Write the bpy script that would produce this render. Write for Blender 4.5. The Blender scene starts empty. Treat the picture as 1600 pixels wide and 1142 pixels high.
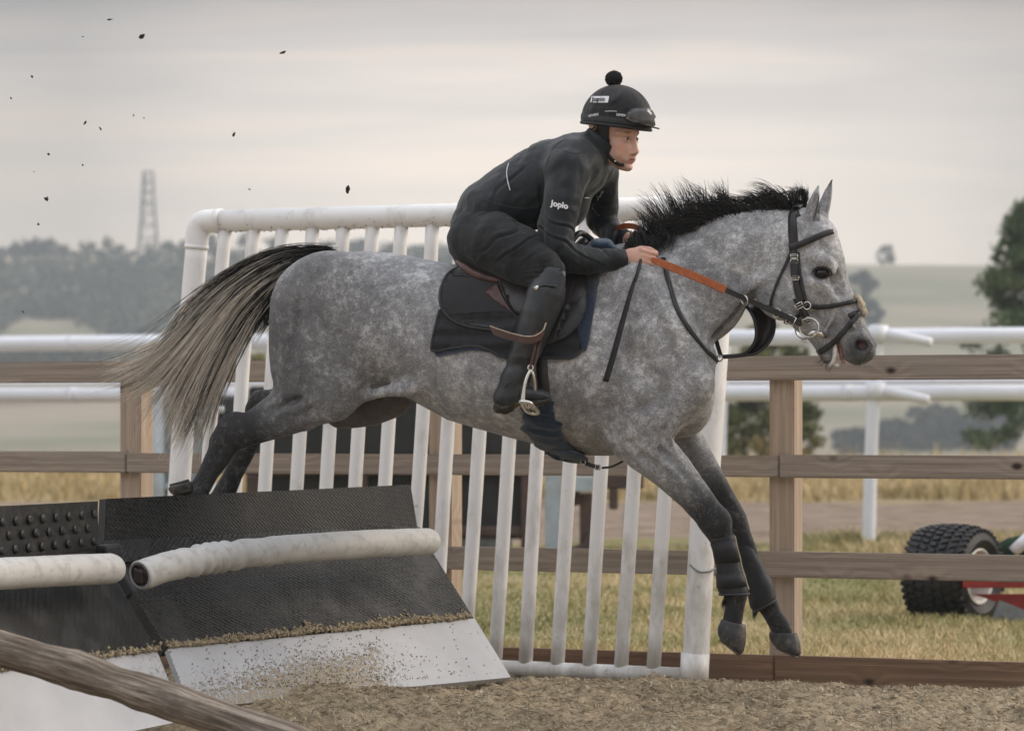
import bpy, bmesh, math, random
import numpy as np
from mathutils import Vector, Matrix
from mathutils.bvhtree import BVHTree

# ------------------------------------------------------------------ camera, sky, sun, exposure
SC = bpy.context.scene
COL = SC.collection
F, HE, D0, SH = 4980.0, 1.18, 12.0, -0.35      # focal length in photo pixels, eye height, subject distance, slant of the horse's path
cam_d = bpy.data.cameras.new('camera'); cam = bpy.data.objects.new('camera', cam_d); COL.objects.link(cam)
cam.location = (0, -D0, HE); cam.rotation_euler = (math.radians(90), 0, 0)
cam_d.sensor_width = 36; cam_d.lens = 36*F/1600; cam_d.shift_y = 74/1600
cam_d.clip_start = 0.1; cam_d.clip_end = 6000
cam_d.dof.use_dof = True; cam_d.dof.focus_distance = 11.8; cam_d.dof.aperture_fstop = 4.0
SC.camera = cam
SC.view_settings.view_transform = 'Standard'; SC.view_settings.look = 'None'
SC.view_settings.exposure = 0.34; SC.view_settings.gamma = 1.0
SC.cycles.max_bounces = 6; SC.cycles.diffuse_bounces = 3; SC.cycles.volume_bounces = 1
SC.cycles.volume_step_rate = 5; SC.cycles.use_denoising = True; SC.cycles.use_adaptive_sampling = True; SC.cycles.adaptive_threshold = .02

SUN_EL, SUN_AZ = 30.0, 84.0       # azimuth measured from +Y (away from the camera) towards +X (right)
W = bpy.data.worlds.new('World'); SC.world = W; W.use_nodes = True
nt = W.node_tree; nt.nodes.clear()
def wn(t, **kw):
    n = nt.nodes.new(t)
    for k, v in kw.items(): setattr(n, k, v)
    return n
out = wn('ShaderNodeOutputWorld'); bg = wn('ShaderNodeBackground'); bg.inputs['Strength'].default_value = 0.135
sky = wn('ShaderNodeTexSky', sky_type='NISHITA', sun_disc=False, sun_elevation=math.radians(SUN_EL), sun_rotation=math.radians(SUN_AZ), dust_density=4.0)
tc = wn('ShaderNodeTexCoord'); sep = wn('ShaderNodeSeparateXYZ'); nt.links.new(tc.outputs['Generated'], sep.inputs[0])
# overcast deck: long flat streaks, a paler band low over the land plus lens-like corner darkening painted into the colour
mp = wn('ShaderNodeMapping'); mp.inputs['Scale'].default_value = (2.2, 2.2, 34.0); mp.inputs['Rotation'].default_value = (0, math.radians(-2.5), 0); mp.inputs['Location'].default_value = (.3, 0, .35)
nt.links.new(tc.outputs['Generated'], mp.inputs[0])
nz = wn('ShaderNodeTexNoise'); nz.inputs['Scale'].default_value = 2.3; nz.inputs['Detail'].default_value = 5; nz.inputs['Roughness'].default_value = 0.5; nz.inputs['Distortion'].default_value = .5
nt.links.new(mp.outputs[0], nz.inputs['Vector'])
def ramp(src, stops):
    r = wn('ShaderNodeValToRGB'); e = r.color_ramp.elements
    e[0].position, e[0].color = stops[0][0], (*stops[0][1], 1)
    e[1].position, e[1].color = stops[-1][0], (*stops[-1][1], 1)
    for p, c in stops[1:-1]:
        k = e.new(p); k.color = (*c, 1)
    nt.links.new(src, r.inputs[0]); return r
r_el = ramp(sep.outputs['Z'], [(0.0, (.63, .55, .455)), (0.045, (.62, .547, .475)), (0.08, (.61, .538, .472)), (0.105, (.58, .505, .445)), (0.131, (.285, .258, .245)), (.17, (.36, .36, .37)), (.3, (.48, .495, .52)), (.6, (.84, .88, .94)), (1.0, (1.12, 1.17, 1.25))])  # the dip at the frame's top edge is painted-in lens falloff, not cloud
r_st = ramp(nz.outputs['Fac'], [(.34, (.76, .775, .80)), (.5, (.95, .95, .955)), (.66, (1.15, 1.07, 1.0))])
lim = wn('ShaderNodeMapRange'); lim.inputs['From Min'].default_value = .04; lim.inputs['From Max'].default_value = .105
nt.links.new(sep.outputs['Z'], lim.inputs['Value'])
one = wn('ShaderNodeMix', data_type='RGBA'); one.inputs[6].default_value = (1, 1, 1, 1)
nt.links.new(lim.outputs[0], one.inputs[0]); nt.links.new(r_st.outputs[0], one.inputs[7])
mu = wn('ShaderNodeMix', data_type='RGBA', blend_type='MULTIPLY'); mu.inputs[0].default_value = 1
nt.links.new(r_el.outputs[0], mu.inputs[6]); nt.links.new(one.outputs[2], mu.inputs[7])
# lens falloff painted into the sky: brightest straight ahead, duller to the sides
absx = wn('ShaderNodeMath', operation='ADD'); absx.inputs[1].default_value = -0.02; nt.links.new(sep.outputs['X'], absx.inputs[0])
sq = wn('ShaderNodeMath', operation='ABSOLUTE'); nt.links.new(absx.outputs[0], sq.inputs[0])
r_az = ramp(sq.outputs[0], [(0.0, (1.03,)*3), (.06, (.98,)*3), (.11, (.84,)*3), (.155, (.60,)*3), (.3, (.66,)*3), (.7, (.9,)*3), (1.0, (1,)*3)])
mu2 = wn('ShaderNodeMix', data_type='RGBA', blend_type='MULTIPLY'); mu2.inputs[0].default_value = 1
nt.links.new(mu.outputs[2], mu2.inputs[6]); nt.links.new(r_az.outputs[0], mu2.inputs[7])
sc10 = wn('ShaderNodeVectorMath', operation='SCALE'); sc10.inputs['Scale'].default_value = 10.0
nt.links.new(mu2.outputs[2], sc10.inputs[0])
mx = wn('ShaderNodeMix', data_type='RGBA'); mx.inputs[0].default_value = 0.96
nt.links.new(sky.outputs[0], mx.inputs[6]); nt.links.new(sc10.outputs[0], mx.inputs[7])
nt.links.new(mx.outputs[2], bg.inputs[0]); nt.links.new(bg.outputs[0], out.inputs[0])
sun_d = bpy.data.lights.new('sun', 'SUN'); sun_d.energy = 1.9; sun_d.angle = math.radians(32); sun_d.color = (1.0, .86, .70)
sun = bpy.data.objects.new('sun', sun_d); COL.objects.link(sun)
_e, _a = math.radians(SUN_EL), math.radians(SUN_AZ)
sun.rotation_euler = Vector((math.cos(_e)*math.sin(_a), math.cos(_e)*math.cos(_a), math.sin(_e))).to_track_quat('Z', 'Y').to_euler()

# ------------------------------------------------------------------ helpers
rng = np.random.default_rng(7); random.seed(7)
def A(*v): return np.array(v, float)
def P(px, py, d):                      # the point that lies d metres in front of the camera behind photo pixel (px, py)
    return np.array([(px-800)*d/F, d-D0, HE-(py-645)*d/F])
def Cn(px, py, w=0.0):                 # the same for the horse and rider, w metres beyond (+) or before (-) the horse's middle plane
    k = (1+w/D0)/415.0
    return np.array([(px-800)*k, w, HE+(645-py)*k])
def warp(p):                           # horse frame -> world (the horse travels slightly towards the camera)
    p = np.asarray(p, float); q = 415*p[..., 0]
    X = q*D0/(F-SH*q); dc = D0+SH*X
    return np.stack([X, SH*X+p[..., 1], HE+(p[..., 2]-HE)*415*dc/F], -1)
def prop(o, label=None, cat=None, group=None, kind=None):
    if label: o['label'] = label
    if cat: o['category'] = cat
    if group: o['group'] = group
    if kind: o['kind'] = kind
    return o
def empty(name, loc, label, cat, group=None):
    o = bpy.data.objects.new(name, None); COL.objects.link(o); o.location = tuple(float(v) for v in loc); o.empty_display_size = .1
    return prop(o, label, cat, group)
def mesh_obj(name, V, faces, mat, parent=None, smooth=True, colors=None, attr='col'):
    V = np.asarray(V, float)
    o_loc = np.zeros(3)
    p = parent
    while p is not None: o_loc = o_loc+np.array(p.location); p = p.parent
    if parent is None and len(V):
        o_loc = A((V[:, 0].min()+V[:, 0].max())/2, (V[:, 1].min()+V[:, 1].max())/2, V[:, 2].min())
    me = bpy.data.meshes.new(name)
    if isinstance(faces, np.ndarray):
        n, k = faces.shape
        me.vertices.add(len(V)); me.vertices.foreach_set('co', (V-o_loc).astype(np.float32).ravel())
        me.loops.add(n*k); me.loops.foreach_set('vertex_index', faces.astype(np.int32).ravel())
        me.polygons.add(n); me.polygons.foreach_set('loop_start', np.arange(0, n*k, k, dtype=np.int32))
        me.update(calc_edges=True); me.validate()
    else:
        me.from_pydata((V-o_loc).tolist(), [], [tuple(int(i) for i in f) for f in faces]); me.update()
    if smooth: me.polygons.foreach_set('use_smooth', np.ones(len(me.polygons), bool))
    if colors is not None:
        a = me.color_attributes.new(attr, 'FLOAT_COLOR', 'POINT')
        c = np.ones((len(V), 4), np.float32); c[:, :colors.shape[1]] = colors
        a.data.foreach_set('color', c.ravel())
    for m in (mat if isinstance(mat, (list, tuple)) else [mat]): me.materials.append(m)
    o = bpy.data.objects.new(name, me); COL.objects.link(o)
    if parent is not None: o.parent = parent
    else: o.location = o_loc.tolist()
    return o
class MB:                              # collects shapes, links them as ONE mesh
    def __init__(s): s.V, s.Fc = [], []; s.n = 0; s.m = None
    def add(s, V, Fc):
        V = np.asarray(V, float).reshape(-1, 3); s.V.append(V); s.Fc += [tuple(int(i)+s.n for i in f) for f in Fc]; s.n += len(V); return s
    def box(s, c, size, ax=None, bev=0.0):
        c = np.asarray(c, float); h = np.asarray(size, float)/2
        ax = np.eye(3) if ax is None else np.asarray(ax, float)
        if bev <= 0:
            v = [[sx*h[0], sy*h[1], sz*h[2]] for sx in (-1, 1) for sy in (-1, 1) for sz in (-1, 1)]
            return s.add(np.array(v)@ax+c, [(0, 1, 3, 2), (4, 6, 7, 5), (0, 4, 5, 1), (2, 3, 7, 6), (0, 2, 6, 4), (1, 5, 7, 3)])
        b = bmesh.new(); bmesh.ops.create_cube(b, size=1.0)
        for v in b.verts: v.co = Vector((v.co.x*h[0]*2, v.co.y*h[1]*2, v.co.z*h[2]*2))
        bmesh.ops.bevel(b, geom=list(b.edges), offset=bev, segments=2, affect='EDGES', profile=.6)
        b.verts.index_update()
        V = np.array([v.co[:] for v in b.verts])@ax+c; Fc = [[v.index for v in f.verts] for f in b.faces]; b.free()
        return s.add(V, Fc)
    def tube(s, pts, r, seg=12, cap=True, flat=None):
        V, Fc = tube(pts, r, seg, cap, flat); return s.add(V, Fc)
    def prism(s, poly, depth_vec):
        poly = np.asarray(poly, float); n = len(poly); V = np.vstack([poly, poly+np.asarray(depth_vec, float)])
        return s.add(V, [tuple(range(n))[::-1], tuple(range(n, 2*n))]+[(i, (i+1) % n, n+(i+1) % n, n+i) for i in range(n)])
    def build(s, name, mat, parent=None, smooth=False, tf=None):
        V = np.vstack(s.V)
        if tf: V = tf(V)
        if s.m is not None: s.m.build(name, mat, parent, smooth, tf)
        return mesh_obj(name, V, s.Fc, mat, parent, smooth)
def nrm(v):
    v = np.asarray(v, float); return v/(np.linalg.norm(v, axis=-1, keepdims=True)+1e-12)
def tube(pts, r, seg=12, cap=True, flat=None):
    pts = np.asarray(pts, float); m = len(pts); r = np.broadcast_to(np.asarray(r, float), (m,))
    t = nrm(np.gradient(pts, axis=0)); up = A(0, 0, 1) if abs(t[0][2]) < .9 else A(0, 1, 0)
    V = []; a = np.linspace(0, 2*np.pi, seg, endpoint=False)
    n = nrm(np.cross(up, t[0]))
    for i in range(m):
        n = nrm(n-t[i]*np.dot(n, t[i])); b = np.cross(t[i], n); fl = 1 if flat is None else flat
        V.append(pts[i]+r[i]*(np.cos(a)[:, None]*n+np.sin(a)[:, None]*b*fl))
    V = np.vstack(V); Fc = []
    for i in range(m-1):
        for j in range(seg):
            k = (j+1) % seg; Fc.append((i*seg+j, i*seg+k, (i+1)*seg+k, (i+1)*seg+j))
    if cap: Fc += [tuple(range(seg))[::-1], tuple(range((m-1)*seg, m*seg))]
    return V, Fc
def catmull(pts, n=12):
    pts = np.asarray(pts, float)
    if len(pts) < 3: return np.array([pts[0]+(pts[-1]-pts[0])*t for t in np.linspace(0, 1, n)])
    q = np.vstack([2*pts[0]-pts[1], pts, 2*pts[-1]-pts[-2]]); out = []
    for i in range(1, len(q)-2):
        for t in np.linspace(0, 1, n, endpoint=False):
            a, b, c, d = q[i-1], q[i], q[i+1], q[i+2]
            out.append(.5*((2*b)+(c-a)*t+(2*a-5*b+4*c-d)*t*t+(3*b-a-3*c+d)*t**3))
    out.append(q[-2]); return np.array(out)
def sstep(a, b, x):
    t = np.clip((np.asarray(x, float)-a)/(b-a), 0, 1); return t*t*(3-2*t)
def _h(i, j, k, s):
    n = (i*374761393+j*668265263+k*2147483647+s*974634777) & 0xffffffff
    n = ((n ^ (n >> 13))*1274126177) & 0xffffffff
    return ((n ^ (n >> 16)) & 0xffff)/65535.0
def vnoise(p, s=0):
    p = np.asarray(p, float); i = np.floor(p).astype(np.int64); f = p-i; f = f*f*(3-2*f); r = 0
    for a in (0, 1):
        for b in (0, 1):
            for c in (0, 1):
                w = (f[..., 0] if a else 1-f[..., 0])*(f[..., 1] if b else 1-f[..., 1])*(f[..., 2] if c else 1-f[..., 2])
                r = r+w*_h(i[..., 0]+a, i[..., 1]+b, i[..., 2]+c, s)
    return r*2-1
def fbm(p, o=4, s=0):
    p = np.asarray(p, float); r = 0; a = 1.0; t = 0
    for k in range(o): r = r+a*vnoise(p*2**k, s+k*17); t += a; a *= .5
    return r/t
def hair(name, paths, radii, mat, parent, colors):      # strands: paths (n,m,3) -> three-sided tapering tubes in one mesh
    n, m, _ = paths.shape
    t = nrm(np.gradient(paths, axis=1)); ref = np.zeros_like(t); ref[..., 1] = 1; ref[..., 0] = .31
    a = nrm(np.cross(t, ref)); b = np.cross(t, a); V = []
    for k in range(3):
        th = 2*np.pi*k/3; V.append(paths+radii[..., None]*(math.cos(th)*a+math.sin(th)*b))
    V = np.stack(V, 2).reshape(-1, 3); base = (np.arange(n)[:, None]*m+np.arange(m-1)[None])*3
    Fc = []
    for k in range(3):
        l = (k+1) % 3; Fc.append(np.stack([base+k, base+l, base+3+l, base+3+k], -1).reshape(-1, 4))
    return mesh_obj(name, V, np.vstack(Fc), mat, parent, True, np.repeat(colors.reshape(-1, 3), 3, 0))

# ------------------------------------------------------------------ implicit surfaces (for bodies, clothes, leather)
class Field:
    def __init__(s, ax): s.ax = [np.asarray(a, np.float32) for a in ax]; s.f = np.full([len(a) for a in s.ax], .1, np.float32)
    def _box(s, lo, hi, m):
        sl = []
        for a, l, h in zip(s.ax, lo, hi):
            i0, i1 = np.searchsorted(a, l-m), np.searchsorted(a, h+m)
            if i1-i0 < 1: return None
            sl.append(slice(max(i0, 0), i1))
        return tuple(sl)
    def put(s, fn, lo, hi, k=.02, op='add'):
        sl = s._box(lo, hi, k+.02)
        if sl is None: return s
        x, y, z = s.ax[0][sl[0]][:, None, None], s.ax[1][sl[1]][None, :, None], s.ax[2][sl[2]][None, None, :]
        d = fn(x, y, z).astype(np.float32); f = s.f[sl]
        if op == 'add':
            h = np.clip(.5+.5*(d-f)/k, 0, 1); s.f[sl] = d*(1-h)+f*h-k*h*(1-h)
        else:
            g = -f; h = np.clip(.5+.5*(d-g)/k, 0, 1); s.f[sl] = -(d*(1-h)+g*h-k*h*(1-h))
        return s
    def chain(s, pts, k=.02, op='add', inflate=0.0):     # pts: (x, y, z, radius, lateral radius)
        pts = [np.array(p, float) for p in pts]
        def fn(x, y, z):
            best = None
            for a, b in zip(pts[:-1], pts[1:]):
                ab = b[:3]-a[:3]; L = float(ab@ab)+1e-12
                t = np.clip(((x-a[0])*ab[0]+(y-a[1])*ab[1]+(z-a[2])*ab[2])/L, 0, 1)
                r = a[3]+t*(b[3]-a[3])+inflate; lat = a[4]+t*(b[4]-a[4])+inflate; sc = r/lat
                dx, dy, dz = x-(a[0]+t*ab[0]), (y-(a[1]+t*ab[1]))*sc, z-(a[2]+t*ab[2])
                d = np.sqrt(dx*dx+dy*dy+dz*dz)-r; d = d/np.maximum(1, sc*.75)
                best = d if best is None else np.minimum(best, d)
            return best
        P3 = np.array([p[:3] for p in pts]); R = np.array([max(p[3], p[4])+inflate for p in pts])[:, None]
        return s.put(fn, (P3-R).min(0), (P3+R).max(0), k, op)
    def ell(s, c, r, R=None, k=.02, op='add'):           # ellipsoid, R rows = its own axes
        c = np.asarray(c, float); r = np.asarray(r, float); R = np.eye(3) if R is None else np.asarray(R, float)
        def fn(x, y, z):
            q = 0
            for i in range(3):
                u = ((x-c[0])*R[i][0]+(y-c[1])*R[i][1]+(z-c[2])*R[i][2])/r[i]; q = q+u*u
            return (np.sqrt(q)-1)*r.min()
        m = r.max(); return s.put(fn, c-m, c+m, k, op)
    def mesh(s, smooth=2):
        f = s.f; ins = f < 0; sm = np.zeros([n-1 for n in f.shape], np.uint8); nx, ny, nz = sm.shape
        for a in (0, 1):
            for b in (0, 1):
                for c in (0, 1): sm += ins[a:nx+a, b:ny+b, c:nz+c]
        act = np.argwhere((sm > 0) & (sm < 8)); idx = np.full(sm.shape, -1, np.int32); idx[act[:, 0], act[:, 1], act[:, 2]] = np.arange(len(act))
        cs = [(a, b, c) for a in (0, 1) for b in (0, 1) for c in (0, 1)]
        val = np.stack([f[act[:, 0]+a, act[:, 1]+b, act[:, 2]+c] for a, b, c in cs], 1)
        acc = np.zeros((len(act), 3)); cnt = np.zeros(len(act))
        for i in range(8):
            for j in range(i+1, 8):
                if sum(abs(p-q) for p, q in zip(cs[i], cs[j])) != 1: continue
                va, vb = val[:, i], val[:, j]; m = (va < 0) != (vb < 0); t = np.where(m, va/np.where(m, va-vb, 1), 0)
                p = np.array(cs[i])[None]+t[:, None]*(np.array(cs[j])-np.array(cs[i]))[None]
                acc += p*m[:, None]; cnt += m
        g = act+acc/cnt[:, None]
        V = np.stack([np.interp(g[:, i], np.arange(len(s.ax[i])), s.ax[i]) for i in range(3)], 1); Q = []
        for ax in range(3):
            sl0 = [slice(None)]*3; sl1 = [slice(None)]*3; sl0[ax] = slice(0, -1); sl1[ax] = slice(1, None)
            ch = ins[tuple(sl0)] != ins[tuple(sl1)]; e = np.argwhere(ch)
            b, c = [i for i in range(3) if i != ax]
            e = e[(e[:, b] > 0) & (e[:, c] > 0) & (e[:, b] < f.shape[b]-1) & (e[:, c] < f.shape[c]-1)]
            def cell(db, dc):
                q = e.copy(); q[:, b] += db; q[:, c] += dc; return idx[q[:, 0], q[:, 1], q[:, 2]]
            q = np.stack([cell(-1, -1), cell(0, -1), cell(0, 0), cell(-1, 0)], 1)
            fl = ins[e[:, 0], e[:, 1], e[:, 2]]
            if ax == 1: fl = ~fl
            q[~fl] = q[~fl][:, ::-1]; Q.append(q)
        Q = np.vstack(Q)
        for _ in range(smooth): V = relax(V, Q, .5)
        return V, Q
def relax(V, Q, w):
    n = len(V); acc = np.zeros((n, 3)); cnt = np.zeros(n)
    for i in range(4):
        a, b = Q[:, i], Q[:, (i+1) % 4]
        for u, v in ((a, b), (b, a)):
            cnt += np.bincount(u, minlength=n)
            for d in range(3): acc[:, d] += np.bincount(u, V[v, d], n)
    return V*(1-w)+w*acc/np.maximum(cnt, 1)[:, None]
def normals(V, Q):
    fn = np.cross(V[Q[:, 2]]-V[Q[:, 0]], V[Q[:, 3]]-V[Q[:, 1]]); N = np.zeros_like(V)
    for i in range(4):
        for d in range(3): N[:, d] += np.bincount(Q[:, i], fn[:, d], len(V))
    return nrm(N)
def bvh(V, Q): return BVHTree.FromPolygons(V.tolist(), Q.tolist())
def cast(tree, px, py):                # where the sight line of pixel (px, py) meets a surface of the horse frame
    a, b = Cn(px, py, -1.0), Cn(px, py, 1.0); d = nrm(b-a)
    h = tree.ray_cast(Vector(a), Vector(d), 3)
    if h[0] is None: h = tree.find_nearest(Vector(Cn(px, py, -.12)))
    return np.array(h[0]), np.array(h[1])
def px_of(V): k = 1+V[:, 1]/D0; return 800+415*V[:, 0]/k, 645-415*(V[:, 2]-HE)/k
def strap(mb, path, width, th=.004, tree=None, off=.001, mirror=False, n=10, lift=None):
    """leather strap: path in photo pixels laid on a surface (tree), or 3-d points of the horse frame (tree None)"""
    q = catmull(path, n); Pn = []
    if tree is not None:
        for a in q:
            p, nn = cast(tree, a[0], a[1]); Pn.append((p, nn))
        p = np.array([a for a, _ in Pn]); nn = np.array([b for _, b in Pn])
        for _ in range(3):
            nn[1:-1] = nrm(nn[:-2]+nn[2:]+nn[1:-1]*2); p[1:-1] = p[1:-1]*.5+(p[:-2]+p[2:])*.25
    else:
        p = q[:, :3]; nn = np.tile(A(0, -1, 0), (len(p), 1))
    t = nrm(np.gradient(p, axis=0)); nn = nrm(nn-t*np.sum(nn*t, 1)[:, None]); sd = np.cross(t, nn)
    w = np.interp(np.linspace(0, 1, len(p)), np.linspace(0, 1, len(np.atleast_1d(width))), np.atleast_1d(width))[:, None]/2
    o = p+nn*off; ring = np.stack([o-sd*w, o+sd*w, o+sd*w*.88+nn*th, o-sd*w*.88+nn*th], 1).reshape(-1, 3)
    m = len(p); Fc = [(i*4+j, i*4+(j+1) % 4, i*4+4+(j+1) % 4, i*4+4+j) for i in range(m-1) for j in range(4)]+[(3, 2, 1, 0), (m*4-4, m*4-3, m*4-2, m*4-1)]
    mb.add(ring, Fc)
    if mirror:
        mb.m = mb.m or MB(); mb.m.add(ring*A(1, -1, 1), [f[::-1] for f in Fc])
    return p, nn
def drape(mb, poly, tree, off, th, cell=9, mirror=False, smooth_poly=True, bulge=0.0):
    """a cut piece (outline in photo pixels) laid over a surface of the horse frame, with thickness"""
    q = catmull(np.vstack([poly, poly[:1]]), 5)[:-1] if smooth_poly else np.asarray(poly, float)
    b = bmesh.new(); b.faces.new([b.verts.new((x, y, 0)) for x, y in q])
    x0, y0 = q.min(0); x1, y1 = q.max(0)
    for x in np.arange(x0+cell*.5, x1, cell): bmesh.ops.bisect_plane(b, geom=b.verts[:]+b.edges[:]+b.faces[:], plane_co=(x, 0, 0), plane_no=(1, 0, 0))
    for y in np.arange(y0+cell*.5, y1, cell): bmesh.ops.bisect_plane(b, geom=b.verts[:]+b.edges[:]+b.faces[:], plane_co=(0, y, 0), plane_no=(0, 1, 0))
    b.verts.index_update(); be = [e for e in b.edges if len(e.link_faces) == 1]
    ed = set(v.index for e in be for v in e.verts)
    uv = [v.co.copy() for v in b.verts]; Fc = [[v.index for v in f.verts] for f in b.faces]; E = [(e.verts[0].index, e.verts[1].index) for e in be]
    nb = {v.index: [e.other_vert(v).index for e in v.link_edges] for v in b.verts}
    b.free()
    H = [cast(tree, v.x, v.y) for v in uv]; p = np.array([h[0] for h in H]); nn = np.array([h[1] for h in H])
    for _ in range(6): nn = nrm(np.array([nn[i]*1+sum(nn[j] for j in nb[i]) for i in range(len(nn))]))
    for _ in range(4): p = np.array([p[i] if i in ed else p[i]*.4+.6*sum(p[j] for j in nb[i])/len(nb[i]) for i in range(len(p))])
    n = len(p); edge = np.array([i in ed for i in range(n)])
    topo = np.where(edge, th*.55, th+bulge)[:, None]
    V = np.vstack([p+nn*off, p+nn*(off+topo)])
    G = [tuple(f) for f in Fc]+[tuple(i+n for i in f)[::-1] for f in Fc]+[(a, c, c+n, a+n) for a, c in E]
    mb.add(V, G)
    if mirror:
        mb.m = mb.m or MB(); mb.m.add(V*A(1, -1, 1), [g[::-1] for g in G])
    return V[n:]
def ring3(c, r, tr, axn, seg=28, ts=8, sq=1.0):          # torus of the horse frame: centre, radius, wire radius, axis
    axn = nrm(axn); u = nrm(np.cross(axn, A(.1, .3, 1))); v = np.cross(axn, u); V = []; Fc = []
    for i in range(seg):
        a = 2*np.pi*i/seg; dr = math.cos(a)*u+math.sin(a)*v*sq
        for j in range(ts):
            b = 2*np.pi*j/ts; V.append(c+dr*(r+tr*math.cos(b))+axn*tr*math.sin(b))
    for i in range(seg):
        for j in range(ts): Fc.append((i*ts+j, ((i+1) % seg)*ts+j, ((i+1) % seg)*ts+(j+1) % ts, i*ts+(j+1) % ts))
    return np.array(V), Fc
# ------------------------------------------------------------------ materials (all procedural)
class NT:
    def __init__(s, name):
        s.m = bpy.data.materials.new(name); s.m.use_nodes = True; s.t = s.m.node_tree; s.b = s.t.nodes['Principled BSDF']; s._tc = None
    def n(s, t, ins=None, **kw):
        k = s.t.nodes.new(t)
        for a, v in kw.items(): setattr(k, a, v)
        for a, v in (ins or {}).items(): s.put(k.inputs[a], v)
        return k
    def put(s, sock, v):
        if hasattr(v, 'is_output') or hasattr(v, 'links') and not isinstance(v, (tuple, float)): s.t.links.new(v, sock)
        else: sock.default_value = v if not isinstance(v, tuple) or len(v) != 3 or sock.type != 'RGBA' else (*v, 1)
    def co(s, scale=(1, 1, 1), rot=(0, 0, 0), src='Object', loc=(0, 0, 0)):
        if s._tc is None: s._tc = s.n('ShaderNodeTexCoord')
        return s.n('ShaderNodeMapping', {'Vector': s._tc.outputs[src], 'Scale': scale, 'Rotation': rot, 'Location': loc}).outputs[0]
    def noise(s, scale, detail=4, rough=.55, vec=None, dist=0.0): return s.n('ShaderNodeTexNoise', {'Vector': vec or s.co(), 'Scale': scale, 'Detail': detail, 'Roughness': rough, 'Distortion': dist}).outputs['Fac']
    def ramp(s, fac, stops):
        r = s.n('ShaderNodeValToRGB', {'Fac': fac}); e = r.color_ramp.elements
        fx = lambda c: (*(c if isinstance(c, tuple) else (c, c, c)), 1)
        e[0].position, e[0].color = stops[0][0], fx(stops[0][1]); e[1].position, e[1].color = stops[-1][0], fx(stops[-1][1])
        for p, c in stops[1:-1]: e.new(p).color = fx(c)
        return r.outputs[0]
    def mix(s, fac, a, b, mode='MIX'):
        k = s.n('ShaderNodeMix', data_type='RGBA', blend_type=mode); s.put(k.inputs[0], fac); s.put(k.inputs[6], a); s.put(k.inputs[7], b); return k.outputs[2]
    def math(s, op, a, b=0.0, clamp=False):
        k = s.n('ShaderNodeMath', operation=op, use_clamp=clamp); s.put(k.inputs[0], a); s.put(k.inputs[1], b); return k.outputs[0]
    def bump(s, h, strength=.3, dist=.004, prev=None):
        k = s.n('ShaderNodeBump', {'Height': h, 'Strength': strength, 'Distance': dist})
        if prev is not None: s.put(k.inputs['Normal'], prev)
        return k.outputs[0]
    def attr(s, name='col'): return s.n('ShaderNodeAttribute', attribute_name=name)
    def fin(s, col, rough=.6, normal=None, spec=.4, metal=0.0, sheen=0.0):
        s.put(s.b.inputs['Base Color'], col); s.put(s.b.inputs['Roughness'], rough); s.put(s.b.inputs['Specular IOR Level'], spec); s.put(s.b.inputs['Metallic'], metal)
        if sheen: s.b.inputs['Sheen Weight'].default_value = sheen; s.b.inputs['Sheen Roughness'].default_value = .5
        if normal is not None: s.put(s.b.inputs['Normal'], normal)
        return s.m
def plain(name, c, rough=.55, var=.25, scale=14, bump=.15, bscale=90, spec=.4, metal=0.0, sheen=0.0, bd=.002, dirt=None, dscale=6):
    k = NT(name); c = np.array(c)
    lo, hi = tuple(c*(1-var)), tuple(np.minimum(c*(1+var), 1))
    col = k.ramp(k.noise(scale, 6, .6), [(.3, lo), (.7, hi)])
    if dirt is not None: col = k.mix(k.math('MULTIPLY', k.ramp(k.noise(dscale, 8, .65), [(.5, 0.0), (.72, 1.0)]), dirt[1]), col, dirt[0])
    return k.fin(col, rough, k.bump(k.noise(bscale, 5, .6), bump, bd), spec, metal, sheen)
MT = {}
# grey horse coat: 'col' = (darkness, brown tint, light freckle amount)
k = NT('dappled_grey_coat'); at = k.attr(); sp = k.n('ShaderNodeSeparateColor', {'Color': at.outputs['Color']})
warpn = k.n('ShaderNodeTexNoise', {'Vector': k.co(), 'Scale': 7.0, 'Detail': 3}).outputs['Color']
wv = k.n('ShaderNodeVectorMath', operation='MULTIPLY_ADD'); k.put(wv.inputs[0], warpn); wv.inputs[1].default_value = (.07, .07, .07); k.put(wv.inputs[2], k.co())
n1 = k.noise(9.0, 6, .7, wv.outputs[0]); n2 = k.noise(40.0, 5, .7, wv.outputs[0]); fine = k.noise(230, 3, .7, k.co((.55, 1, 1), (0, .5, 0))); fine2 = k.noise(520, 2, .7)
blot = k.ramp(k.math('ADD', k.math('MULTIPLY', n1, .52), k.math('MULTIPLY', n2, .48)), [(.36, 0.0), (.50, .40), (.635, 1.0)])
spk = k.ramp(k.math('ADD', k.math('MULTIPLY', fine, .6), k.math('MULTIPLY', fine2, .4)), [(.36, 0.0), (.64, 1.0)])
patt = k.math('ADD', k.math('MULTIPLY', blot, .58), k.math('MULTIPLY', spk, .42))
light = k.ramp(patt, [(.12, (.135, .135, .143)), (.45, (.295, .295, .305)), (.82, (.64, .64, .65))])
dark = k.ramp(patt, [(.1, (.008, .008, .009)), (.55, (.024, .0235, .025)), (.9, (.14, .138, .138))])
col = k.mix(sp.outputs[0], light, dark)
col = k.mix(sp.outputs[1], col, k.mix(.5, col, (.10, .062, .05)))
col = k.mix(sp.outputs[2], col, (.26, .09, .085))
MT['coat'] = k.fin(col, k.ramp(n2, [(.3, .5), (.7, .68)]), k.bump(spk, .3, .003, k.bump(n2, .2, .006)), .25, sheen=.08)
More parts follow.
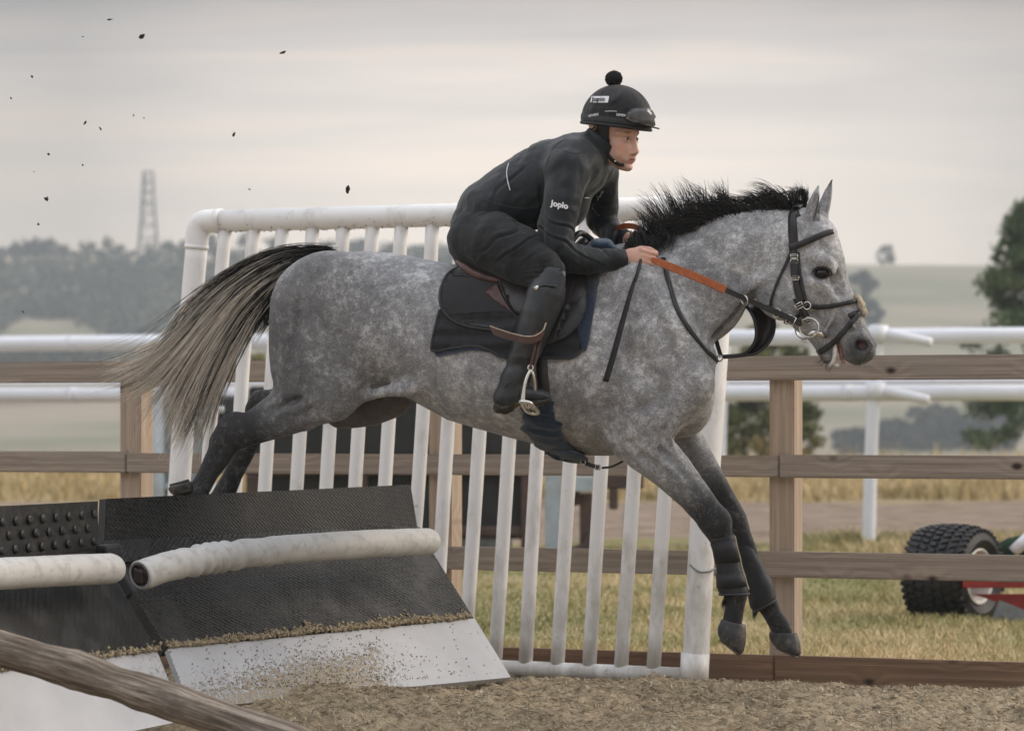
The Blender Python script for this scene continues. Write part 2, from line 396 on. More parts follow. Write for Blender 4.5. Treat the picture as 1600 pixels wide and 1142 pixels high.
def hairmat(name):
    k = NT(name); at = k.attr()
    m = k.fin(at.outputs['Color'], .45, None, .45)
    tr = k.n('ShaderNodeBsdfTranslucent', {'Color': at.outputs['Color']}); ms = k.n('ShaderNodeMixShader', {0: .42})
    k.t.links.new(k.b.outputs[0], ms.inputs[1]); k.t.links.new(tr.outputs[0], ms.inputs[2]); k.t.links.new(ms.outputs[0], k.t.nodes['Material Output'].inputs[0]); return m
MT['hair'] = hairmat('horse_hair')
MT['hoof'] = plain('hoof_horn', (.036, .034, .033), .5, .5, 20, .5, 60, dirt=((.2, .17, .12), .5), dscale=25)
MT['shoe'] = plain('worn_horseshoe', (.10, .095, .09), .5, .3, 40, .3, 90, metal=.7)
MT['eye'] = plain('eye_dark', (.008, .005, .004), .12, .1, 30, 0, spec=.35)
MT['foam'] = plain('mouth_foam', (.62, .58, .56), .35, .2, 60, .5, 200, bd=.004)
MT['tongue'] = plain('tongue', (.30, .15, .14), .35, .2, 60, .2, 150)
# rider
k = NT('skin'); at = k.attr(); MT['skin'] = k.fin(k.mix(k.ramp(k.noise(120, 4), [(.35, 0.0), (.7, .18)]), at.outputs['Color'], (.42, .15, .11)), .48, k.bump(k.noise(500, 3), .15, .001), .4)
def cloth(name, c, rough, sheen, fold=40, weave=900, fs=.35):
    k = NT(name); c = np.array(c); n = k.noise(fold, 5, .6, k.co((1, 1, .45), (0, .5, 0)), .6)
    col = k.ramp(n, [(.25, tuple(c*.7)), (.55, tuple(c)), (.8, tuple(c*1.35))])
    rg = k.n('ShaderNodeTexNoise', {'Vector': k.co((1, .6, .6), (0, .6, 0)), 'Scale': fold*.30, 'Detail': 3, 'Distortion': .8}, noise_type='RIDGED_MULTIFRACTAL').outputs['Fac']
    return k.fin(col, rough, k.bump(k.noise(weave, 2), .12, .0008, k.bump(n, fs, .006, k.bump(rg, .9, .016))), .22, sheen=sheen*.5)
MT['jacket'] = cloth('softshell_jacket', (.0125, .0160, .0195), .52, .25)
MT['breeches'] = cloth('charcoal_breeches', (.0125, .0137, .0155), .72, .2)
MT['helmet'] = cloth('helmet_cover', (.0145, .0135, .0155), .6, .2, 60, 1200, .25)
MT['boot'] = plain('black_boot_leather', (.019, .022, .025), .34, .35, 16, .3, 60, bd=.004, dirt=((.09, .085, .08), .25), dscale=20)
MT['sole'] = plain('muddy_sole', (.028, .026, .022), .85, .4, 30, .6, 90, bd=.004, dirt=((.20, .165, .075), .95), dscale=40)
MT['pom'] = plain('pompom_wool', (.012, .012, .014), .95, .5, 200, .9, 300, bd=.006)
MT['lens'] = plain('smoked_lens', (.055, .056, .062), .12, .1, 10, .0, spec=.7)
MT['black'] = plain('black_webbing', (.014, .014, .016), .6, .3, 40, .2, 400)
MT['white'] = plain('white_print', (.74, .74, .76), .6, .08, 40, .1, 300)
# tack
MT['leather'] = plain('black_leather', (.018, .018, .020), .4, .35, 40, .25, 160, dirt=((.06, .055, .05), .35), dscale=60)
MT['brown'] = plain('brown_leather', (.072, .034, .026), .42, .3, 30, .3, 120, dirt=((.03, .02, .018), .6), dscale=18)
MT['saddle'] = plain('dark_saddle_leather', (.032, .027, .026), .34, .35, 22, .25, 120)
MT['rubber'] = plain('orange_rein_grip', (.40, .115, .04), .55, .22, 60, .5, 350, bd=.003, dirt=((.22, .06, .03), .6), dscale=50)
MT['steel'] = plain('stainless_steel', (.62, .60, .56), .26, .15, 60, .1, 90, metal=1.0)
MT['navy'] = plain('navy_fleece', (.016, .034, .072), .95, .35, 300, .9, 420, sheen=.5, bd=.005)
MT['navytop'] = plain('blue_fleece_top', (.035, .075, .15), .95, .3, 200, .9, 420, sheen=.5, bd=.005)
MT['girth'] = plain('navy_girth_cover', (.0105, .024, .046), .92, .4, 60, .7, 240, sheen=.25, bd=.006)
k = NT('black_quilted_pad'); q = k.n('ShaderNodeTexWave', {'Vector': k.co((1, .2, 1)), 'Scale': 5.5, 'Distortion': 1.2, 'Detail': 2}, wave_profile='SIN', bands_direction='Z').outputs['Fac']
MT['pad'] = k.fin(k.ramp(k.noise(30, 5), [(.3, (.010, .0105, .0125)), (.7, (.021, .022, .026))]), .8, k.bump(k.noise(700, 2), .25, .001, k.bump(q, .7, .012)), .3, sheen=.2)
MT['padtop'] = plain('black_pad_felt', (.0155, .0160, .0185), .9, .3, 25, .3, 500, sheen=.25)
MT['edge'] = plain('pad_binding', (.03, .03, .034), .6, .2, 40, .2, 300)
MT['sheepskin'] = plain('sheepskin', (.50, .42, .32), .95, .3, 120, 1.0, 260, bd=.008)
MT['neoprene'] = plain('black_neoprene', (.013, .014, .016), .62, .3, 24, .35, 140, bd=.003, dirt=((.06, .055, .05), .3), dscale=24)
# jump, wing, fence
MT['pvc'] = plain('weathered_white_plastic', (.76, .76, .79), .42, .06, 5, .12, 30, dirt=((.24, .23, .20), .55), dscale=9, bd=.003)
k = NT('wing_plastic'); n = k.noise(9, 8, .7, k.co((1, 1, .35))); gr = k.noise(26, 6, .7)
zz_ = k.n('ShaderNodeSeparateXYZ', {'Vector': k.co()}).outputs['Z']; low_ = k.n('ShaderNodeMapRange', {'Value': zz_, 'From Min': .75, 'From Max': 0.0, 'To Min': 0.0, 'To Max': .20}).outputs[0]
col = k.mix(k.ramp(k.math('ADD', n, low_), [(.52, 0.0), (.74, .7)]), (.83, .82, .82), (.40, .375, .33)); col = k.mix(k.ramp(gr, [(.64, 0.0), (.74, .55)]), col, (.13, .125, .09))
MT['wing'] = k.fin(col, k.ramp(n, [(.3, .35), (.8, .7)]), k.bump(k.noise(60, 5), .12, .002), .45)
MT['moss'] = plain('algae', (.10, .095, .045), .95, .5, 80, .9, 300, bd=.006)
MT['pvcblue'] = plain('running_rail_plastic', (.74, .76, .82), .35, .04, 3, .05, 20)
def woodmat(name, c1, c2, c3, ringc, up=False):
    k = NT(name); oi = k.n('ShaderNodeObjectInfo').outputs['Random']
    off = k.n('ShaderNodeCombineXYZ', {'X': k.math('MULTIPLY', oi, 37.0), 'Y': k.math('MULTIPLY', oi, 11.0), 'Z': k.math('MULTIPLY', oi, 23.0)}).outputs[0]
    base = k.n('ShaderNodeVectorMath', operation='ADD'); k.put(base.inputs[0], k.co(rot=(0, math.radians(90), 0)) if up else k.co()); k.put(base.inputs[1], off); v = base.outputs[0]
    def mp(sc): return k.n('ShaderNodeMapping', {'Vector': v, 'Scale': sc}).outputs[0]
    kn = k.n('ShaderNodeTexVoronoi', {'Vector': mp((4.2, .01, 6.5)), 'Scale': 1.0, 'Randomness': 1.0}, feature='F1').outputs['Distance']
    knot = k.ramp(kn, [(.055, 1.0), (.085, .6), (.14, 0.0)]); swirl = k.ramp(kn, [(.05, 1.0), (.40, 0.0)])
    wob = k.math('ADD', k.math('MULTIPLY', k.noise(1.0, 3, .5, mp((.8, 4, 7))), 1.3), k.math('MULTIPLY', swirl, 1.3))
    z = k.n('ShaderNodeSeparateXYZ', {'Vector': v}).outputs['Z']; y = k.n('ShaderNodeSeparateXYZ', {'Vector': v}).outputs['Y']
    g = k.math('SINE', k.math('MULTIPLY', k.math('ADD', k.math('ADD', k.math('MULTIPLY', z, 26.0), k.math('MULTIPLY', y, 15.0)), wob), 6.0))
    gr = k.noise(1.0, 6, .7, mp((2.2, 150, 150)))
    col = k.ramp(k.math('ADD', k.math('MULTIPLY', g, .05), k.math('MULTIPLY', gr, .95)), [(.22, ringc), (.42, c1), (.64, c2)])
    col = k.mix(k.ramp(k.noise(1.0, 5, .6, mp((1.3, 6, 7))), [(.42, 0.0), (.68, .85)]), col, k.mix(.5, col, c3))
    col = k.mix(knot, col, (.045, .028, .020))
    return k.fin(col, .8, k.bump(gr, .35, .002, k.bump(g, .12, .002)), .25)
MT['wood'] = woodmat('weathered_pine', (.265, .215, .175), (.39, .32, .265), (.26, .24, .22), (.18, .142, .112))
MT['board'] = woodmat('kick_board_pine', (.185, .112, .072), (.30, .19, .126), (.14, .095, .07), (.09, .054, .038))
MT['post'] = woodmat('post_pine', (.35, .265, .20), (.48, .38, .295), (.35, .30, .255), (.26, .195, .145), True)
def matmat(name, sc, c, dust):
    k = NT(name); v = k.co((sc, sc, sc), (0, 0, .62), src='UV')
    w1 = k.n('ShaderNodeTexBrick', {'Vector': v, 'Color1': (1, 1, 1, 1), 'Color2': (.85, .85, .85, 1), 'Mortar': (0, 0, 0, 1), 'Scale': 1.0, 'Mortar Size': .10, 'Mortar Smooth': .8, 'Brick Width': .70, 'Row Height': .26}).outputs['Color']
    n = k.noise(160, 4, .7, k.co()); d = k.noise(5, 7, .7, k.co()); c = np.array(c)
    col = k.mix(k.math('MULTIPLY', k.ramp(n, [(.53, 0.0), (.75, 1.0)]), dust), tuple(c), (.24, .205, .15))
    col = k.mix(k.ramp(d, [(.45, 0.0), (.75, .6)]), col, tuple(c*1.9+.006))
    return k.fin(col, k.ramp(d, [(.3, .30), (.7, .55)]), k.n('ShaderNodeBump', {'Height': w1, 'Strength': k.ramp(d, [(.35, 1.0), (.62, .25)]), 'Distance': .022, 'Normal': k.bump(n, .4, .004)}).outputs[0], .42)
MT['tread'] = matmat('chevron_rubber', 16, (.0115, .0118, .0125), .55)
MT['treadside'] = matmat('ribbed_rubber', 19, (.0080, .0083, .009), .22)
MT['stud'] = plain('studded_rubber', (.008, .0082, .009), .42, .4, 18, .35, 130, dirt=((.10, .09, .075), .4), dscale=30, bd=.004)
k = NT('white_foot_board'); at = k.attr(); sp = k.n('ShaderNodeSeparateColor', {'Color': at.outputs['Color']})
nn_ = k.noise(55, 6, .75, k.co((1, 1, 1))); n3 = k.noise(150, 4, .7)
msk = k.math('ADD', k.math('MULTIPLY', k.math('SUBTRACT', nn_, .5), 1.9), k.math('MULTIPLY', k.math('SUBTRACT', n3, .5), 1.2))
m2 = k.math('ADD', msk, k.math('SUBTRACT', sp.outputs[0], .5)); m3 = k.ramp(m2, [(.16, 0.0), (.26, 1.0)])
col = k.mix(k.math('MULTIPLY', m3, .9), k.ramp(k.noise(4, 5), [(.3, (.34, .347, .37)), (.7, (.43, .437, .46))]), k.ramp(n3, [(.3, (.17, .135, .085)), (.7, (.38, .31, .205))]))
MT['foot'] = k.fin(col, .55, k.bump(m3, .7, .008, k.bump(k.noise(90, 3), .12, .002)), .4)
MT['roll'] = plain('padded_roll_cover', (.45, .445, .435), .62, .1, 9, .3, 45, dirt=((.20, .195, .18), .6), dscale=22, bd=.004)
MT['core'] = plain('roll_core', (.06, .045, .04), .7, .3, 20, .3, 60)
k = NT('log_bark'); v = k.co((1.6, 22, 1), src='UV'); n = k.noise(2.2, 8, .72, v, .5); b2 = k.noise(5, 7, .7, k.co((1, 2.4, 1), src='UV'))
col = k.ramp(n, [(.32, (.040, .031, .025)), (.5, (.18, .147, .118)), (.66, (.42, .365, .31))]); col = k.mix(k.ramp(b2, [(.5, 0.0), (.68, .7)]), col, (.10, .088, .07)); col = k.mix(k.ramp(k.noise(7, 4), [(.66, 0.0), (.72, .6)]), col, (.26, .13, .06))
MT['log'] = k.fin(col, .9, k.bump(n, .8, .012), .2)
# ground
k = NT('riding_surface'); n = k.noise(24, 8, .72); f = k.noise(210, 5, .75); big = k.noise(2.2, 4)
col = k.ramp(k.math('ADD', k.math('MULTIPLY', n, .5), k.math('MULTIPLY', f, .5)), [(.30, (.11, .080, .046)), (.46, (.41, .325, .215)), (.62, (.70, .585, .42))]); col = k.mix(k.ramp(big, [(.4, 0.0), (.7, .5)]), col, (.14, .115, .08))
MT['sand'] = k.fin(col, .95, k.bump(f, .9, .012, k.bump(n, .7, .02)), .15)
k = NT('fibre'); MT['fibre'] = k.fin(k.attr().outputs['Color'], .9, None, .15)
MT['crumb'] = plain('tan_crumb', (.30, .245, .165), .95, .45, 60, .8, 150, bd=.006)
MT['clod'] = plain('dirt_clod', (.030, .024, .015), .95, .5, 60, .8, 150, bd=.006)
k = NT('countryside'); vv = k.co(); yy = k.n('ShaderNodeSeparateXYZ', {'Vector': vv}).outputs['Y']
wob = k.math('ADD', yy, k.math('MULTIPLY', k.math('SUBTRACT', k.noise(.5, 5, .6, vv), .5), 5.0))
n = k.noise(6, 7, .7, vv); fl = k.noise(60, 5, .7, vv); blob = k.noise(1.4, 5, .6, vv)
grass = k.mix(k.ramp(blob, [(.42, 0.0), (.62, 1.0)]), k.ramp(fl, [(.3, (.15, .155, .055)), (.7, (.33, .31, .14))]), k.ramp(fl, [(.3, (.28, .22, .11)), (.7, (.50, .42, .26))]))
strip = k.ramp(k.noise(3.2, 8, .75, k.co((.55, 2.2, 1))), [(.34, (.075, .052, .036)), (.5, (.25, .19, .145)), (.64, (.44, .36, .29))])
dry = k.ramp(n, [(.3, (.28, .22, .11)), (.7, (.50, .40, .23))])
far = k.ramp(k.noise(.012, 4, .5, k.co((.35, 1.6, 1))), [(.40, (.30, .245, .185)), (.52, (.25, .22, .16)), (.58, (.165, .165, .105)), (.66, (.29, .24, .18))])
# Object Y of the terrain sheet is counted from its own middle; sheet built so that object space = world space shifted by TER_Y
def step(a, b): return k.n('ShaderNodeMapRange', {'Value': wob, 'From Min': a, 'From Max': b}).outputs[0]
col = k.mix(step(17.0, 18.2), grass, strip); col = k.mix(step(30.0, 32.5), col, dry); col = k.mix(step(70, 110), col, far)
MT['terrain'] = k.fin(col, .95, k.bump(fl, .6, .03), .1)
def leafmat(name, c1, c2, c3):
    k = NT(name); at = k.attr(); f = k.n('ShaderNodeSeparateColor', {'Color': at.outputs['Color']}).outputs[0]
    m = k.fin(k.ramp(f, [(0.0, c1), (.5, c2), (1.0, c3)]), .6, None, .3); return m
MT['leaf'] = leafmat('dark_green_leaves', (.032, .060, .022), (.068, .112, .040), (.14, .19, .075))
MT['leaf2'] = leafmat('yellowing_leaves', (.060, .080, .026), (.14, .15, .048), (.30, .22, .085))
MT['far_leaf'] = leafmat('woodland_leaves', (.018, .028, .020), (.034, .048, .030), (.066, .078, .046))
MT['grass'] = leafmat('grass_blades', (.12, .14, .042), (.35, .30, .135), (.60, .47, .28))
MT['straw'] = leafmat('dry_grass', (.20, .165, .075), (.42, .325, .16), (.60, .47, .28))
MT['bark'] = plain('tree_bark', (.07, .055, .042), .9, .4, 8, .6, 20)
MT['pylon'] = plain('pylon_steel', (.16, .17, .18), .6, .2, 2, .1, 5)
MT['rust'] = plain('brown_painted_steel', (.075, .045, .036), .6, .35, 5, .3, 30, dirt=((.035, .025, .022), .8), dscale=4)
MT['darkpanel'] = plain('black_panel', (.018, .018, .019), .7, .4, 6, .3, 40)
MT['galv'] = plain('grey_blue_steel', (.36, .41, .46), .5, .15, 6, .15, 30, dirt=((.2, .2, .2), .5), dscale=8)
MT['tyre'] = plain('tyre_rubber', (.014, .014, .0155), .55, .3, 20, .3, 90, dirt=((.06, .055, .045), .4), dscale=14)
MT['red'] = plain('red_paint', (.26, .024, .022), .42, .25, 8, .15, 40, dirt=((.08, .03, .025), .5), dscale=12)
MT['rim'] = plain('pale_rim', (.60, .58, .55), .45, .15, 14, .15, 60, dirt=((.2, .19, .17), .6), dscale=18)
MT['green'] = plain('green_bristle', (.010, .030, .011), .9, .4, 60, .8, 200, bd=.006)
MT['grey'] = plain('grey_plate', (.20, .21, .22), .55, .2, 9, .2, 50, dirt=((.12, .115, .10), .6), dscale=10)
# ------------------------------------------------------------------ lines the yard is laid out on
FA = A(.927, -.375, 0); FP = A(1.169, 1.6, 0); FN = A(-.375, -.927, 0)       # the wooden fence: direction, a point, outward side
def on_plane(px, py, off=0.0):          # point of the fence's plane (moved off metres towards the camera) behind a pixel
    o = A(0, -D0, HE); r = A((px-800)/F, 1, -(py-645)/F); p0 = FP+FN*off
    return o+r*(((p0-o)@FN)/(r@FN))
def fence_y(X): return FP[1]+(X-FP[0])*FA[1]/FA[0]

# ------------------------------------------------------------------ countryside: one sheet to the horizon
def px_ridge(px): return np.interp(px, [-2500, 0, 350, 700, 1000, 1330, 1450, 1600, 4000], [400, 396, 392, 398, 410, 408, 404, 405, 400])
def ter_h(X, d):
    px = 800+X*F/d
    L = sstep(900, 500, px)                     # 1 on the wooded left, 0 on the open right
    zr = HE+(645-px_ridge(px))*700/F
    zl = np.interp(d, [0, 60, 72, 140, 300, 380, 470, 540, 620, 700, 780, 1200, 5000], [0, 0, -.15, -4, -6, -5, 3, 9, 20, 0, 0, -30, -60])
    zo = np.interp(d, [0, 60, 72, 140, 220, 320, 455, 520, 620, 700, 780, 1200, 5000], [0, 0, -.15, -3.5, -5.5, -6, -5.2, 5, 21, 0, 0, -30, -60])
    z = zl*L+zo*(1-L); w = np.interp(d, [620, 700, 780, 1200], [0, 1, .92, 0]); z = z+zr*w
    s = sstep(80, 200, d)
    z = z+s*(1.1*np.sin(X*.021+1.3)+.9*np.sin(X*.045+d*.01)) 
    near = sstep(90, 40, d)
    return z+near*.05*fbm(np.stack([X*.8, d*.8, X*0], -1), 3)
rows = np.concatenate([np.linspace(3, 16, 40), np.linspace(16.2, 72, 150), np.geomspace(73, 820, 120), np.geomspace(860, 5000, 14)])
pxs = np.concatenate([np.linspace(-9000, -700, 30), np.linspace(-650, 2250, 190), np.linspace(2300, 10600, 30)])
DD, PP = np.meshgrid(rows, pxs, indexing='ij'); XX = (PP-800)*DD/F+np.sign(PP-800)*np.maximum(0, np.abs(PP-800)-900)*.004
ZZ = ter_h(XX, DD)-.02
V = np.stack([XX, DD-D0, ZZ], -1).reshape(-1, 3); nr, nc = DD.shape
I = np.arange(nr*nc).reshape(nr, nc); Q = np.stack([I[:-1, :-1], I[:-1, 1:], I[1:, 1:], I[1:, :-1]], -1).reshape(-1, 4)
ter = mesh_obj('terrain', V, Q, MT['terrain']); prop(ter, kind='structure')
_l = np.array(ter.location); ter.data.transform(Matrix.Translation(_l.tolist())); ter.location = (0, 0, 0)

# ------------------------------------------------------------------ riding surface, heaped against the jump and the kick board
def sand_h(X, Y):
    b = .075*sstep(-.5, -2.2, X-Y*.0)*0
    d = np.abs((Y-fence_y(X))*FN[1])            # distance to the fence
    h = -.075*sstep(.55, .05, d)*sstep(.3, 1.0, X)+.075*np.exp(-((X-.55)/1.3)**2-((Y-.75)/.75)**2)+.115*np.exp(-((X+.75)/.8)**2-((Y+.15)/.55)**2)+.05*np.exp(-((X-1.9)/1.0)**2-((Y-.3)/.6)**2)
    p = np.stack([X, Y, X*0], -1)
    n = .030*fbm(p*2.2, 3, 3)+.026*fbm(p*7, 3, 5)+.016*np.abs(fbm(p*15, 3, 9))+.013*fbm(p*44, 2, 11)
    return .012+h+n*sstep(-4, -1.5, Y)
xs = np.concatenate([np.linspace(-40, -3.0, 30), np.arange(-2.95, 2.95, .011), np.linspace(3.0, 40, 30)])
vs = np.concatenate([np.linspace(0, .80, 40), np.linspace(.801, 1, 300)])
XX, VV = np.meshgrid(xs, vs, indexing='ij'); FY = np.minimum(fence_y(XX), 12)+.015; YY = -14+(FY+14)*VV
V = np.stack([XX, YY, sand_h(XX, YY)], -1).reshape(-1, 3); nr, nc = XX.shape; I = np.arange(nr*nc).reshape(nr, nc)
Q = np.stack([I[:-1, :-1], I[1:, :-1], I[1:, 1:], I[:-1, 1:]], -1).reshape(-1, 4)
prop(mesh_obj('riding_surface', V, Q, MT['sand']), kind='structure')
# shredded fibre lying in the sand
n = 90000; X = rng.uniform(-2.6, 2.6, n); Y = fence_y(X)-rng.uniform(.0, 1, n)**1.3*3.4; Z = sand_h(X, Y)
th = rng.uniform(0, np.pi, n); L = rng.uniform(.008, .038, n); up = rng.uniform(-.3, .8, n)
dv = np.stack([np.cos(th)*L, np.sin(th)*L, up*L*.5], -1); c = np.stack([X, Y, Z+.002], -1); wv = np.cross(dv, A(0, .5, 1)); wv = nrm(wv)*rng.uniform(.0010, .0026, (n, 1))
V = np.stack([c-dv/2-wv, c-dv/2+wv, c+dv/2+wv*.4+A(0, 0, .003), c+dv/2-wv*.4+A(0, 0, .003)], 1).reshape(-1, 3)
cc = np.array([[.45, .37, .26], [.32, .255, .17], [.07, .055, .04], [.55, .49, .40]])[rng.choice(4, n, p=[.35, .35, .17, .13])]*rng.uniform(.7, 1.2, (n, 1))
prop(mesh_obj('shredded_fibre', V, np.arange(n*4).reshape(n, 4), MT['fibre'], colors=np.repeat(cc, 4, 0)), kind='stuff')

# ------------------------------------------------------------------ grass
def blades(name, mat, n, dr, pxr, h, w, lean=.5, clump=0.0, seed=1, keep=None):
    r = np.random.default_rng(seed); d = dr[0]*(dr[1]/dr[0])**r.uniform(0, 1, n); px = r.uniform(*pxr, n); X = (px-800)*d/F
    if keep is not None: m = keep(X, d); X, d = X[m], d[m]; n = len(X)
    cl = vnoise(np.stack([X*2.2, d*2.2, X*0], -1), seed)
    H = h*r.uniform(.45, 1.25, n)*(1+clump*cl); th = r.uniform(0, 2*np.pi, n); wd = w*r.uniform(.6, 1.4, n)
    z = ter_h(X, d)-.03; b = np.stack([X, d-D0, z], -1); s = np.stack([np.cos(th), np.sin(th), th*0], -1)*wd[:, None]/2
    ln = np.stack([r.normal(0, lean, n), r.normal(0, lean, n), np.ones(n)], -1)*H[:, None]
    V = np.stack([b-s, b+s, b+ln*.55+s*.7, b+ln*.55-s*.7, b+ln+np.array([0, 0, -.1])*H[:, None]*lean], 1)
    k = np.arange(n)[:, None]*5
    g = np.clip(.5+.45*vnoise(np.stack([X*.9, d*.9, X*0], -1), seed+3)+.25*cl+r.normal(0, .2, n), 0, 1)
    Vf = V.reshape(-1, 3); T = np.vstack([k+A(0, 1, 2).astype(int), k+A(0, 2, 3).astype(int), k+A(3, 2, 4).astype(int)])
    return prop(mesh_obj(name, Vf, T, mat, smooth=False, colors=np.repeat(np.stack([g]*3, -1), 5, 0)), kind='stuff')
beyond = lambda X, d: (d-D0) > fence_y(X)+.12
blades('grass', MT['grass'], 130000, (13.6, 29), (250, 1700), .048, .007, .55, .5, 2, beyond)
blades('dry_grass', MT['straw'], 26000, (43.5, 68), (-80, 1700), .22, .03, .35, .5, 5)
blades('tall_grass', MT['straw'], 5000, (60, 71), (-80, 1700), .42, .035, .3, .7, 8)
blades('weed_leaves', MT['grass'], 5000, (26.5, 30), (1250, 1620), .11, .016, .5, .6, 12)

# ------------------------------------------------------------------ trees
def leaf_cloud(cs, rs, n, size, seed, squash=.8):        # leaf-sized faces in the shells of many small clumps
    r = np.random.default_rng(seed); cs = np.asarray(cs, float); rs = np.asarray(rs, float)
    i = r.choice(len(cs), n, p=rs**2/np.sum(rs**2)); u = nrm(r.normal(0, 1, (n, 3))); rad = rs[i]*r.uniform(.35, 1.12, n)
    c = cs[i]+u*rad[:, None]*A(1, 1, squash); a = nrm(r.normal(0, 1, (n, 3))+u*.6); t = nrm(np.cross(a, r.normal(0, 1, (n, 3)))); b = np.cross(a, t)
    s = size*r.uniform(.55, 1.3, n)[:, None]; V = np.stack([c-t*s, c+b*s*.5, c+t*s, c-b*s*.5], 1).reshape(-1, 3)
    g = np.clip(r.normal(.42, .22, len(cs))[i]+r.normal(0, .16, n), 0, 1)
    return V, np.arange(n*4).reshape(n, 4), np.repeat(np.stack([g]*3, -1), 4, 0)
def tree(name, label, cat, base, top, spread, nclump, nleaf, size, mat, seed, group=None, low=.25, trunk=.09, limbs=7, shape=None):
    r = np.random.default_rng(seed); base = np.asarray(base, float); H = top-base[2]
    t = empty(name, base, label, cat, group); mb = MB()
    tp = base+A(0, 0, H*.72)+A(r.normal(0, .03*H), 0, 0)
    tk = catmull([base-A(0, 0, .3), base+A(r.normal(0, .02*H), 0, H*.25), base+A(r.normal(0, .03*H), 0, H*.5), tp], 4); mb.tube(tk, np.linspace(trunk, trunk*.25, len(tk))*H/5, 8)
    cs = []; rs = []
    for i in range(nclump):
        v = r.uniform(low, 1); 
        prof = (shape or (lambda q: math.sqrt(max(0.02, 1-((q-.45)/.58)**2))))((v-low)/(1-low))
        th = r.uniform(0, 2*np.pi); q = spread*prof*math.sqrt(r.uniform(.12, 1.0)); cs.append(base+A(math.cos(th)*q, math.sin(th)*q, v*H)); rs.append(spread*r.uniform(.12, .27))
    for i in r.choice(nclump, min(limbs, nclump), replace=False):
        a = tk[min(len(tk)-1, int(r.uniform(.3, .9)*len(tk)))]; m = (a+cs[i])/2+A(0, 0, -.04*H); q = catmull([a, m, cs[i]], 4); mb.tube(q, np.linspace(trunk*.45, trunk*.1, len(q))*H/5, 6)
    mb.build('trunk', MT['bark'], t, True)
    V, Fc, c = leaf_cloud(cs, rs, nleaf, size, seed+1); mesh_obj('crown', V, Fc, mat, t, False, c); return t
def gp(px, d): X = (px-800)*d/F; return A(X, d-D0, float(ter_h(np.array([X]), np.array([d]))[0])-.05)
tree('leafy_tree', 'dark green leafy tree at the right edge rising above the white rails', 'tree', gp(1612, 74), P(0, 325, 74)[2], 1.72, 130, 22000, .075, MT['leaf'], 12, low=.12, shape=lambda q: max(.10, min(1.0, 1.5-1.35*q)))
tree('leafy_tree', 'yellowing green bush behind the fence post under the horse\'s muzzle', 'bush', gp(1196, 66), P(0, 512, 66)[2], 1.25, 60, 8500, .085, MT['leaf2'], 21, low=.03, trunk=.05)
tree('shrub', 'low olive shrub half hidden behind the horse\'s tail and wing bars', 'bush', gp(420, 68), P(0, 535, 68)[2], .65, 22, 2600, .09, MT['leaf2'], 31, low=.05, trunk=.05)
fg = 'hazy trees in the valley beyond the field'
for px, d, ty, sp, lab in [(1332, 430, 676, 2.8, 'low hazy tree in the valley just left of the white rail post'), (1455, 445, 640, 4.8, 'tallest hazy tree in the valley right of the white rail post'), (1402, 450, 664, 3.4, 'hazy tree in the valley directly behind the white rail post'), (1546, 440, 638, 4.4, 'hazy round tree in the valley nearest the right tree'), (1500, 455, 666, 3.0, 'small hazy tree in the valley between two taller ones')]:
    tree('valley_tree', lab, 'tree', gp(px, d), P(0, ty, d)[2]+.3, sp, 60, 9000, .42, MT['far_leaf'], int(px), fg, low=.02, limbs=3)
tree('hill_tree', 'lone small round tree on the far ridge skyline at the right', 'tree', gp(1385, 700), P(0, 385, 700)[2], 1.9, 30, 3000, .35, MT['far_leaf'], 5, low=.02, limbs=2)
tree('hill_tree', 'broad hazy tree on the far slope beside the horse\'s face', 'tree', gp(1338, 560), P(0, 426, 560)[2], 4.2, 60, 8000, .45, MT['far_leaf'], 6, low=0.0, limbs=2)
# the wood that covers the left hill, one mass
r = np.random.default_rng(3); cs, rs = [], []
for i in range(1500):
    px = r.uniform(-420, 900); d = r.uniform(560, 715)
    X = (px-800)*d/F; z = float(ter_h(np.array([X]), np.array([d]))[0])
    if d < 595+20*math.sin(px*.02): continue
    R = r.uniform(1.1, 1.7) if d > 672 else r.uniform(2.2, 4.4); cs.append(A(X, d-D0, z+R*.3)); rs.append(R)
for px, ty, w in [(35, 372, 16), (55, 368, 16), (75, 370, 16), (20, 380, 10), (100, 378, 9), (136, 374, 9), (168, 371, 9), (185, 380, 8), (262, 372, 12), (290, 368, 14), (330, 364, 14), (385, 362, 14), (430, 368, 12), (512, 372, 10), (560, 366, 14), (0, 384, 12), (235, 378, 10), (610, 372, 14), (660, 376, 14)]:
    p = P(px, ty, 700); R = w*700/F*.9
    for q in range(3): cs.append(p+A((q-1)*R*.55, 0, -R-abs(q-1)*R*.3)); rs.append(R)
    cs.append(p+A(0, 0, -2.1*R)); rs.append(R*1.15)
V, Fc, c = leaf_cloud(cs, rs, 60000, .85, 77, .85)
cc_ = V[::4]; lv_ = .75*vnoise(np.stack([cc_[:, 0]*.045, cc_[:, 1]*.02, cc_[:, 2]*.12], -1), 4)+.35*vnoise(np.stack([cc_[:, 0]*.14, cc_[:, 1]*.05, cc_[:, 2]*.3], -1), 6); c = np.clip(c+np.repeat(lv_, 4)[:, None], 0, 1)
prop(mesh_obj('woodland', V, Fc, MT['far_leaf'], None, False, c), kind='stuff')
cs, rs = [], []
for i in range(70):
    px = r.uniform(-60, 235); d = r.uniform(455, 475); X = (px-800)*d/F; R = r.uniform(.8, 1.5)*(1.3 if px < 120 else 1); cs.append(A(X, d-D0, HE+(645-565)*d/F+R*.6)); rs.append(R)
V, Fc, c = leaf_cloud(cs, rs, 3500, .5, 78, .9); prop(mesh_obj('hedge_row', V, Fc, MT['far_leaf'], None, False, c), kind='stuff')

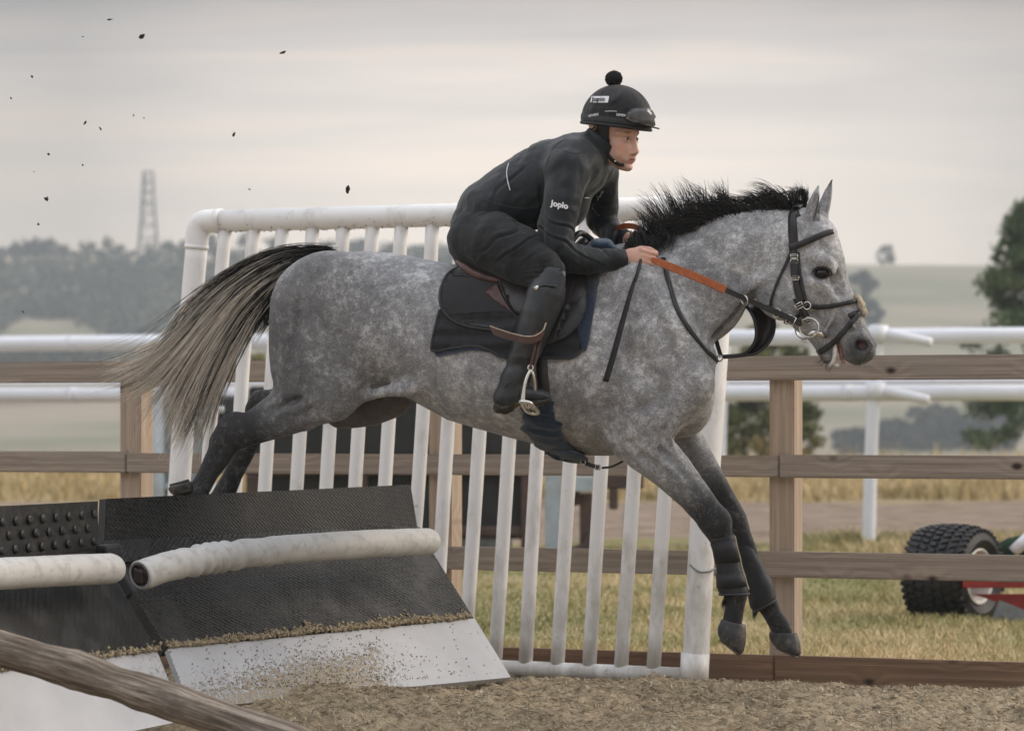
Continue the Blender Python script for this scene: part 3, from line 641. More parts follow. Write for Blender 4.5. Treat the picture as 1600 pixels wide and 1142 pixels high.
# ------------------------------------------------------------------ lattice mast on the ridge
pd = 690; mb = MB(); base = gp(231, pd)
mast = empty('lattice_mast', base, 'hazy steel lattice mast standing on the wooded ridge at left', 'mast')
def lv(py, half):
    c = P(231.5, py, pd); hw = half*pd/F; return [c+A(sx*hw, sy*hw, 0) for sx, sy in ((-1, -1), (1, -1), (1, 1), (-1, 1))]
LV = [lv(392, 15), lv(372, 13.2), lv(352, 11.5), lv(333, 10.3), lv(316, 9.3), lv(300, 8.4), lv(284, 7.6), lv(268, 7)]
for a, b in zip(LV[:-1], LV[1:]):
    for i in range(4):
        mb.tube([a[i], b[i]], .20, 5); mb.tube([a[i], b[(i+1) % 4]], .05, 4); mb.tube([b[i], b[(i+1) % 4]], .10, 4)
mb.tube([a_ for a_ in (base-A(0, 0, 2), LV[0][0])], .2, 4); mb.build('lattice', MT['pylon'], mast)
for px, py, h, rr in [(227, 283, 16, 2.2), (226, 316, 10, 2.0), (222.5, 328, 11, 2.2), (229, 300, 9, 1.8), (234, 322, 7, 1.8), (225, 345, 6, 1.6)]:
    mb = MB(); c = P(px, py, pd-1.6); mb.box(c, (rr*pd/F*1.6, .6, h*pd/F), bev=.08); mb.box(c+A(0, .8, 0), (.12, 1.4, .12)); mb.build('antenna', MT['pylon'], mast)

# ------------------------------------------------------------------ white running rails along the gallop
def running_rail(label, a0, a1, zs, rad, posts, cat='rail', lean=0.0, arm=True):
    t = empty('running_rail', (a0+a1)/2*A(1, 1, 0), label, cat)
    dirv = nrm(a1-a0)
    for z in zs:
        mb = MB(); q = np.array([a0+(a1-a0)*s+A(0, 0, z) for s in np.linspace(0, 1, 9)]); mb.tube(q, rad, 16, True, 1.0)
        for s in np.linspace(.06, .96, 7): c = a0+(a1-a0)*s+A(0, 0, z); mb.tube([c-dirv*.05, c+dirv*.05], rad*1.05, 16)
        mb.build('rail', MT['pvcblue'], t, True)
    for s in posts:
        b = a0+(a1-a0)*s; n = A(dirv[1], -dirv[0], 0); 
        if n[1] > 0: n = -n
        f = b+n*.34
        mb = MB(); top = f+A(.09+lean, 0, zs[0]+.10); q = np.array([f-A(0, 0, .15), f+A(.03, 0, zs[0]*.5), top]); mb.tube(catmull(q, 5), .060, 14); p = mb.build('post', MT['pvcblue'], t, True)
        if arm:
            for z in zs:
                mb = MB(); h = f+A((.09+lean)*(z/zs[0]), 0, z+.02)
                mb.tube([h-A(0, 0, .075), h+A(0, 0, .075)], .092, 14); mb.tube([h, h+A(.16, -.04, -.02), h+dirv*.48*(1 if dirv[0] > 0 else -1)+A(0, -.02, -.085)], [.055, .052, .045], 10)
                mb.build('bracket', MT['pvcblue'], t, True)
    return t
dA, dB = 33.0, 28.2
def s_px(px):
    a, b = P(-260, 645, dA), P(1760, 645, dB); best = min((abs(800+F*(a+(b-a)*s)[0]/((a+(b-a)*s)[1]+D0)-px), s) for s in np.linspace(0, 1, 2001)); return best[1]
zz = lambda py, d: HE+(645-py)*d/F
running_rail('nearer white plastic running rail with two bars and angled bracket arms', P(-260, 645, dA)*A(1, 1, 0), P(1760, 645, dB)*A(1, 1, 0), [zz(526, 29), zz(614, 29)], .073, [s_px(300), s_px(1372)])
running_rail('farther white plastic running rail seen between the nearer rail\'s bars', P(-160, 645, 47)*A(1, 1, 0), P(1900, 645, 41)*A(1, 1, 0), [zz(524, 43), zz(598, 43)], .075, [.66], arm=False)

# ------------------------------------------------------------------ brown farm machine beyond the fence
dm = 26.2
mach = empty('farm_trailer', P(640, 870, dm)*A(1, 1, 0), 'brown and black farm trailer parked on grass behind the wing bars', 'trailer')
def bpx(mb, x0, y0, x1, y1, d, thick, bev=.02): a, b = P(x0, y1, d), P(x1, y0, d); return mb.box((a+b)/2+A(0, thick/2, 0), (b[0]-a[0], thick, b[2]-a[2]), bev=bev)
mb = MB(); bpx(mb, 388, 604, 862, 712, dm, 1.7, .03); mb.build('body', MT['darkpanel'], mach)
mb = MB(); bpx(mb, 384, 716, 835, 842, dm+.12, .06); mb.build('side_panel', MT['darkpanel'], mach)
mb = MB()
for r4 in [(384, 708, 868, 742), (384, 742, 404, 862), (814, 742, 838, 865), (700, 822, 814, 838), (520, 836, 700, 850), (560, 742, 574, 838)]: bpx(mb, *r4, dm+.02+.002*r4[0]/100, .10)
mb.build('frame', MT['rust'], mach)
mb = MB(); bpx(mb, 716, 838, 800, 858, dm+.1, .5, .05); mb.build('step', MT['grey'], mach)
mb = MB(); bpx(mb, 852, 742, 876, 864, dm-.05, .12, .01); bpx(mb, 877, 744, 928, 768, dm-.05, .10, .01); mb.build('jack_leg', MT['galv'], mach)
mb = MB()
for r4 in [(930, 738, 1006, 764), (906, 770, 926, 862), (952, 764, 966, 796), (880, 748, 906, 790)]: bpx(mb, *r4, dm+.05, .14)
q = catmull([P(926, 836, dm), P(918, 852, dm), P(900, 862, dm), P(872, 866, dm)], 6); mb.tube(q, .05, 8); mb.build('drawbar', MT['rust'], mach)
mb = MB(); bpx(mb, 974, 796, 984, 862, dm+.05, .06); mb.build('chain_post', MT['galv'], mach)
mb = MB(); mb.tube([P(610, 835, dm+.9), P(610, 835, dm+1.5)], .20, 24); mb.build('wheel', MT['tyre'], mach, True); mb = MB(); mb.tube([P(450, 835, dm+.9), P(450, 835, dm+1.5)], .20, 24); mb.build('wheel', MT['tyre'], mach, True)
gate = empty('grey_hurdle', P(275, 900, 24)*A(1, 1, 0), 'grey blue metal hurdle leaning behind the left fence post', 'hurdle')
mb = MB(); dg = 21.5
for x0, x1, r_ in [(244, 246, .06), (288, 287, .035), (332, 327, .035)]: mb.tube([P(x0, 610, dg), P(x1, 905, dg)], r_, 10)
mb.tube([P(246, 615, dg), P(338, 680, dg)], .035, 8); mb.tube([P(246, 640, dg), P(350, 640, dg)], .025, 8); mb.tube([P(240, 760, dg), P(340, 764, dg)], .03, 8); mb.build('tube_frame', MT['galv'], gate, True)
mb = MB(); bpx(mb, 246, 640, 330, 790, dg+.05, .02, .004); mb.build('panel', MT['galv'], gate)
mb = MB(); bpx(mb, 322, 618, 392, 690, 24.5, .9, .12); tb = mb.build('bale_bag', MT['darkpanel']); prop(tb, 'black wrapped bale glimpsed behind the wing beside the horse\'s hocks', 'bale')

# ------------------------------------------------------------------ red implement with the knobbly tyre
wd = 18.4; wc = P(1489, 899, wd); Rw = .285
imp = empty('field_roller', wc*A(1, 1, 0), 'red grass implement with a fat knobbly tyre parked beyond the fence', 'implement')
ax = nrm(A(.80, -.60, 0)); fr = nrm(np.cross(ax, A(0, 0, 1)))
def wheel(c, R, Wd):
    prof = [(-.40, .55), (-.5, .74), (-.47, .88), (-.34, .965), (-.12, 1.0), (.12, 1.0), (.34, .965), (.47, .88), (.5, .74), (.40, .55)]
    V, Fc = [], []; S = 64; m = len(prof)
    for i in range(S):
        a = 2*np.pi*i/S; d = math.cos(a)*fr+math.sin(a)*A(0, 0, 1)
        for w, q in prof: V.append(c+ax*w*Wd+d*q*R)
    for i in range(S):
        for j in range(m): Fc.append((i*m+j, i*m+(j+1) % m, ((i+1) % S)*m+(j+1) % m, ((i+1) % S)*m+j))
    mb = MB(); mb.add(V, Fc)
    for i in range(40):                       # tread blocks in a chevron
        a = 2*np.pi*i/40
        for j, (w, q) in enumerate([(-.43, .93), (-.30, .985), (-.15, 1.01), (0, 1.016), (.15, 1.01), (.30, .985), (.43, .93)]):
            aa = a+(.07 if j % 2 else 0); d = math.cos(aa)*fr+math.sin(aa)*A(0, 0, 1); tg = np.cross(ax, d); tw = .35*(1 if j < 3 else -1 if j > 3 else 0)
            mb.box(c+ax*w*Wd+d*q*R, (Wd*.105, R*.085, R*.075), [nrm(ax+tg*tw), nrm(tg-ax*tw), d])
    ty = mb.build('tyre', MT['tyre'], imp, False)
    mb = MB(); V, Fc = [], []; pr = [(.44, .57), (.46, .54), (.40, .50), (.20, .46), (.05, .44), (.05, .16), (.16, .13), (.16, .0)]
    for i in range(40):
        a = 2*np.pi*i/40; d = math.cos(a)*fr+math.sin(a)*A(0, 0, 1)
        for w, q in pr: V.append(c+ax*w*Wd+d*q*R)
    for i in range(40):
        for j in range(len(pr)-1): Fc.append((i*8+j, i*8+j+1, ((i+1) % 40)*8+j+1, ((i+1) % 40)*8+j))
    mb.add(V, Fc)
    for i in range(5):
        a = 2*np.pi*i/5; d = math.cos(a)*fr+math.sin(a)*A(0, 0, 1); mb.tube([c+ax*.05*Wd+d*.28*R, c+ax*.09*Wd+d*.28*R], .012, 8)
    mb.build('rim', MT['rim'], imp, True)
wheel(wc, Rw, .40)
mb = MB(); e = wc+ax*.27
mb.box(P(1585, 911, wd-.32)+A(.28, 0, 0), (1.15, .07, .05), bev=.006); mb.tube([wc, e+A(.05, 0, 0)], .035, 12); mb.build('axle_beam', MT['red'], imp)
mb = MB(); mb.prism([P(1520, 928, wd-.3), P(1640, 928, wd-.3), P(1640, 985, wd-.3), P(1598, 958, wd-.3), P(1570, 944, wd-.3)], (0, .05, 0)); mb.build('side_frame', MT['red'], imp)
mb = MB(); mb.prism([P(1562, 937, wd-.32), P(1640, 968, wd-.32), P(1640, 979, wd-.32), P(1546, 979, wd-.32)], (0, .03, 0)); mb.tube([P(1570, 960, wd-.36), P(1570, 960, wd-.3)], .014, 8); mb.build('guard_plate', MT['grey'], imp)
mb = MB(); mb.tube([P(1556, 872, wd+.2), P(1580, 866, wd+.2), P(1620, 860, wd+.2)], [.07, .10, .11], 14); mb.build('brush', MT['green'], imp, True)
mb = MB(); mb.tube([P(1583, 862, wd), P(1600, 846, wd), P(1625, 822, wd)], .035, 14); mb.build('handle', MT['pvc'], imp, True)

# ------------------------------------------------------------------ post and rail fence with kick board
fence = empty('wooden_fence', on_plane(800, 1075), 'weathered wooden post and rail fence with kick board behind the jump', 'fence')
FR = np.array([FA, -FN, [0, 0, 1]])
def plank(name, t0, t1, z0, z1, th, off, mat, bev=.004, tilt=0.0):
    c = FP+FA*(t0+t1)/2+FN*off; c[2] = (z0+z1)/2; L = t1-t0
    mb = MB(); b = bmesh.new(); bmesh.ops.create_cube(b, size=1.0)
    for v in b.verts: v.co = Vector((v.co.x*L, v.co.y*th, v.co.z*(z1-z0)))
    bmesh.ops.bevel(b, geom=list(b.edges), offset=bev, segments=2, affect='EDGES'); b.verts.index_update()
    V = np.array([v.co[:] for v in b.verts]); Fc = [[v.index for v in f.verts] for f in b.faces]; b.free()
    me = bpy.data.meshes.new(name); me.from_pydata(V.tolist(), [], Fc); me.materials.append(mat)
    o = bpy.data.objects.new(name, me); COL.objects.link(o); o.parent = fence; o.location = (c-np.array(fence.location)).tolist()
    o.rotation_euler = (0, tilt, math.atan2(FA[1], FA[0])); return o
def t_at(px): p = on_plane(px, 645); return (p-FP)@FA
posts = [t_at(p) for p in (-330, 203, 687, 1221, 1780)]
for i, t in enumerate(posts): plank('post', t-.055, t+.055, -.3, 1.325 if i else 1.325, .13, -.066, MT['post'], .006)
def run(z0, z1, th, off, mat, cuts, tl):
    for a, b in zip(cuts[:-1], cuts[1:]): plank('rail' if mat is not MT['board'] else 'kick_board', a+.002, b-.002, z0+random.uniform(-.004, .004), z1+random.uniform(-.004, .004), th, off, mat, .005, random.uniform(-.0012, .0012))
e0, e1 = posts[0]-.2, posts[-1]+.2
run(1.322, 1.422, .038, .0205, MT['wood'], [e0, posts[2], e1], 0)
run(.905, 1.000, .038, .0205, MT['wood'], [e0, posts[1], posts[3], e1], 0)
run(.484, .588, .038, .0205, MT['wood'], [e0, posts[2], posts[3]-.3, e1], 0)
run(-.06, .150, .045, .024, MT['board'], [e0, posts[2], posts[3]-.02, e1], 0)

# ------------------------------------------------------------------ white plastic wing
wo = .27
wing = empty('jump_wing', on_plane(700, 1060, wo), 'tall white plastic pipe wing with slanting bars between horse and fence', 'jump wing')
wp = lambda px, py, o=wo: on_plane(px, py, o)
mb = MB(); q = [wp(1085, 1066), wp(1086, 1040), wp(1130, 330)]
mb.tube(catmull([wp(1085, 1068), wp(1097, 850), wp(1114, 600), wp(1131, 318)], 5), .056, 20); mb.build('post', MT['wing'], wing, True)
mb = MB(); mb.tube([wp(1084, 1070), wp(1086.5, 1020)], .061, 20); mb.build('foot_socket', MT['wing'], wing, True)
mb = MB(); mb.tube(catmull([wp(1078, 882, wo+.045), wp(1092, 893, wo+.062), wp(1108, 893, wo+.05), wp(1117, 888, wo+.01)], 5), .0045, 8); mb.build('cord', MT['grey'], wing, True)
mb = MB(); mb.tube(catmull([wp(262, 1010), wp(280, 760), wp(296, 520), wp(308, 378)], 5), .050, 20); mb.build('post', MT['wing'], wing, True)
el = catmull([wp(307, 386), wp(309, 362), wp(314, 350), wp(324, 346), wp(345, 345.5)], 6); mb = MB(); mb.tube(el, .053, 20); mb.tube([wp(306.7, 389), wp(307.2, 383)], .0555, 20); mb.tube([wp(338, 345.5), wp(347, 345.3)], .0555, 20); mb.build('elbow', MT['wing'], wing, True)
mb = MB(); mb.tube([wp(345, 345.4), wp(740, 335), wp(1131, 322)], .050, 20); mb.build('top_rail', MT['wing'], wing, True)
mb = MB(); mb.tube([wp(262, 1016), wp(700, 1040), wp(1086, 1056)], .035, 16); mb.build('bottom_rail', MT['wing'], wing, True)
mb = MB(); q = [wp(345+i*3.94, 345.4+ -i*.117, wo) for i in range(200)]
r = np.random.default_rng(4); Vm = []
for i in range(1500):
    s = r.uniform(0, 1); s = s if r.uniform() < .6 else r.uniform(.2, .75); a = wp(345+s*786, 345.4-s*23.4); th = r.normal(0, .5); a = a+A(0, 0, -1)*.050*math.cos(th)+FN*.050*math.sin(th)
    v = a+r.normal(0, .004, (3, 3)); Vm.append(v)
mesh_obj('algae', np.vstack(Vm), np.arange(len(Vm)*3).reshape(-1, 3), MT['moss'], wing, False)
tops = [352, 397, 442, 489, 537, 583, 628, 676, 723, 770, 818, 866, 916, 966, 1016, 1067]
for i, x in enumerate(tops):
    y0 = 352-(x-352)*.03; xb = x-41-i*.35; yb = 1009+(xb-262)*.052
    bow = random.uniform(-3, 3)+(5 if i in (7,) else 0)
    mb = MB(); mb.tube(catmull([wp(xb, yb, wo-.006), wp(xb+14+bow, yb-235, wo-.004), wp(xb+28+bow, yb-460, wo-.004), wp(x, y0, wo-.004)], 5), .0305, 14); mb.build('bar', MT['wing'], wing, True)

# ------------------------------------------------------------------ the hurdle: two padded modules end to end
def quad_sheet(mb, c, nu, nv, th, jit=0.0, seed=0, sag=None):  # c: corners (left-bottom, right-bottom, right-top, left-top)
    c = [np.asarray(v, float) for v in c]; n = nrm(np.cross(c[1]-c[0], c[3]-c[0])); V = []
    for j in range(nv+1):
        for i in range(nu+1):
            u, v = i/nu, j/nv; V.append((c[0]*(1-u)+c[1]*u)*(1-v)+(c[3]*(1-u)+c[2]*u)*v)
    V = np.array(V)
    if n[1] > 0: n = -n
    if jit: V = V+n*(fbm(V*3, 3, seed)*jit)[:, None]
    if sag is not None: V = V+n*sag(V)[:, None]
    m = len(V); I = np.arange(m).reshape(nv+1, nu+1); Q = [(I[j, i], I[j, i+1], I[j+1, i+1], I[j+1, i]) for j in range(nv) for i in range(nu)]
    per = list(I[0, :])+list(I[1:, -1])+list(I[-1, :-1][::-1])+list(I[1:-1, 0][::-1]); k = len(per)
    Q2 = [tuple(a+m for a in q)[::-1] for q in Q]; S = [(per[a], per[a]+m, per[(a+1) % k]+m, per[(a+1) % k]) for a in range(k)]
    mb.add(np.vstack([V, V-n*th]), Q+Q2+S); return V, n, I
def uv_by_axes(o, u, v):
    me = o.data; uvl = me.uv_layers.new(name='UVMap'); co = np.zeros(len(me.vertices)*3); me.vertices.foreach_get('co', co); co = co.reshape(-1, 3)
    li = np.zeros(len(me.loops), int); me.loops.foreach_get('vertex_index', li); q = np.stack([co@nrm(u), co@nrm(v)], -1)[li]; pn = np.zeros(len(me.polygons)*3); me.polygons.foreach_get('normal', pn); pn = pn.reshape(-1, 3); lt_ = np.zeros(len(me.polygons), int); me.polygons.foreach_get('loop_total', lt_); q[np.repeat(np.abs(pn@nrm(np.cross(u, v))) < .7, lt_)] = (.021, .004); uvl.data.foreach_set('uv', q.ravel())
GJ = 'padded hurdle modules'
# right module: corners behind their pixels; it runs from near left to far right and leans away
RB, LB = P(795, 1052, 12.78), P(288, 1082, 11.40)
RJ, LJ = P(741, 966, 12.90), P(262, 1013, 11.53)
RT, LT = P(652, 824, 13.10), P(163, 852, 11.73)
RU, LU = P(640, 757, 13.13), P(167, 779, 11.76)
ext = lambda a, b, t: a+(b-a)*t
jump = empty('padded_hurdle', (LB+RB)/2*A(1, 1, 0)+A(0, 0, .05), 'right padded hurdle module with plain top strip and wrinkled open-ended roll', 'hurdle', GJ)
mb = MB(); V, n, I = quad_sheet(mb, [ext(LB, LJ, -.35), ext(RB, RJ, -.06), RJ, LJ], 60, 22, .022, .004, 1)
def foot_cols(Vs, o, bottom_c):
    me = o.data; a = me.color_attributes.new('col', 'FLOAT_COLOR', 'POINT'); co = np.zeros(len(me.vertices)*3); me.vertices.foreach_get('co', co); co = co.reshape(-1, 3)+np.array(o.parent.location)
    dd = co[:, 1]+D0; px = 800+co[:, 0]*F/dd; py = 645-(co[:, 2]-HE)*F/dd; g = bottom_c(px, py)
    c = np.ones((len(co), 4), np.float32); c[:, :3] = g[:, None]; a.data.foreach_set('color', c.ravel())
o = mb.build('foot_board', MT['foot'], jump, False)
def g_right(px, py):
    top = 1013-(px-262)*.098; v = np.clip((py-top)/70, 0, 1.4)          # 0 at the upper edge
    return np.clip(.12+.48*v*sstep(700, 560, px)+.30*np.exp(-((px-500)/130)**2-((v-.75)/.5)**2)+.18*np.exp(-((px-585)/18)**2-((v-.4)/.3)**2)-.10*sstep(330, 270, px), 0, .95)
foot_cols(V, o, g_right)
mb = MB(); quad_sheet(mb, [LJ+(LT-LJ)*.01, RJ+(RT-RJ)*.01, RT, LT], 40, 16, .05, .006, 2); o = mb.build('sloping_mat', MT['tread'], jump); uv_by_axes(o, RJ-LJ, LT-LJ)
mb = MB(); q0, q1 = ext(LT, LU, .0), ext(RT, RU, .0); quad_sheet(mb, [q0, q1, RU, LU], 44, 8, .035, .007, 3, lambda V: .006*np.sin(V[:, 0]*9)); o = mb.build('top_strip', MT['treadside'], jump); uv_by_axes(o, RT-LT, LU-LT)
mb = MB(); mb.tube([LJ*.5+LT*.5-(RJ-LJ)*.015+A(0, .06, 0), LT-(RJ-LJ)*.01+A(0, .05, 0)], .03, 8)
qd = nrm(RT-LT); mb.box((LT+RT)/2+A(0, .10, -.03), (np.linalg.norm(RT-LT)*.97, .08, .06), [qd, nrm(np.cross(A(0, 0, 1), qd)), A(0, 0, 1)], .005)
for s in (.04, .5, .96):
    a = LT+(RT-LT)*s+A(0, .10, -.05); mb.tube([a, A(a[0]+.12, a[1]+.30, .0)], .025, 8)
mb.build('back_frame', MT['leather'], jump)
mb = MB(); V, n, I = quad_sheet(mb, [ext(LT, LJ, .20)+A(0, -.02, .012), ext(RT, RJ, .05)+A(0, -.02, .012), ext(RT, RJ, .0)+A(0, -.02, .012), ext(LT, LJ, -.02)+A(0, -.02, .012)], 40, 6, .01, .008, 6); o = mb.build('mat_fold', MT['tread'], jump); uv_by_axes(o, RT-LT, LJ-LT)
def roll(mb, path, rad, seed, wr=0.0, seg=40):
    q = catmull(path, 26); m = len(q); t = nrm(np.gradient(q, axis=0)); n0 = nrm(np.cross(t, A(0, 0, 1))); b0 = np.cross(n0, t); V = []
    a = np.linspace(0, 2*np.pi, seg, endpoint=False); s = np.linspace(0, 1, m)
    for i in range(m):
        for j in range(seg):
            w = math.exp(-((s[i]-.40)/.11)**2)
            rr = rad*(1+.014*fbm(A(s[i]*6, math.cos(a[j]), math.sin(a[j])), 3, seed))+wr*w*.008*(math.sin(s[i]*150+2.2*math.cos(a[j]-1)+3*math.sin(s[i]*31)))+.0012*float(vnoise(A(s[i]*26, a[j]*1.4, seed)))
            if i == 0 or i == m-1: rr *= .93
            V.append(q[i]+n0[i]*rr*math.cos(a[j])+b0[i]*rr*math.sin(a[j])*(.90+.0*s[i]))
    Fc = [(i*seg+j, i*seg+(j+1) % seg, (i+1)*seg+(j+1) % seg, (i+1)*seg+j) for i in range(m-1) for j in range(seg)]
    return np.array(V), Fc, q, n0, b0, seg
def rollpart(parent, path, rad, seed, wr, open_end):
    mb = MB(); V, Fc, q, n0, b0, seg = roll(mb, path, rad, seed, wr); m = len(q); mb.add(V, Fc)
    e = q[-1]+(q[-1]-q[-2])*.6; R = V[-seg:]; mb.add(np.vstack([R, e+(R-q[-1])*.8, e[None]+(q[-1]-q[-2])*.25]), [(i, (i+1) % seg, seg+(i+1) % seg, seg+i) for i in range(seg)]+[(seg+i, seg+(i+1) % seg, 2*seg) for i in range(seg)])
    S = V[:seg]; d = nrm(q[1]-q[0])
    inn = [q[0]+(S-q[0])*f+d*g for f, g in ((.80, 0), (.76, .022), (.0, .022))]
    mb.add(np.vstack([S]+inn), [(k*seg+i, k*seg+(i+1) % seg, (k+1)*seg+(i+1) % seg, (k+1)*seg+i) for k in range(3) for i in range(seg)])
    o = mb.build('padded_roll', MT['roll'], parent, True)
    if open_end:                              # rolled-up core showing in the open end
        mb = MB(); sp = []
        for i in range(60): th = i/59*2*np.pi*2.2; rr = rad*(.74-.40*i/59); sp.append(q[0]-d*.004+n0[0]*rr*math.cos(th)+b0[0]*rr*math.sin(th))
        for i in range(59): mb.add([sp[i], sp[i+1], sp[i+1]+d*.03, sp[i]+d*.03], [(0, 1, 2, 3)])
        mb.box(q[0]+d*.004, (.030, .046, .05), [d, nrm(n0[0]-b0[0]*.25), nrm(b0[0]+n0[0]*.25)], .006); mb.build('roll_core', MT['core'], o)
    return o
rl = [(218, 899, 11.42), (262, 885, 11.52), (330, 872, 11.70), (450, 858, 12.03), (570, 850, 12.37), (672, 846, 12.66)]
rollpart(jump, [P(*v) for v in rl], .060, 3, 1.0, True)
# left module, lower studded strip, continues out of frame at left
dl = 11.46; bx = (LT-RT)/np.linalg.norm(LT-RT); sl_ = lambda a, k: a+bx*k
def onl(px, py, d): return P(px, py, d)
l2 = empty('padded_hurdle', P(60, 1120, 11)*A(1, 1, 0), 'left padded hurdle module with studded black top strip and smooth white roll', 'hurdle', GJ)
rb, rj, rt, ru = P(270, 1078, 11.28), P(246, 1016, 11.36), P(150, 858, 11.56), P(152, 783, 11.60)
lb, lj, lt, lu = P(-360, 1190, 9.6), P(-340, 1090, 9.72), P(-300, 905, 9.95), P(-300, 806, 10.0)
mb = MB(); V, n, I = quad_sheet(mb, [ext(lb, lj, -.7), ext(rb, rj, -.75), rj, lj], 50, 18, .022, .004, 11); o = mb.build('foot_board', MT['foot'], l2)
foot_cols(V, o, lambda px, py: np.clip(.17+.26*sstep(140, 250, px)*sstep(1150, 1040, py)+.15*sstep(1016, 1070, py)*sstep(60, 250, px), 0, 1))
mb = MB(); quad_sheet(mb, [lj, rj, rt, lt], 40, 14, .05, .006, 12); o = mb.build('sloping_mat', MT['treadside'], l2); uv_by_axes(o, rj-lj, lt-lj)
mb = MB(); V, n, I = quad_sheet(mb, [lt, rt, ru, lu], 60, 10, .04, .016, 13)
du, dv2 = nrm(rt-lt), nrm(ru-rt)
Ls = np.linalg.norm(rt-lt); 
for row in range(4):
    for i in range(26):
        s = (i+.5*(row % 2))*.088+.03; v = .03+row*.05
        if s > Ls-.03: continue
        c = rt-du*s; f = s/Ls; hgt = np.linalg.norm(ru-rt)*(1-f)+np.linalg.norm(lu-lt)*f
        if v > hgt-.02: continue
        c = c+dv2*v; mb.tube([c-n*.004, c+n*.012, c+n*.016], [.0175, .0165, .010], 14)
mb.build('top_strip', MT['stud'], l2)
qd = nrm(rt-lt); mb = MB(); mb.box((lt+rt)/2+A(0, .09, -.03), (np.linalg.norm(rt-lt)*.97, .07, .06), [qd, nrm(np.cross(A(0, 0, 1), qd)), A(0, 0, 1)], .005); mb.box(rt+A(.05, -.03, -.005), (.11, .05, .05), [qd, nrm(np.cross(A(0, 0, 1), qd)), A(0, 0, 1)], .012)
for s in (.04, .5, .9):
    a = lt+(rt-lt)*s+A(0, .10, -.05); mb.tube([a, A(a[0]+.12, a[1]+.30, .0)], .025, 8)
mb.tube([rj+A(-.02, .02, -.02), rt+A(-.02, .03, 0)], .022, 8); mb.build('back_frame', MT['leather'], l2)
rollpart(l2, [P(-260, 912, 9.85), P(-100, 902, 10.3), P(60, 893, 10.85), P(176, 888, 11.25)], .060, 9, .15, False)
# crumbs of the surface kicked onto the boards and lying along the join
r = np.random.default_rng(8); Vc, Fcs, k0 = [], [], 0
def crumb(c, s, MBx): 
    u = nrm(r.normal(0, 1, (6, 3)))*s*r.uniform(.5, 1.1, (6, 1)); b = [A(1, 0, 0), A(-1, 0, 0), A(0, 1, 0), A(0, -1, 0), A(0, 0, 1), A(0, 0, -1)]
    MBx.add(np.array(b)*s+u*.6+c, [(0, 2, 4), (2, 1, 4), (1, 3, 4), (3, 0, 4), (2, 0, 5), (1, 2, 5), (3, 1, 5), (0, 3, 5)])
mb = MB(); nrmR = nrm(np.cross(RJ-LJ, LT-LJ)); nrmR = nrmR if nrmR[1] < 0 else -nrmR
for i in range(1500):
    s = r.uniform(0, .98); w = .35+.65*abs(vnoise(A(s*9, 3, 1))); h = abs(r.normal(0, .016))*w*1.6; c = LJ+(RJ-LJ)*s+nrm(LT-LJ)*h+nrmR*(.004+r.uniform(0, .022)*w*max(0, 1-h*18)); crumb(c, r.uniform(.003, .009), mb)
for i in range(500):
    s = r.uniform(0.5, 1); h = abs(r.normal(0, .012)); n2 = nrm(np.cross(rj-lj, lt-lj)); n2 = n2 if n2[1] < 0 else -n2; crumb(lj+(rj-lj)*s+nrm(lt-lj)*h+n2*(.004+r.uniform(0, .015)), r.uniform(.003, .009), mb)
nb = nrm(np.cross(RB-LB, LJ-LB)); nb = nb if nb[1] < 0 else -nb
for i in range(1100):
    s = np.clip(r.normal(.42, .2), 0, .98); v = r.uniform(0, 1)**1.8*.95; crumb(ext(LB, RB, s)+(ext(LJ, RJ, s)-ext(LB, RB, s))*v+nb*.002, r.uniform(.001, .0036), mb)
prop(mb.build('sand_crumbs', MT['crumb']), kind='stuff')
# weathered round pole in the foreground
pole = catmull([P(-420, 905, 10.5), P(-5, 1012, 10.1), P(215, 1078, 9.93), P(460, 1162, 9.72), P(760, 1262, 9.5)], 30)
V, Fc = tube(pole, .058+.0035*np.sin(np.arange(len(pole))*.31)+.003*vnoise(np.stack([np.arange(len(pole))*.2]*3, -1)), 32); V = V+nrm(V-V.mean(0))*0
V = V+np.stack([0*V[:, 0], .004*fbm(V*11, 3, 2), .004*fbm(V*11, 3, 4)], -1)
gpole = mesh_obj('ground_pole', V, Fc, MT['log']); uvl = gpole.data.uv_layers.new(name='UVMap'); mm = len(pole); arc = np.concatenate([[0], np.cumsum(np.linalg.norm(np.diff(pole, axis=0), axis=1))])
for lp in gpole.data.loops:
    i_, j_ = divmod(lp.vertex_index, 32); ang_ = abs(j_-16)/16; uvl.data[lp.index].uv = (arc[min(i_, mm-1)], ang_*.18)
prop(gpole, 'weathered round wooden pole slanting across the lower left foreground', 'pole')

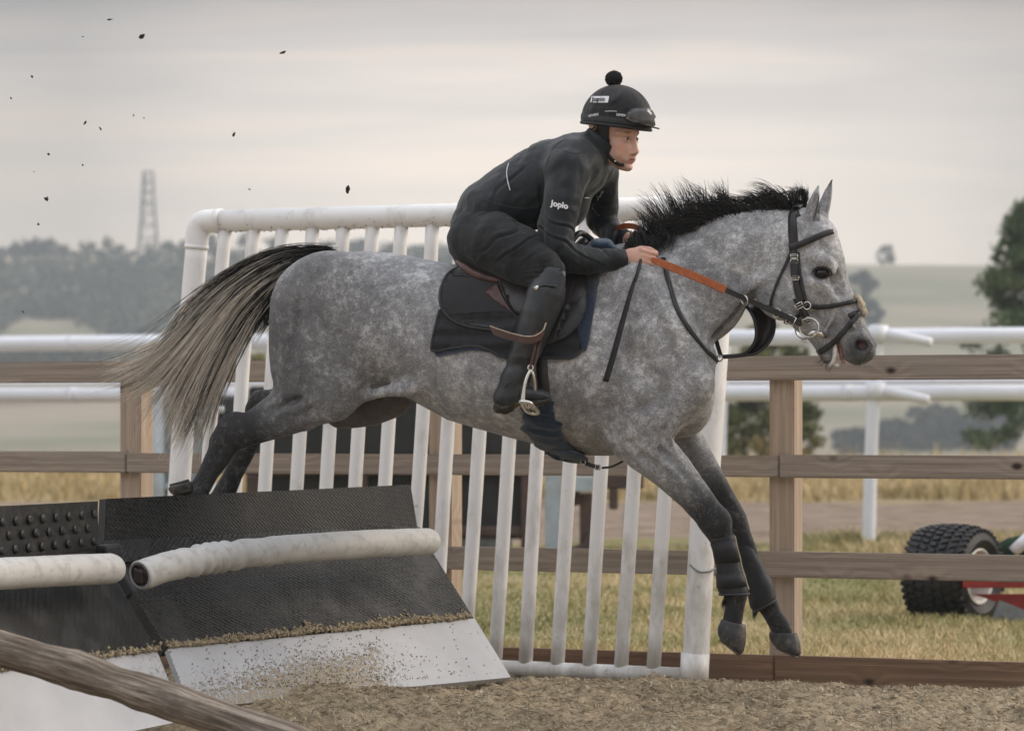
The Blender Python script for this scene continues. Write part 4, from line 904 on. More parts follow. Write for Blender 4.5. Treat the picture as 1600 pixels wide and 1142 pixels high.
# ------------------------------------------------------------------ clods in the air
cl = [(222, 58, 4.6, 'largest dark clod of dirt in the air at upper left'), (443, 82, 4.2, 'flat sliver of dirt in the air right of the largest clod'), (171, 31, 3.6, 'spiky clod in the air near the top edge left of the largest clod'), (544, 295, 5.0, 'olive clod in the air above the white wing\'s top rail'), (50, 120, 3.2, 'small clod in the air near the left edge a quarter way down'), (133, 192, 3.4, 'upright clod in the air above the lattice mast, left'), (76, 241, 4.2, 'dark clod in the air well left of the lattice mast\'s top'), (365, 210, 3.2, 'olive speck in the air right of the lattice mast'), (73, 311, 4.0, 'oblong clod in the air left of the mast\'s middle'), (157, 201, 2.6, 'round speck in the air just right of the upright clod'), (208, 181, 2.6, 'thin speck in the air high above the lattice mast'), (129, 258, 2.4, 'tiny speck in the air left of the mast\'s tip'), (60, 351, 2.2, 'tiny speck in the air just above the wooded ridge'), (36, 487, 3.0, 'speck in the air before the wooded hill at far left'), (129, 58, 2.2, 'tiny speck in the air left of the largest clod'), (225, 185, 2.0, 'faint speck in the air directly over the mast'), (53, 269, 2.2, 'tiny speck in the air at left below the dark clod'), (390, 296, 2.2, 'faint speck in the air between the mast and the wing corner'), (17, 154, 2.0, 'faint speck in the air nearest the left edge')]
for px, py, s, lab in cl:
    mb = MB(); c = P(px, py, 11.3+random.uniform(-.5, .8)); el_ = A(*[random.uniform(.5, 1.3) for _ in range(3)])
    b = bmesh.new(); bmesh.ops.create_icosphere(b, subdivisions=3, radius=s/415*.68); b.verts.index_update()
    if 'sliver' in lab or 'spiky' in lab: el_ = A(1.5, .6, .45)
    if 'upright' in lab: el_ = A(.5, .6, 1.3)
    Vb = np.array([v.co[:] for v in b.verts]); Fb = [[v.index for v in f.verts] for f in b.faces]; b.free()
    Vb = Vb*(1+.55*vnoise(Vb*420/s+px)[:, None]+.75*vnoise(Vb*1100/s+px)[:, None])*el_; a = random.uniform(-.6, .6)
    Vb = np.stack([Vb[:, 0]*math.cos(a)-Vb[:, 2]*math.sin(a), Vb[:, 1], Vb[:, 0]*math.sin(a)+Vb[:, 2]*math.cos(a)], -1)
    prop(mesh_obj('dirt_clod', Vb+c, Fb, MT['clod'], smooth=False), lab, 'clod', 'clods of dirt thrown up in the air')
# ------------------------------------------------------------------ the grey horse: one continuous body in its own frame (x along, y across, z up)
TR = np.array([  # pixel column, back line, belly line, half width (m)
 [428, 505, 565, .03], [440, 470, 600, .10], [460, 440, 625, .155], [480, 418, 636, .19], [505, 400, 640, .225], [540, 393.5, 632, .255], [575, 392.5, 612, .27], [610, 395, 611, .27], [650, 402, 629, .265],
 [700, 412, 656, .28], [760, 421, 674, .30], [820, 424, 690, .31], [870, 420, 701, .305], [910, 410, 711, .29], [945, 400, 712, .265], [985, 392, 708, .235], [1020, 386, 698, .21],
 [1055, 395, 683, .19], [1080, 425, 668, .175], [1098, 480, 650, .145], [1110, 530, 628, .09], [1117, 570, 605, .02]])
def c5(px, py, w, r, lat=None): p = Cn(px, py, w); return (*p, r/415, (r/415 if lat is None else lat))
def trunk_fn(x, y, z):
    px = 800+415*x; py = 645-415*(z-HE)
    T = np.interp(px, TR[:, 0], TR[:, 1]); B = np.interp(px, TR[:, 0], TR[:, 2]); Wd = np.interp(px, TR[:, 0], TR[:, 3])
    c = T+(B-T)*.54; q = py-c; hh = np.where(q < 0, c-T, B-c)
    e = np.where(q < 0, 2.05, 2.35)
    f = (np.abs(q/hh)**e+np.abs(y/Wd)**2.25)
    d = (f**.45-1)*np.minimum(hh/415, Wd)*.9
    return np.where((px < 427) | (px > 1118), .1, d)
ax_x = np.concatenate([np.arange(-1.36, .98, .0068), np.arange(.98, 1.42, .0044)])
hf = Field([ax_x, np.arange(-.40, .401, .0064), np.concatenate([np.arange(.18, 1.36, .0068), np.arange(1.36, 2.10, .0052)])])
hf.put(trunk_fn, (-.92, -.36, .95), (.78, .36, 1.82), .02)
for s in (-1, 1):          # quarters, thighs, shoulders
    w = .0 if s < 0 else .0
    hf.ell(Cn(520, 480, s*.145), (.19, .115, .19), k=.05)
    hf.ell(Cn(482, 545, s*.135), (.135, .105, .20), k=.05)
    hf.chain([c5(505, 480, s*.14, 78, .10), c5(500, 575, s*.15, 70, .10), c5(520, 618, s*.155, 40, .075)], .05)
    hf.chain([c5(520, 598, s*.155, 46, .085), c5(470, 630, s*.150, 44, .08)] + ([c5(428, 653, -.145, 33, .062), c5(392, 670, -.14, 26, .046), c5(366, 679, -.135, 24, .036)] if s < 0 else [c5(455, 628, .145, 31, .060), c5(425, 637, .14, 25, .045), c5(406, 640, .135, 21, .036)]), .035)
    hf.chain([c5(985, 455, s*.165, 52, .07), c5(1020, 520, s*.185, 62, .085), c5(1072, 596, s*.165, 42, .075)], .05)      # shoulder blade to point of shoulder
    hf.chain([c5(1066, 600, s*.165, 44, .075), c5(1020, 645, s*.175, 50, .08), c5(988, 680, s*.17, 40, .075)], .04)       # upper arm
    hf.ell(Cn(975, 600, s*.175), (.16, .085, .17), k=.06)                                                             # triceps
# near hind below the hock
hf.chain([c5(372, 668, -.135, 24, .034), c5(358, 668, -.135, 18, .032), c5(350, 692, -.135, 24, .035), c5(342, 712, -.135, 19.5, .029), c5(327, 738, -.135, 15, .023), c5(312, 764, -.135, 15.5, .024), c5(302, 786, -.135, 18.5, .029), c5(290, 789, -.135, 14, .026), c5(284, 776, -.135, 14.5, .028)], .010)
hf.chain([c5(363, 655, -.135, 12, .022), c5(354, 664, -.135, 12.5, .022), c5(345, 690, -.135, 9, .016)], .018)                                      # point of hock
hf.chain([c5(350, 668, -.128, 5, .012), c5(326, 712, -.128, 4.5, .010), c5(303, 760, -.128, 4.5, .010)], .012)                                    # tendon
# far hind
hf.chain([c5(412, 632, .135, 22, .034), c5(404, 650, .135, 22, .034), c5(396, 676, .135, 18, .029), c5(383, 706, .135, 15.5, .023), c5(364, 742, .135, 15.5, .023), c5(350, 772, .135, 18, .028), c5(338, 784, .135, 15, .027)], .012)
hf.chain([c5(417, 620, .135, 10, .02), c5(404, 621, .135, 11, .021), c5(394, 640, .135, 9, .016)], .016)
# sheath and far thigh seen below the flank
hf.chain([c5(535, 640, .05, 30, .09), c5(580, 634, .06, 32, .085), c5(615, 626, .05, 26, .06), c5(632, 628, .04, 12, .04)], .014)
hf.chain([c5(560, 622, -.15, 9, .02), c5(600, 612, -.18, 8, .02), c5(640, 606, -.2, 14, .03)], .03)                   # flank fold
# near fore
hf.chain([c5(990, 672, -.165, 46, .078), c5(1012, 700, -.165, 40, .070), c5(1048, 734, -.16, 32.5, .056), c5(1080, 769, -.155, 27, .046), c5(1102, 796, -.15, 24, .040), c5(1117, 818, -.15, 23.5, .038), c5(1126, 838, -.15, 19, .033), c5(1136, 868, -.15, 16, .027), c5(1144, 905, -.15, 16, .027), c5(1149, 930, -.15, 18.5, .031), c5(1148, 948, -.15, 15, .028), c5(1144, 972, -.15, 15.5, .029)], .010)
hf.ell(Cn(1124, 815, -.165), (.045, .032, .05), k=.02)
hf.chain([c5(1010, 690, -.20, 22, .035), c5(1058, 738, -.19, 15, .03), c5(1092, 782, -.175, 8, .02)], .03)
# far fore
hf.chain([c5(1040, 672, .15, 44, .075), c5(1072, 702, .15, 35, .062), c5(1102, 744, .15, 28, .050), c5(1128, 783, .15, 24, .042), c5(1146, 812, .15, 22, .038), c5(1157, 838, .15, 18, .032), c5(1172, 875, .15, 16, .027), c5(1188, 918, .15, 16.5, .027), c5(1196, 938, .15, 18.5, .031), c5(1206, 956, .15, 15, .027), c5(1222, 984, .15, 16.5, .029)], .010)
# breast between the legs
hf.ell(Cn(1078, 628, .0), (.085, .15, .12), k=.05)
hf.chain([c5(1092, 560, -.075, 28, .06), c5(1086, 640, -.07, 22, .05)], .04); hf.chain([c5(1092, 560, .075, 28, .06), c5(1086, 640, .07, 22, .05)], .04)
# neck
hf.chain([c5(985, 470, 0, 88, .17), c5(1030, 478, 0, 98, .175), c5(1080, 452, 0, 90, .135), c5(1130, 413, 0, 73, .10), c5(1172, 399, 0, 65, .085), c5(1212, 393, 0, 60, .08), c5(1240, 388, 0, 54, .078)], .04)
hf.chain([c5(990, 404, 0, 16, .05), c5(1045, 372, 0, 12, .035), c5(1105, 349, 0, 10, .028), c5(1165, 339, 0, 9, .026), c5(1225, 335, 0, 10, .03)], .03)      # crest
hf.chain([c5(1075, 530, -.10, 22, .03), c5(1120, 490, -.085, 14, .022), c5(1165, 452, -.078, 10, .018), c5(1200, 432, -.07, 8, .016)], .03)  # neck muscle above the jugular groove
hf.chain([c5(1108, 520, -.06, 10, .02), c5(1150, 478, -.062, 9, .018), c5(1190, 448, -.07, 7, .015)], .02, 'sub')
# head
hf.chain([c5(1252, 362, 0, 38, .085), c5(1266, 378, 0, 45, .098), c5(1278, 412, 0, 43, .092), c5(1290, 450, 0, 38, .068), c5(1308, 490, 0, 35, .055), c5(1322, 518, 0, 33, .052), c5(1333, 535, 0, 31, .054), c5(1341, 545, 0, 24, .05)], .015)
for s in (-1, 1):
    hf.ell(Cn(1236, 446, s*.062), (.145, .030, .125), [[.75, 0, .66], [0, 1, 0], [-.66, 0, .75]], .02)                 # cheek
    hf.chain([c5(1268, 398, s*.088, 9, .018), c5(1292, 410, s*.090, 9, .018), c5(1300, 424, s*.080, 7, .014)], .014)      # brow
    hf.chain([c5(1262, 440, s*.083, 6, .014), c5(1284, 446, s*.080, 6, .012), c5(1303, 470, s*.058, 5, .010)], .018)       # cheekbone ridge
    hf.ell(Cn(1284, 427, s*.098), (.034, .024, .021), k=.010, op='sub')
    hf.chain([c5(1303, 432, s*.062, 8, .014), c5(1312, 455, s*.054, 8, .012)], .02, 'sub')                            # hollow before the eye
    hf.chain([c5(1348, 528, s*.044, 9, .014), c5(1357, 541, s*.042, 8, .012), c5(1348, 553, s*.040, 8, .012)], .014)       # nostril rim
    hf.ell(Cn(1346, 540, s*.060), (.028, .034, .021), [[.8, 0, -.6], [0, 1, 0], [.6, 0, .8]], .010, 'sub')
hf.chain([c5(1342, 556, 0, 13, .042), c5(1354, 549, 0, 15, .042), c5(1362, 538, 0, 9, .03)], .016)                      # upper lip
hf.chain([c5(1332, 550, 0, 12, .045), c5(1336, 557, 0, 12, .042)], .012)
hf.chain([c5(1240, 470, 0, 34, .060), c5(1258, 496, 0, 25, .050), c5(1277, 520, 0, 18, .038), c5(1287, 540, 0, 14, .034), c5(1294, 556, 0, 13.5, .034)], .014)   # lower jaw
hf.chain([c5(1308, 530, 0, 1.0, .08), c5(1311, 548, 0, 5.0, .10), c5(1313, 580, 0, 9, .12)], .005, 'sub')            # open mouth
# ears
for px0, py0, px1, py1, px2, py2, w in [(1263, 354, 1270, 322, 1279, 289, -.052), (1283, 350, 1289, 318, 1300, 281, .055)]:
    hf.chain([c5(px0, py0, w*.9, 13, .028), c5(px0+1, py0-14, w, 10.5, .026), c5(px1, py1, w*1.1, 9.5, .024), c5((px1+px2)/2, (py1+py2)/2, w*1.1, 6.5, .016), c5(px2, py2, w, 1.4, .003)], .012)
    hf.chain([c5(px0+8, py0-18, w-.028, 3.0, .010), c5(px1+3, py1, w-.026, 4.5, .014), c5((px1+px2)/2+1.5, (py1+py2)/2, w-.018, 2.6, .008)], .004, 'sub')
# rib, shoulder, forearm and gaskin relief
for a, dep in [([(1002, 712), (1042, 742), (1076, 778), (1098, 806)], -.224), ([(1030, 700), (1066, 738), (1094, 776)], -.218), ([(985, 690), (1010, 722), (1040, 752)], -.234)]:
    hf.chain([c5(p[0], p[1], dep, 4, .010) for p in a], .022, 'sub')
for a, dep in [([(500, 640), (455, 655), (415, 668)], -.232), ([(470, 622), (430, 640), (392, 655), (368, 660)], -.214), ([(528, 520), (534, 570), (546, 610)], -.272), ([(470, 470), (462, 530), (452, 590)], -.248)]:
    hf.chain([c5(p[0], p[1], dep, 4, .012) for p in a], .030, 'sub')
for a, dep in [([(1010, 470), (1040, 530), (1066, 585)], -.262), ([(960, 470), (975, 530), (985, 590)], -.278), ([(1000, 640), (1030, 625), (1062, 600)], -.262)]:
    hf.chain([c5(p[0], p[1], dep, 5, .012) for p in a], .04, 'sub')
hf.chain([c5(1130, 850, -.178, 2, .004), c5(1143, 912, -.18, 2, .004)], .012, 'sub'); hf.chain([c5(352, 690, -.172, 3, .006), c5(330, 728, -.162, 2.5, .005), c5(306, 772, -.162, 2.5, .005)], .014, 'sub')
for a in [[(1000, 560), (1030, 615), (1040, 665)], [(955, 640), (965, 690), (985, 716)]]:
    hf.chain([c5(p[0], p[1], -.285, 10, .03) for p in a], .04, 'sub')
for vp in [[(1292, 452, -.070), (1304, 476, -.058), (1300, 500, -.058), (1288, 518, -.05)], [(1304, 476, -.058), (1320, 490, -.055), (1334, 512, -.055)], [(1064, 640, -.235), (1046, 680, -.225), (1058, 716, -.205), (1086, 764, -.185)]]:
    hf.chain([c5(q_[0], q_[1], q_[2], 2.6, .006) for q_ in vp], .014)
HV, HQ = hf.mesh(2); del hf
HN = normals(HV, HQ)
px, py = px_of(HV)
HV = HV+HN*(.0022*fbm(HV*9, 3, 4)+.0012*fbm(HV*A(38, 38, 22), 2, 6))[:, None]*sstep(1290, 1200, px)[:, None]
# soft folds at the neck base and behind the elbow
fold = np.exp(-((px-1070)/42)**2-((py-462)/40)**2)*np.sin((px*.88-py*.48)*.62)*.0022+np.exp(-((px-930)/40)**2-((py-640)/60)**2)*np.sin(px*.33+py*.1)*.0015+np.exp(-((px-590)/40)**2-((py-600)/22)**2)*np.sin(px*.3+py*.35)*.0025
HV = HV+HN*(fold*(HV[:, 1] < 0))[:, None]
HB = bvh(HV, HQ)
def blobm(x, y, r, s=.5): d = np.hypot(px-x, py-y); return sstep(r, r*s, d)
tf = (px-985)*.69+(py-680)*.72
dk = sstep(55, 175, tf)*sstep(672, 700, py)*(px > 960)
th = -(px-490)*.86+(py-628)*.34
dk = np.maximum(dk, sstep(0, 105, th)*sstep(585, 625, py)*(px < 560))
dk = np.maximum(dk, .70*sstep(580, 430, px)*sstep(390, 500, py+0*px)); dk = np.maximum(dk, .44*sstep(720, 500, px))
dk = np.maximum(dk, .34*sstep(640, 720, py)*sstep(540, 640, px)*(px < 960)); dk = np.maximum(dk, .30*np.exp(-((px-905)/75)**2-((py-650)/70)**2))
dk = np.maximum(dk, .42*np.exp(-((px-1165)/45)**2-((py-468)/28)**2)); dk = np.maximum(dk, .32*np.exp(-((px-1095)/45)**2-((py-415)/60)**2))
dk = np.maximum(dk, .30*np.exp(-((px-1040)/50)**2-((py-660)/50)**2))
dk = np.maximum(dk, .82*sstep(52, 14, np.hypot(px-1349, py-549))); dk = np.maximum(dk, .74*sstep(34, 12, np.hypot(px-1288, py-560)))
dk = np.maximum(dk, .40*sstep(70, 30, np.hypot(px-1340, py-540)))
ed = np.hypot((px-1284)/18, (py-427)/11); dk = np.maximum(dk, .92*sstep(1.25, .75, ed)); dk = np.maximum(dk, .35*np.exp(-((px-1296)/22)**2-((py-432)/16)**2))
dk = np.maximum(dk, 1.0*sstep(1.25, .8, np.hypot((px-1346)/12, (py-540)/9.5))); dk = np.maximum(dk, .30*np.exp(-((px-1250)/30)**2-((py-480)/35)**2))
ear = (py < 346)*(px > 1255); dk = np.maximum(dk, ear*(.18+.75*sstep(300, 283, py))); sh = HV[:, 1]
inn = ear*((HN[:, 1] < -.1)*(((px-1272)*.96+(py-322)*.25) > 3)*(px < 1281)); dk = np.maximum(dk, .85*inn)
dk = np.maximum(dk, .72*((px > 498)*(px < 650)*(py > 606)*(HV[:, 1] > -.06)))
dk = np.clip(dk-.16*np.exp(-((px-1260)/60)**2-((py-440)/90)**2), 0, 1)
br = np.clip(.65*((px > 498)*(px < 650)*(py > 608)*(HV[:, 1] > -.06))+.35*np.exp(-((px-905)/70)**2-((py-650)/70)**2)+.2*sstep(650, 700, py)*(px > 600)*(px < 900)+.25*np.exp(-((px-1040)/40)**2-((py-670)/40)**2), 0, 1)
pk = np.clip(.35*sstep(7, 3, np.hypot((px-1347), (py-539)))*(np.abs(HV[:, 1]) < .05)+.7*np.exp(-((px-1310)/6)**2-((py-556)/14)**2), 0, 1)
WHV = warp(HV); hroot = WHV[:, :].mean(0)
horse = mesh_obj('horse', WHV, HQ, MT['coat'], None, True, np.stack([dk, br, pk], -1))
prop(horse, 'dappled grey horse jumping the padded hurdle with a rider up', 'horse')
# eyes
for s in (-1, 1):
    b = bmesh.new(); bmesh.ops.create_uvsphere(b, u_segments=24, v_segments=16, radius=1.0); b.verts.index_update()
    Ve = np.array([v.co[:] for v in b.verts])*A(.030, .024, .020)+Cn(1284, 427.5, s*.0745); Fe = [[v.index for v in f.verts] for f in b.faces]; b.free()
    mesh_obj('eye', warp(Ve), Fe, MT['eye'], horse)
    mb = MB(); mb.tube(catmull([cast(HB, *q)[0]+A(0, -.002, 0) for q in [(1269, 425), (1276, 418.5), (1286, 417.5), (1295, 421), (1300, 429)]] if s < 0 else [Cn(1269, 425, .09), Cn(1286, 418, .098), Cn(1300, 429, .085)], 6), [.0032]*(25 if s < 0 else 13), 8); mb.build('eyelid', MT['leather'], horse, True, warp)
# hooves
def hoof(cor, corr, corl, sole, solr, soll, w, tilt, rim=True, toe=None):
    """cor/sole = centres (px,py) of coronet and sole, corr/solr half lengths in px along the foot, tilt = direction of the foot's length"""
    d1 = A(math.cos(math.radians(tilt[0])), 0, -math.sin(math.radians(tilt[0]))); d2 = A(math.cos(math.radians(tilt[1])), 0, -math.sin(math.radians(tilt[1])))
    V = []; S = 36; L = 9; a = np.linspace(0, 2*np.pi, S, endpoint=False)
    for i in range(L+1):
        t = i/L; c = Cn(cor[0]*(1-t)+sole[0]*t, cor[1]*(1-t)+sole[1]*t, w); d = nrm(d1*(1-t)+d2*t); bl = 1+.10*math.sin(math.pi*min(1, t*1.15))-(.20 if i == L else .05 if i == L-1 else 0); r = (corr*(1-t)+solr*t)/415*bl; l = (corl*(1-t)+soll*t)*bl
        g = 1+.012*math.sin(i*2.9)+(.05 if i == 0 else 0)-(.0 if i < L else .02)
        for q in a: V.append(c+d*r*g*math.cos(q)*(1 if math.cos(q) > 0 else .92)+A(0, 1, 0)*l*g*math.sin(q))
    top = Cn(*cor, w); bot = Cn(*sole, w); V = np.array(V+[top, bot]); k = (L+1)*S
    Fc = [(i*S+j, i*S+(j+1) % S, (i+1)*S+(j+1) % S, (i+1)*S+j) for i in range(L) for j in range(S)]+[(j, k, (j+1) % S) for j in range(S)]+[(L*S+j, L*S+(j+1) % S, k+1) for j in range(S)]
    V[:k] += (.0012*vnoise(V[:k]*60))[:, None]
    h = mesh_obj('hoof', warp(V), Fc, MT['hoof'], horse)
    R = V[L*S:(L+1)*S]; R0 = R+(R-bot)*.03; n = nrm(bot-top); mb = MB(); V2 = np.vstack([R0, R0+n*.007, bot+(R0-bot)*.72+n*.007, bot+(R0-bot)*.72])
    mb.add(V2, [(q*S+j, q*S+(j+1) % S, ((q+1) % 4)*S+(j+1) % S, ((q+1) % 4)*S+j) for q in range(4) for j in range(S)]); mb.build('horseshoe', MT['shoe'], h, True, warp)
    mb = MB()
    for j in (25, 27, 29): p = V[(L-2)*S+j]; mb.tube([p, p+A(0, -.003, 0)], .0035, 6)
    mb.build('shoe_nail', MT['shoe'], h, False, warp)
hoof((1145, 971), 19.5, .036, (1140, 1010), 26, .052, -.15, (13, 38))
hoof((1223, 988), 22, .038, (1229, 1018), 26, .052, .15, (2, 24))
hoof((288, 770), 17, .034, (281, 755), 20, .046, -.135, (168, 165))
hoof((338, 788), 17, .034, (326, 800), 20, .046, .135, (160, 170))
# foam and tongue in the open mouth
ff = Field([np.arange(1.19, 1.30, .0025), np.arange(-.06, .061, .0025), np.arange(1.33, 1.50, .0025)])
ff.chain([c5(1304, 538, -.01, 4.5, .02), c5(1304, 552, -.012, 5.5, .024), c5(1301, 566, -.012, 4.5, .02), c5(1293, 574, -.01, 2, .01)], .006); ff.ell(Cn(1308, 571, -.02), (.010, .010, .007), k=.006)
a_, q_ = ff.mesh(1); a_ = a_+normals(a_, q_)*(.0025*fbm(a_*90, 3))[:, None]; mesh_obj('mouth_foam', warp(a_), q_, MT['foam'], horse)
ff = Field([np.arange(1.19, 1.30, .0025), np.arange(-.06, .061, .0025), np.arange(1.33, 1.50, .0025)])
ff.chain([c5(1309, 532, .005, 3.4, .020), c5(1313, 548, .005, 3.8, .020), c5(1315, 560, .0, 3.2, .016)], .006); ff.ell(Cn(1317, 566, -.01), (.009, .010, .006), k=.006); a_, q_ = ff.mesh(1); mesh_obj('tongue', warp(a_), q_, MT['tongue'], horse)

# ------------------------------------------------------------------ mane, forelock, tail, whiskers: strands
def strands(n, guides, m, root_j, spread, seed, rad, wav=.006, wl=2.0, lmin=.62):
    """guides: list of guide polylines (k,3) in the horse frame; strands run between neighbouring guides"""
    r = np.random.default_rng(seed); G = np.array([np.array([np.interp(np.linspace(0, 1, m), np.linspace(0, 1, len(catmull(g, 8))), catmull(g, 8)[:, j]) for j in range(3)]).T for g in guides])
    u = r.uniform(0, len(G)-1.0001, n); i = u.astype(int); f = (u-i)[:, None, None]; p = G[i]*(1-f)+G[i+1]*f
    t = np.linspace(0, 1, m)[None, :, None]
    K = max(6, n//26); ku = r.uniform(0, 1, K); kid = np.argmin(np.abs(u[:, None]/max(1, len(G)-1)-ku[None])+r.uniform(0, .10, (n, K)), 1)
    koff = r.normal(0, 1, (K, 1, 3))*spread*1.25; kph = r.uniform(0, 6.28, (K, 1, 3)); kfr = r.uniform(.5, 1.1, (K, 1, 1))*wl
    p = p+r.normal(0, 1, (n, 1, 3))*root_j*(1-.5*t)+koff[kid]*t**1.3+r.normal(0, 1, (n, 1, 3))*spread*.38*t**1.4+np.sin(t*kfr[kid]*6.28+kph[kid])*wav*1.1*t
    ph = r.uniform(0, 6.28, (n, 1, 3)); fr = r.uniform(.6, 1.4, (n, 1, 1))*wl; p = p+np.sin(t*fr*6.28+ph)*wav*.45*t
    L = r.uniform(lmin, 1.0, n); s = np.linspace(0, 1, m); out = np.empty_like(p)
    for k_ in range(n):
        for j in range(3): out[k_, :, j] = np.interp(s*L[k_], s, p[k_, :, j])
    R = rad*r.uniform(.6, 1.3, n)[:, None]*np.interp(s, [0, .6, 1], [1, .85, .12])[None]
    return out, R, u, s*L[:, None]
def G3(*pts): return [Cn(*p) for p in pts]
def tone(u, dark, light, mixf, r): return (np.array(dark)*(1-mixf[..., None])+np.array(light)*mixf[..., None])*r
parts_p, parts_r, parts_c = [], [], []
def grow(dst, n, guides, m=12, rj=.006, sp=.02, seed=1, rad=.0013, wav=.006, wl=1.5, dark=(.012, .012, .013), light=(.05, .048, .046), mixfn=None, lmin=.62):
    p, R, u, s = strands(n, guides, m, rj, sp, seed, rad, wav, wl, lmin); r = np.random.default_rng(seed+9)
    f = np.broadcast_to(r.uniform(0, 1, (n, 1))**2.2, p.shape[:2]) if mixfn is None else mixfn(p, u, s, r)
    dst.append((p, R, tone(u, dark, light, f, r.uniform(.7, 1.25, (n, 1, 1)))))
def finish(name, dst):
    m = max(d[0].shape[1] for d in dst); P_, R_, C_ = [], [], []
    for p, R, c in dst:
        k_ = p.shape[1]; s0, s1 = np.linspace(0, 1, k_), np.linspace(0, 1, m)
        if k_ != m:
            i = np.clip(np.searchsorted(s0, s1)-1, 0, k_-2); f = (s1-s0[i])/(s0[i+1]-s0[i]); p = p[:, i]*(1-f)[None, :, None]+p[:, i+1]*f[None, :, None]; R = R[:, i]*(1-f)+R[:, i+1]*f; c = c[:, i]*(1-f)[None, :, None]+c[:, i+1]*f[None, :, None]
        P_.append(p); R_.append(R); C_.append(c)
    return hair(name, warp(np.vstack(P_)), np.vstack(R_), MT['hair'], horse, np.vstack(C_))
mane = []
# upright blown part over the base of the neck
mg = [G3((1000, 402, -.02), (1006, 380, -.03), (1004, 362, -.03), (1008, 345, -.02)), G3((1018, 392, -.02), (1022, 360, -.03), (1010, 336, -.02), (998, 320, 0)), G3((1035, 380, -.02), (1036, 345, -.02), (1024, 322, 0), (1006, 302, .02)),
      G3((1055, 370, -.01), (1056, 338, -.02), (1046, 314, 0), (1030, 297, .02)), G3((1075, 360, -.01), (1078, 330, -.02), (1070, 306, 0), (1056, 291, .02)), G3((1095, 352, 0), (1100, 322, -.01), (1094, 301, 0), (1080, 286, .02)),
      G3((1115, 346, 0), (1124, 322, -.01), (1118, 306, 0), (1106, 297, .02)), G3((1138, 343, 0), (1144, 322, -.01), (1132, 312, 0), (1116, 305, .02))]
grow(mane, 760, mg, 14, .009, .030, 3, .0012, .006, .9, (.010, .010, .011), (.11, .105, .10))
# the part lying along the crest
mg = [G3((1120, 346, -.01), (1105, 334, -.03), (1078, 338, -.03), (1048, 352, -.03)), G3((1150, 340, -.01), (1135, 325, -.03), (1112, 324, -.02), (1085, 330, -.02)), G3((1180, 336, -.01), (1168, 319, -.02), (1146, 316, -.02), (1122, 322, -.02)),
      G3((1205, 334, -.01), (1195, 315, -.02), (1176, 310, -.01), (1152, 316, -.02)), G3((1228, 331, -.01), (1218, 312, -.02), (1202, 306, -.01), (1182, 312, -.02)), G3((1240, 330, -.01), (1236, 318, -.02), (1226, 312, 0), (1214, 314, 0))]
grow(mane, 950, mg, 14, .009, .024, 4, .0012, .006, .9, (.010, .010, .011), (.11, .105, .10))
mg = [G3((1020, 392, .0), (1050, 362, -.03), (1030, 356, -.05), (1006, 366, -.06)), G3((1060, 368, -.0), (1084, 346, -.04), (1058, 345, -.05), (1022, 358, -.06)), G3((1120, 346, -.0), (1118, 338, -.04), (1092, 338, -.05), (1052, 354, -.05))]
grow(mane, 560, mg, 14, .012, .024, 5, .0012, .006, .9, (.010, .010, .011), (.11, .105, .10))
# hanging over the near side of the base of the neck and the withers
mg = [G3((985, 394, 0), (978, 386, -.07), (968, 396, -.10), (962, 402, -.11)), G3((996, 366, -.02), (992, 362, -.09), (996, 382, -.13), (994, 398, -.14)), G3((1000, 380, -.01), (1002, 372, -.08), (1008, 388, -.12), (1004, 402, -.13)), G3((1022, 384, -.02), (1026, 372, -.08), (1030, 386, -.12), (1026, 400, -.13)), G3((1042, 374, -.02), (1046, 366, -.07), (1044, 378, -.10), (1036, 392, -.12))]
grow(mane, 620, mg, 12, .010, .020, 6, .0012, .010, 1.2, (.010, .010, .011), (.11, .105, .10))
# stray tufts behind the ears: the forelock thrown back
mg = [G3((1246, 326, 0), (1240, 308, -.01), (1226, 300, 0), (1212, 306, .01)), G3((1252, 326, 0), (1256, 306, 0), (1244, 296, 0), (1228, 300, .01)), G3((1256, 328, -.01), (1262, 312, -.01), (1258, 301, 0), (1250, 300, .01))]
grow(mane, 130, mg, 14, .005, .012, 7, .0012, .012, 1.2)
mg = [G3((1232, 328, 0), (1238, 310, 0), (1248, 298, 0), (1264, 289, .01)), G3((1228, 330, 0), (1232, 316, 0), (1242, 304, 0), (1256, 296, .01))]
grow(mane, 26, mg, 14, .004, .006, 8, .001, .006, 1.0)
finish('mane', mane)
tail = []
def tail_mix(p, u, s, r):                     # dark at the dock, pale straw towards the ends
    qx, qy = px_of(p.reshape(-1, 3)); qx = qx.reshape(p.shape[:2]); qy = qy.reshape(p.shape[:2])
    b = r.uniform(0, 1, (len(p), 1)); pale = sstep(.22, .50, s+.5*(b-.5)+.10*(u[:, None]/3-.5)); return pale*np.where(b > .15, 1, .08)
tg = [G3((520, 396, 0), (455, 394, 0), (400, 408, 0), (340, 446, .02), (296, 490, .03), (272, 540, .03), (214, 572, .03), (166, 592, .03)), G3((512, 400, -.01), (452, 402, -.03), (395, 428, -.04), (335, 478, -.04), (295, 530, -.03), (258, 572, -.02), (215, 598, 0), (180, 604, 0)),
      G3((505, 404, -.02), (450, 412, -.05), (390, 450, -.06), (338, 512, -.06), (300, 565, -.05), (268, 618, -.04), (248, 668, -.03)), G3((497, 410, -.02), (448, 424, -.05), (392, 470, -.06), (345, 535, -.06), (310, 598, -.05), (288, 650, -.04), (270, 690, -.03)),
      G3((486, 420, -.02), (446, 440, -.05), (402, 488, -.05), (362, 548, -.05), (330, 610, -.04), (308, 660, -.03), (294, 700, -.02))]
grow(tail, 2300, tg, 20, .011, .036, 21, .0013, .010, 1.2, (.010, .010, .0112), (.93, .87, .79), tail_mix, .80)
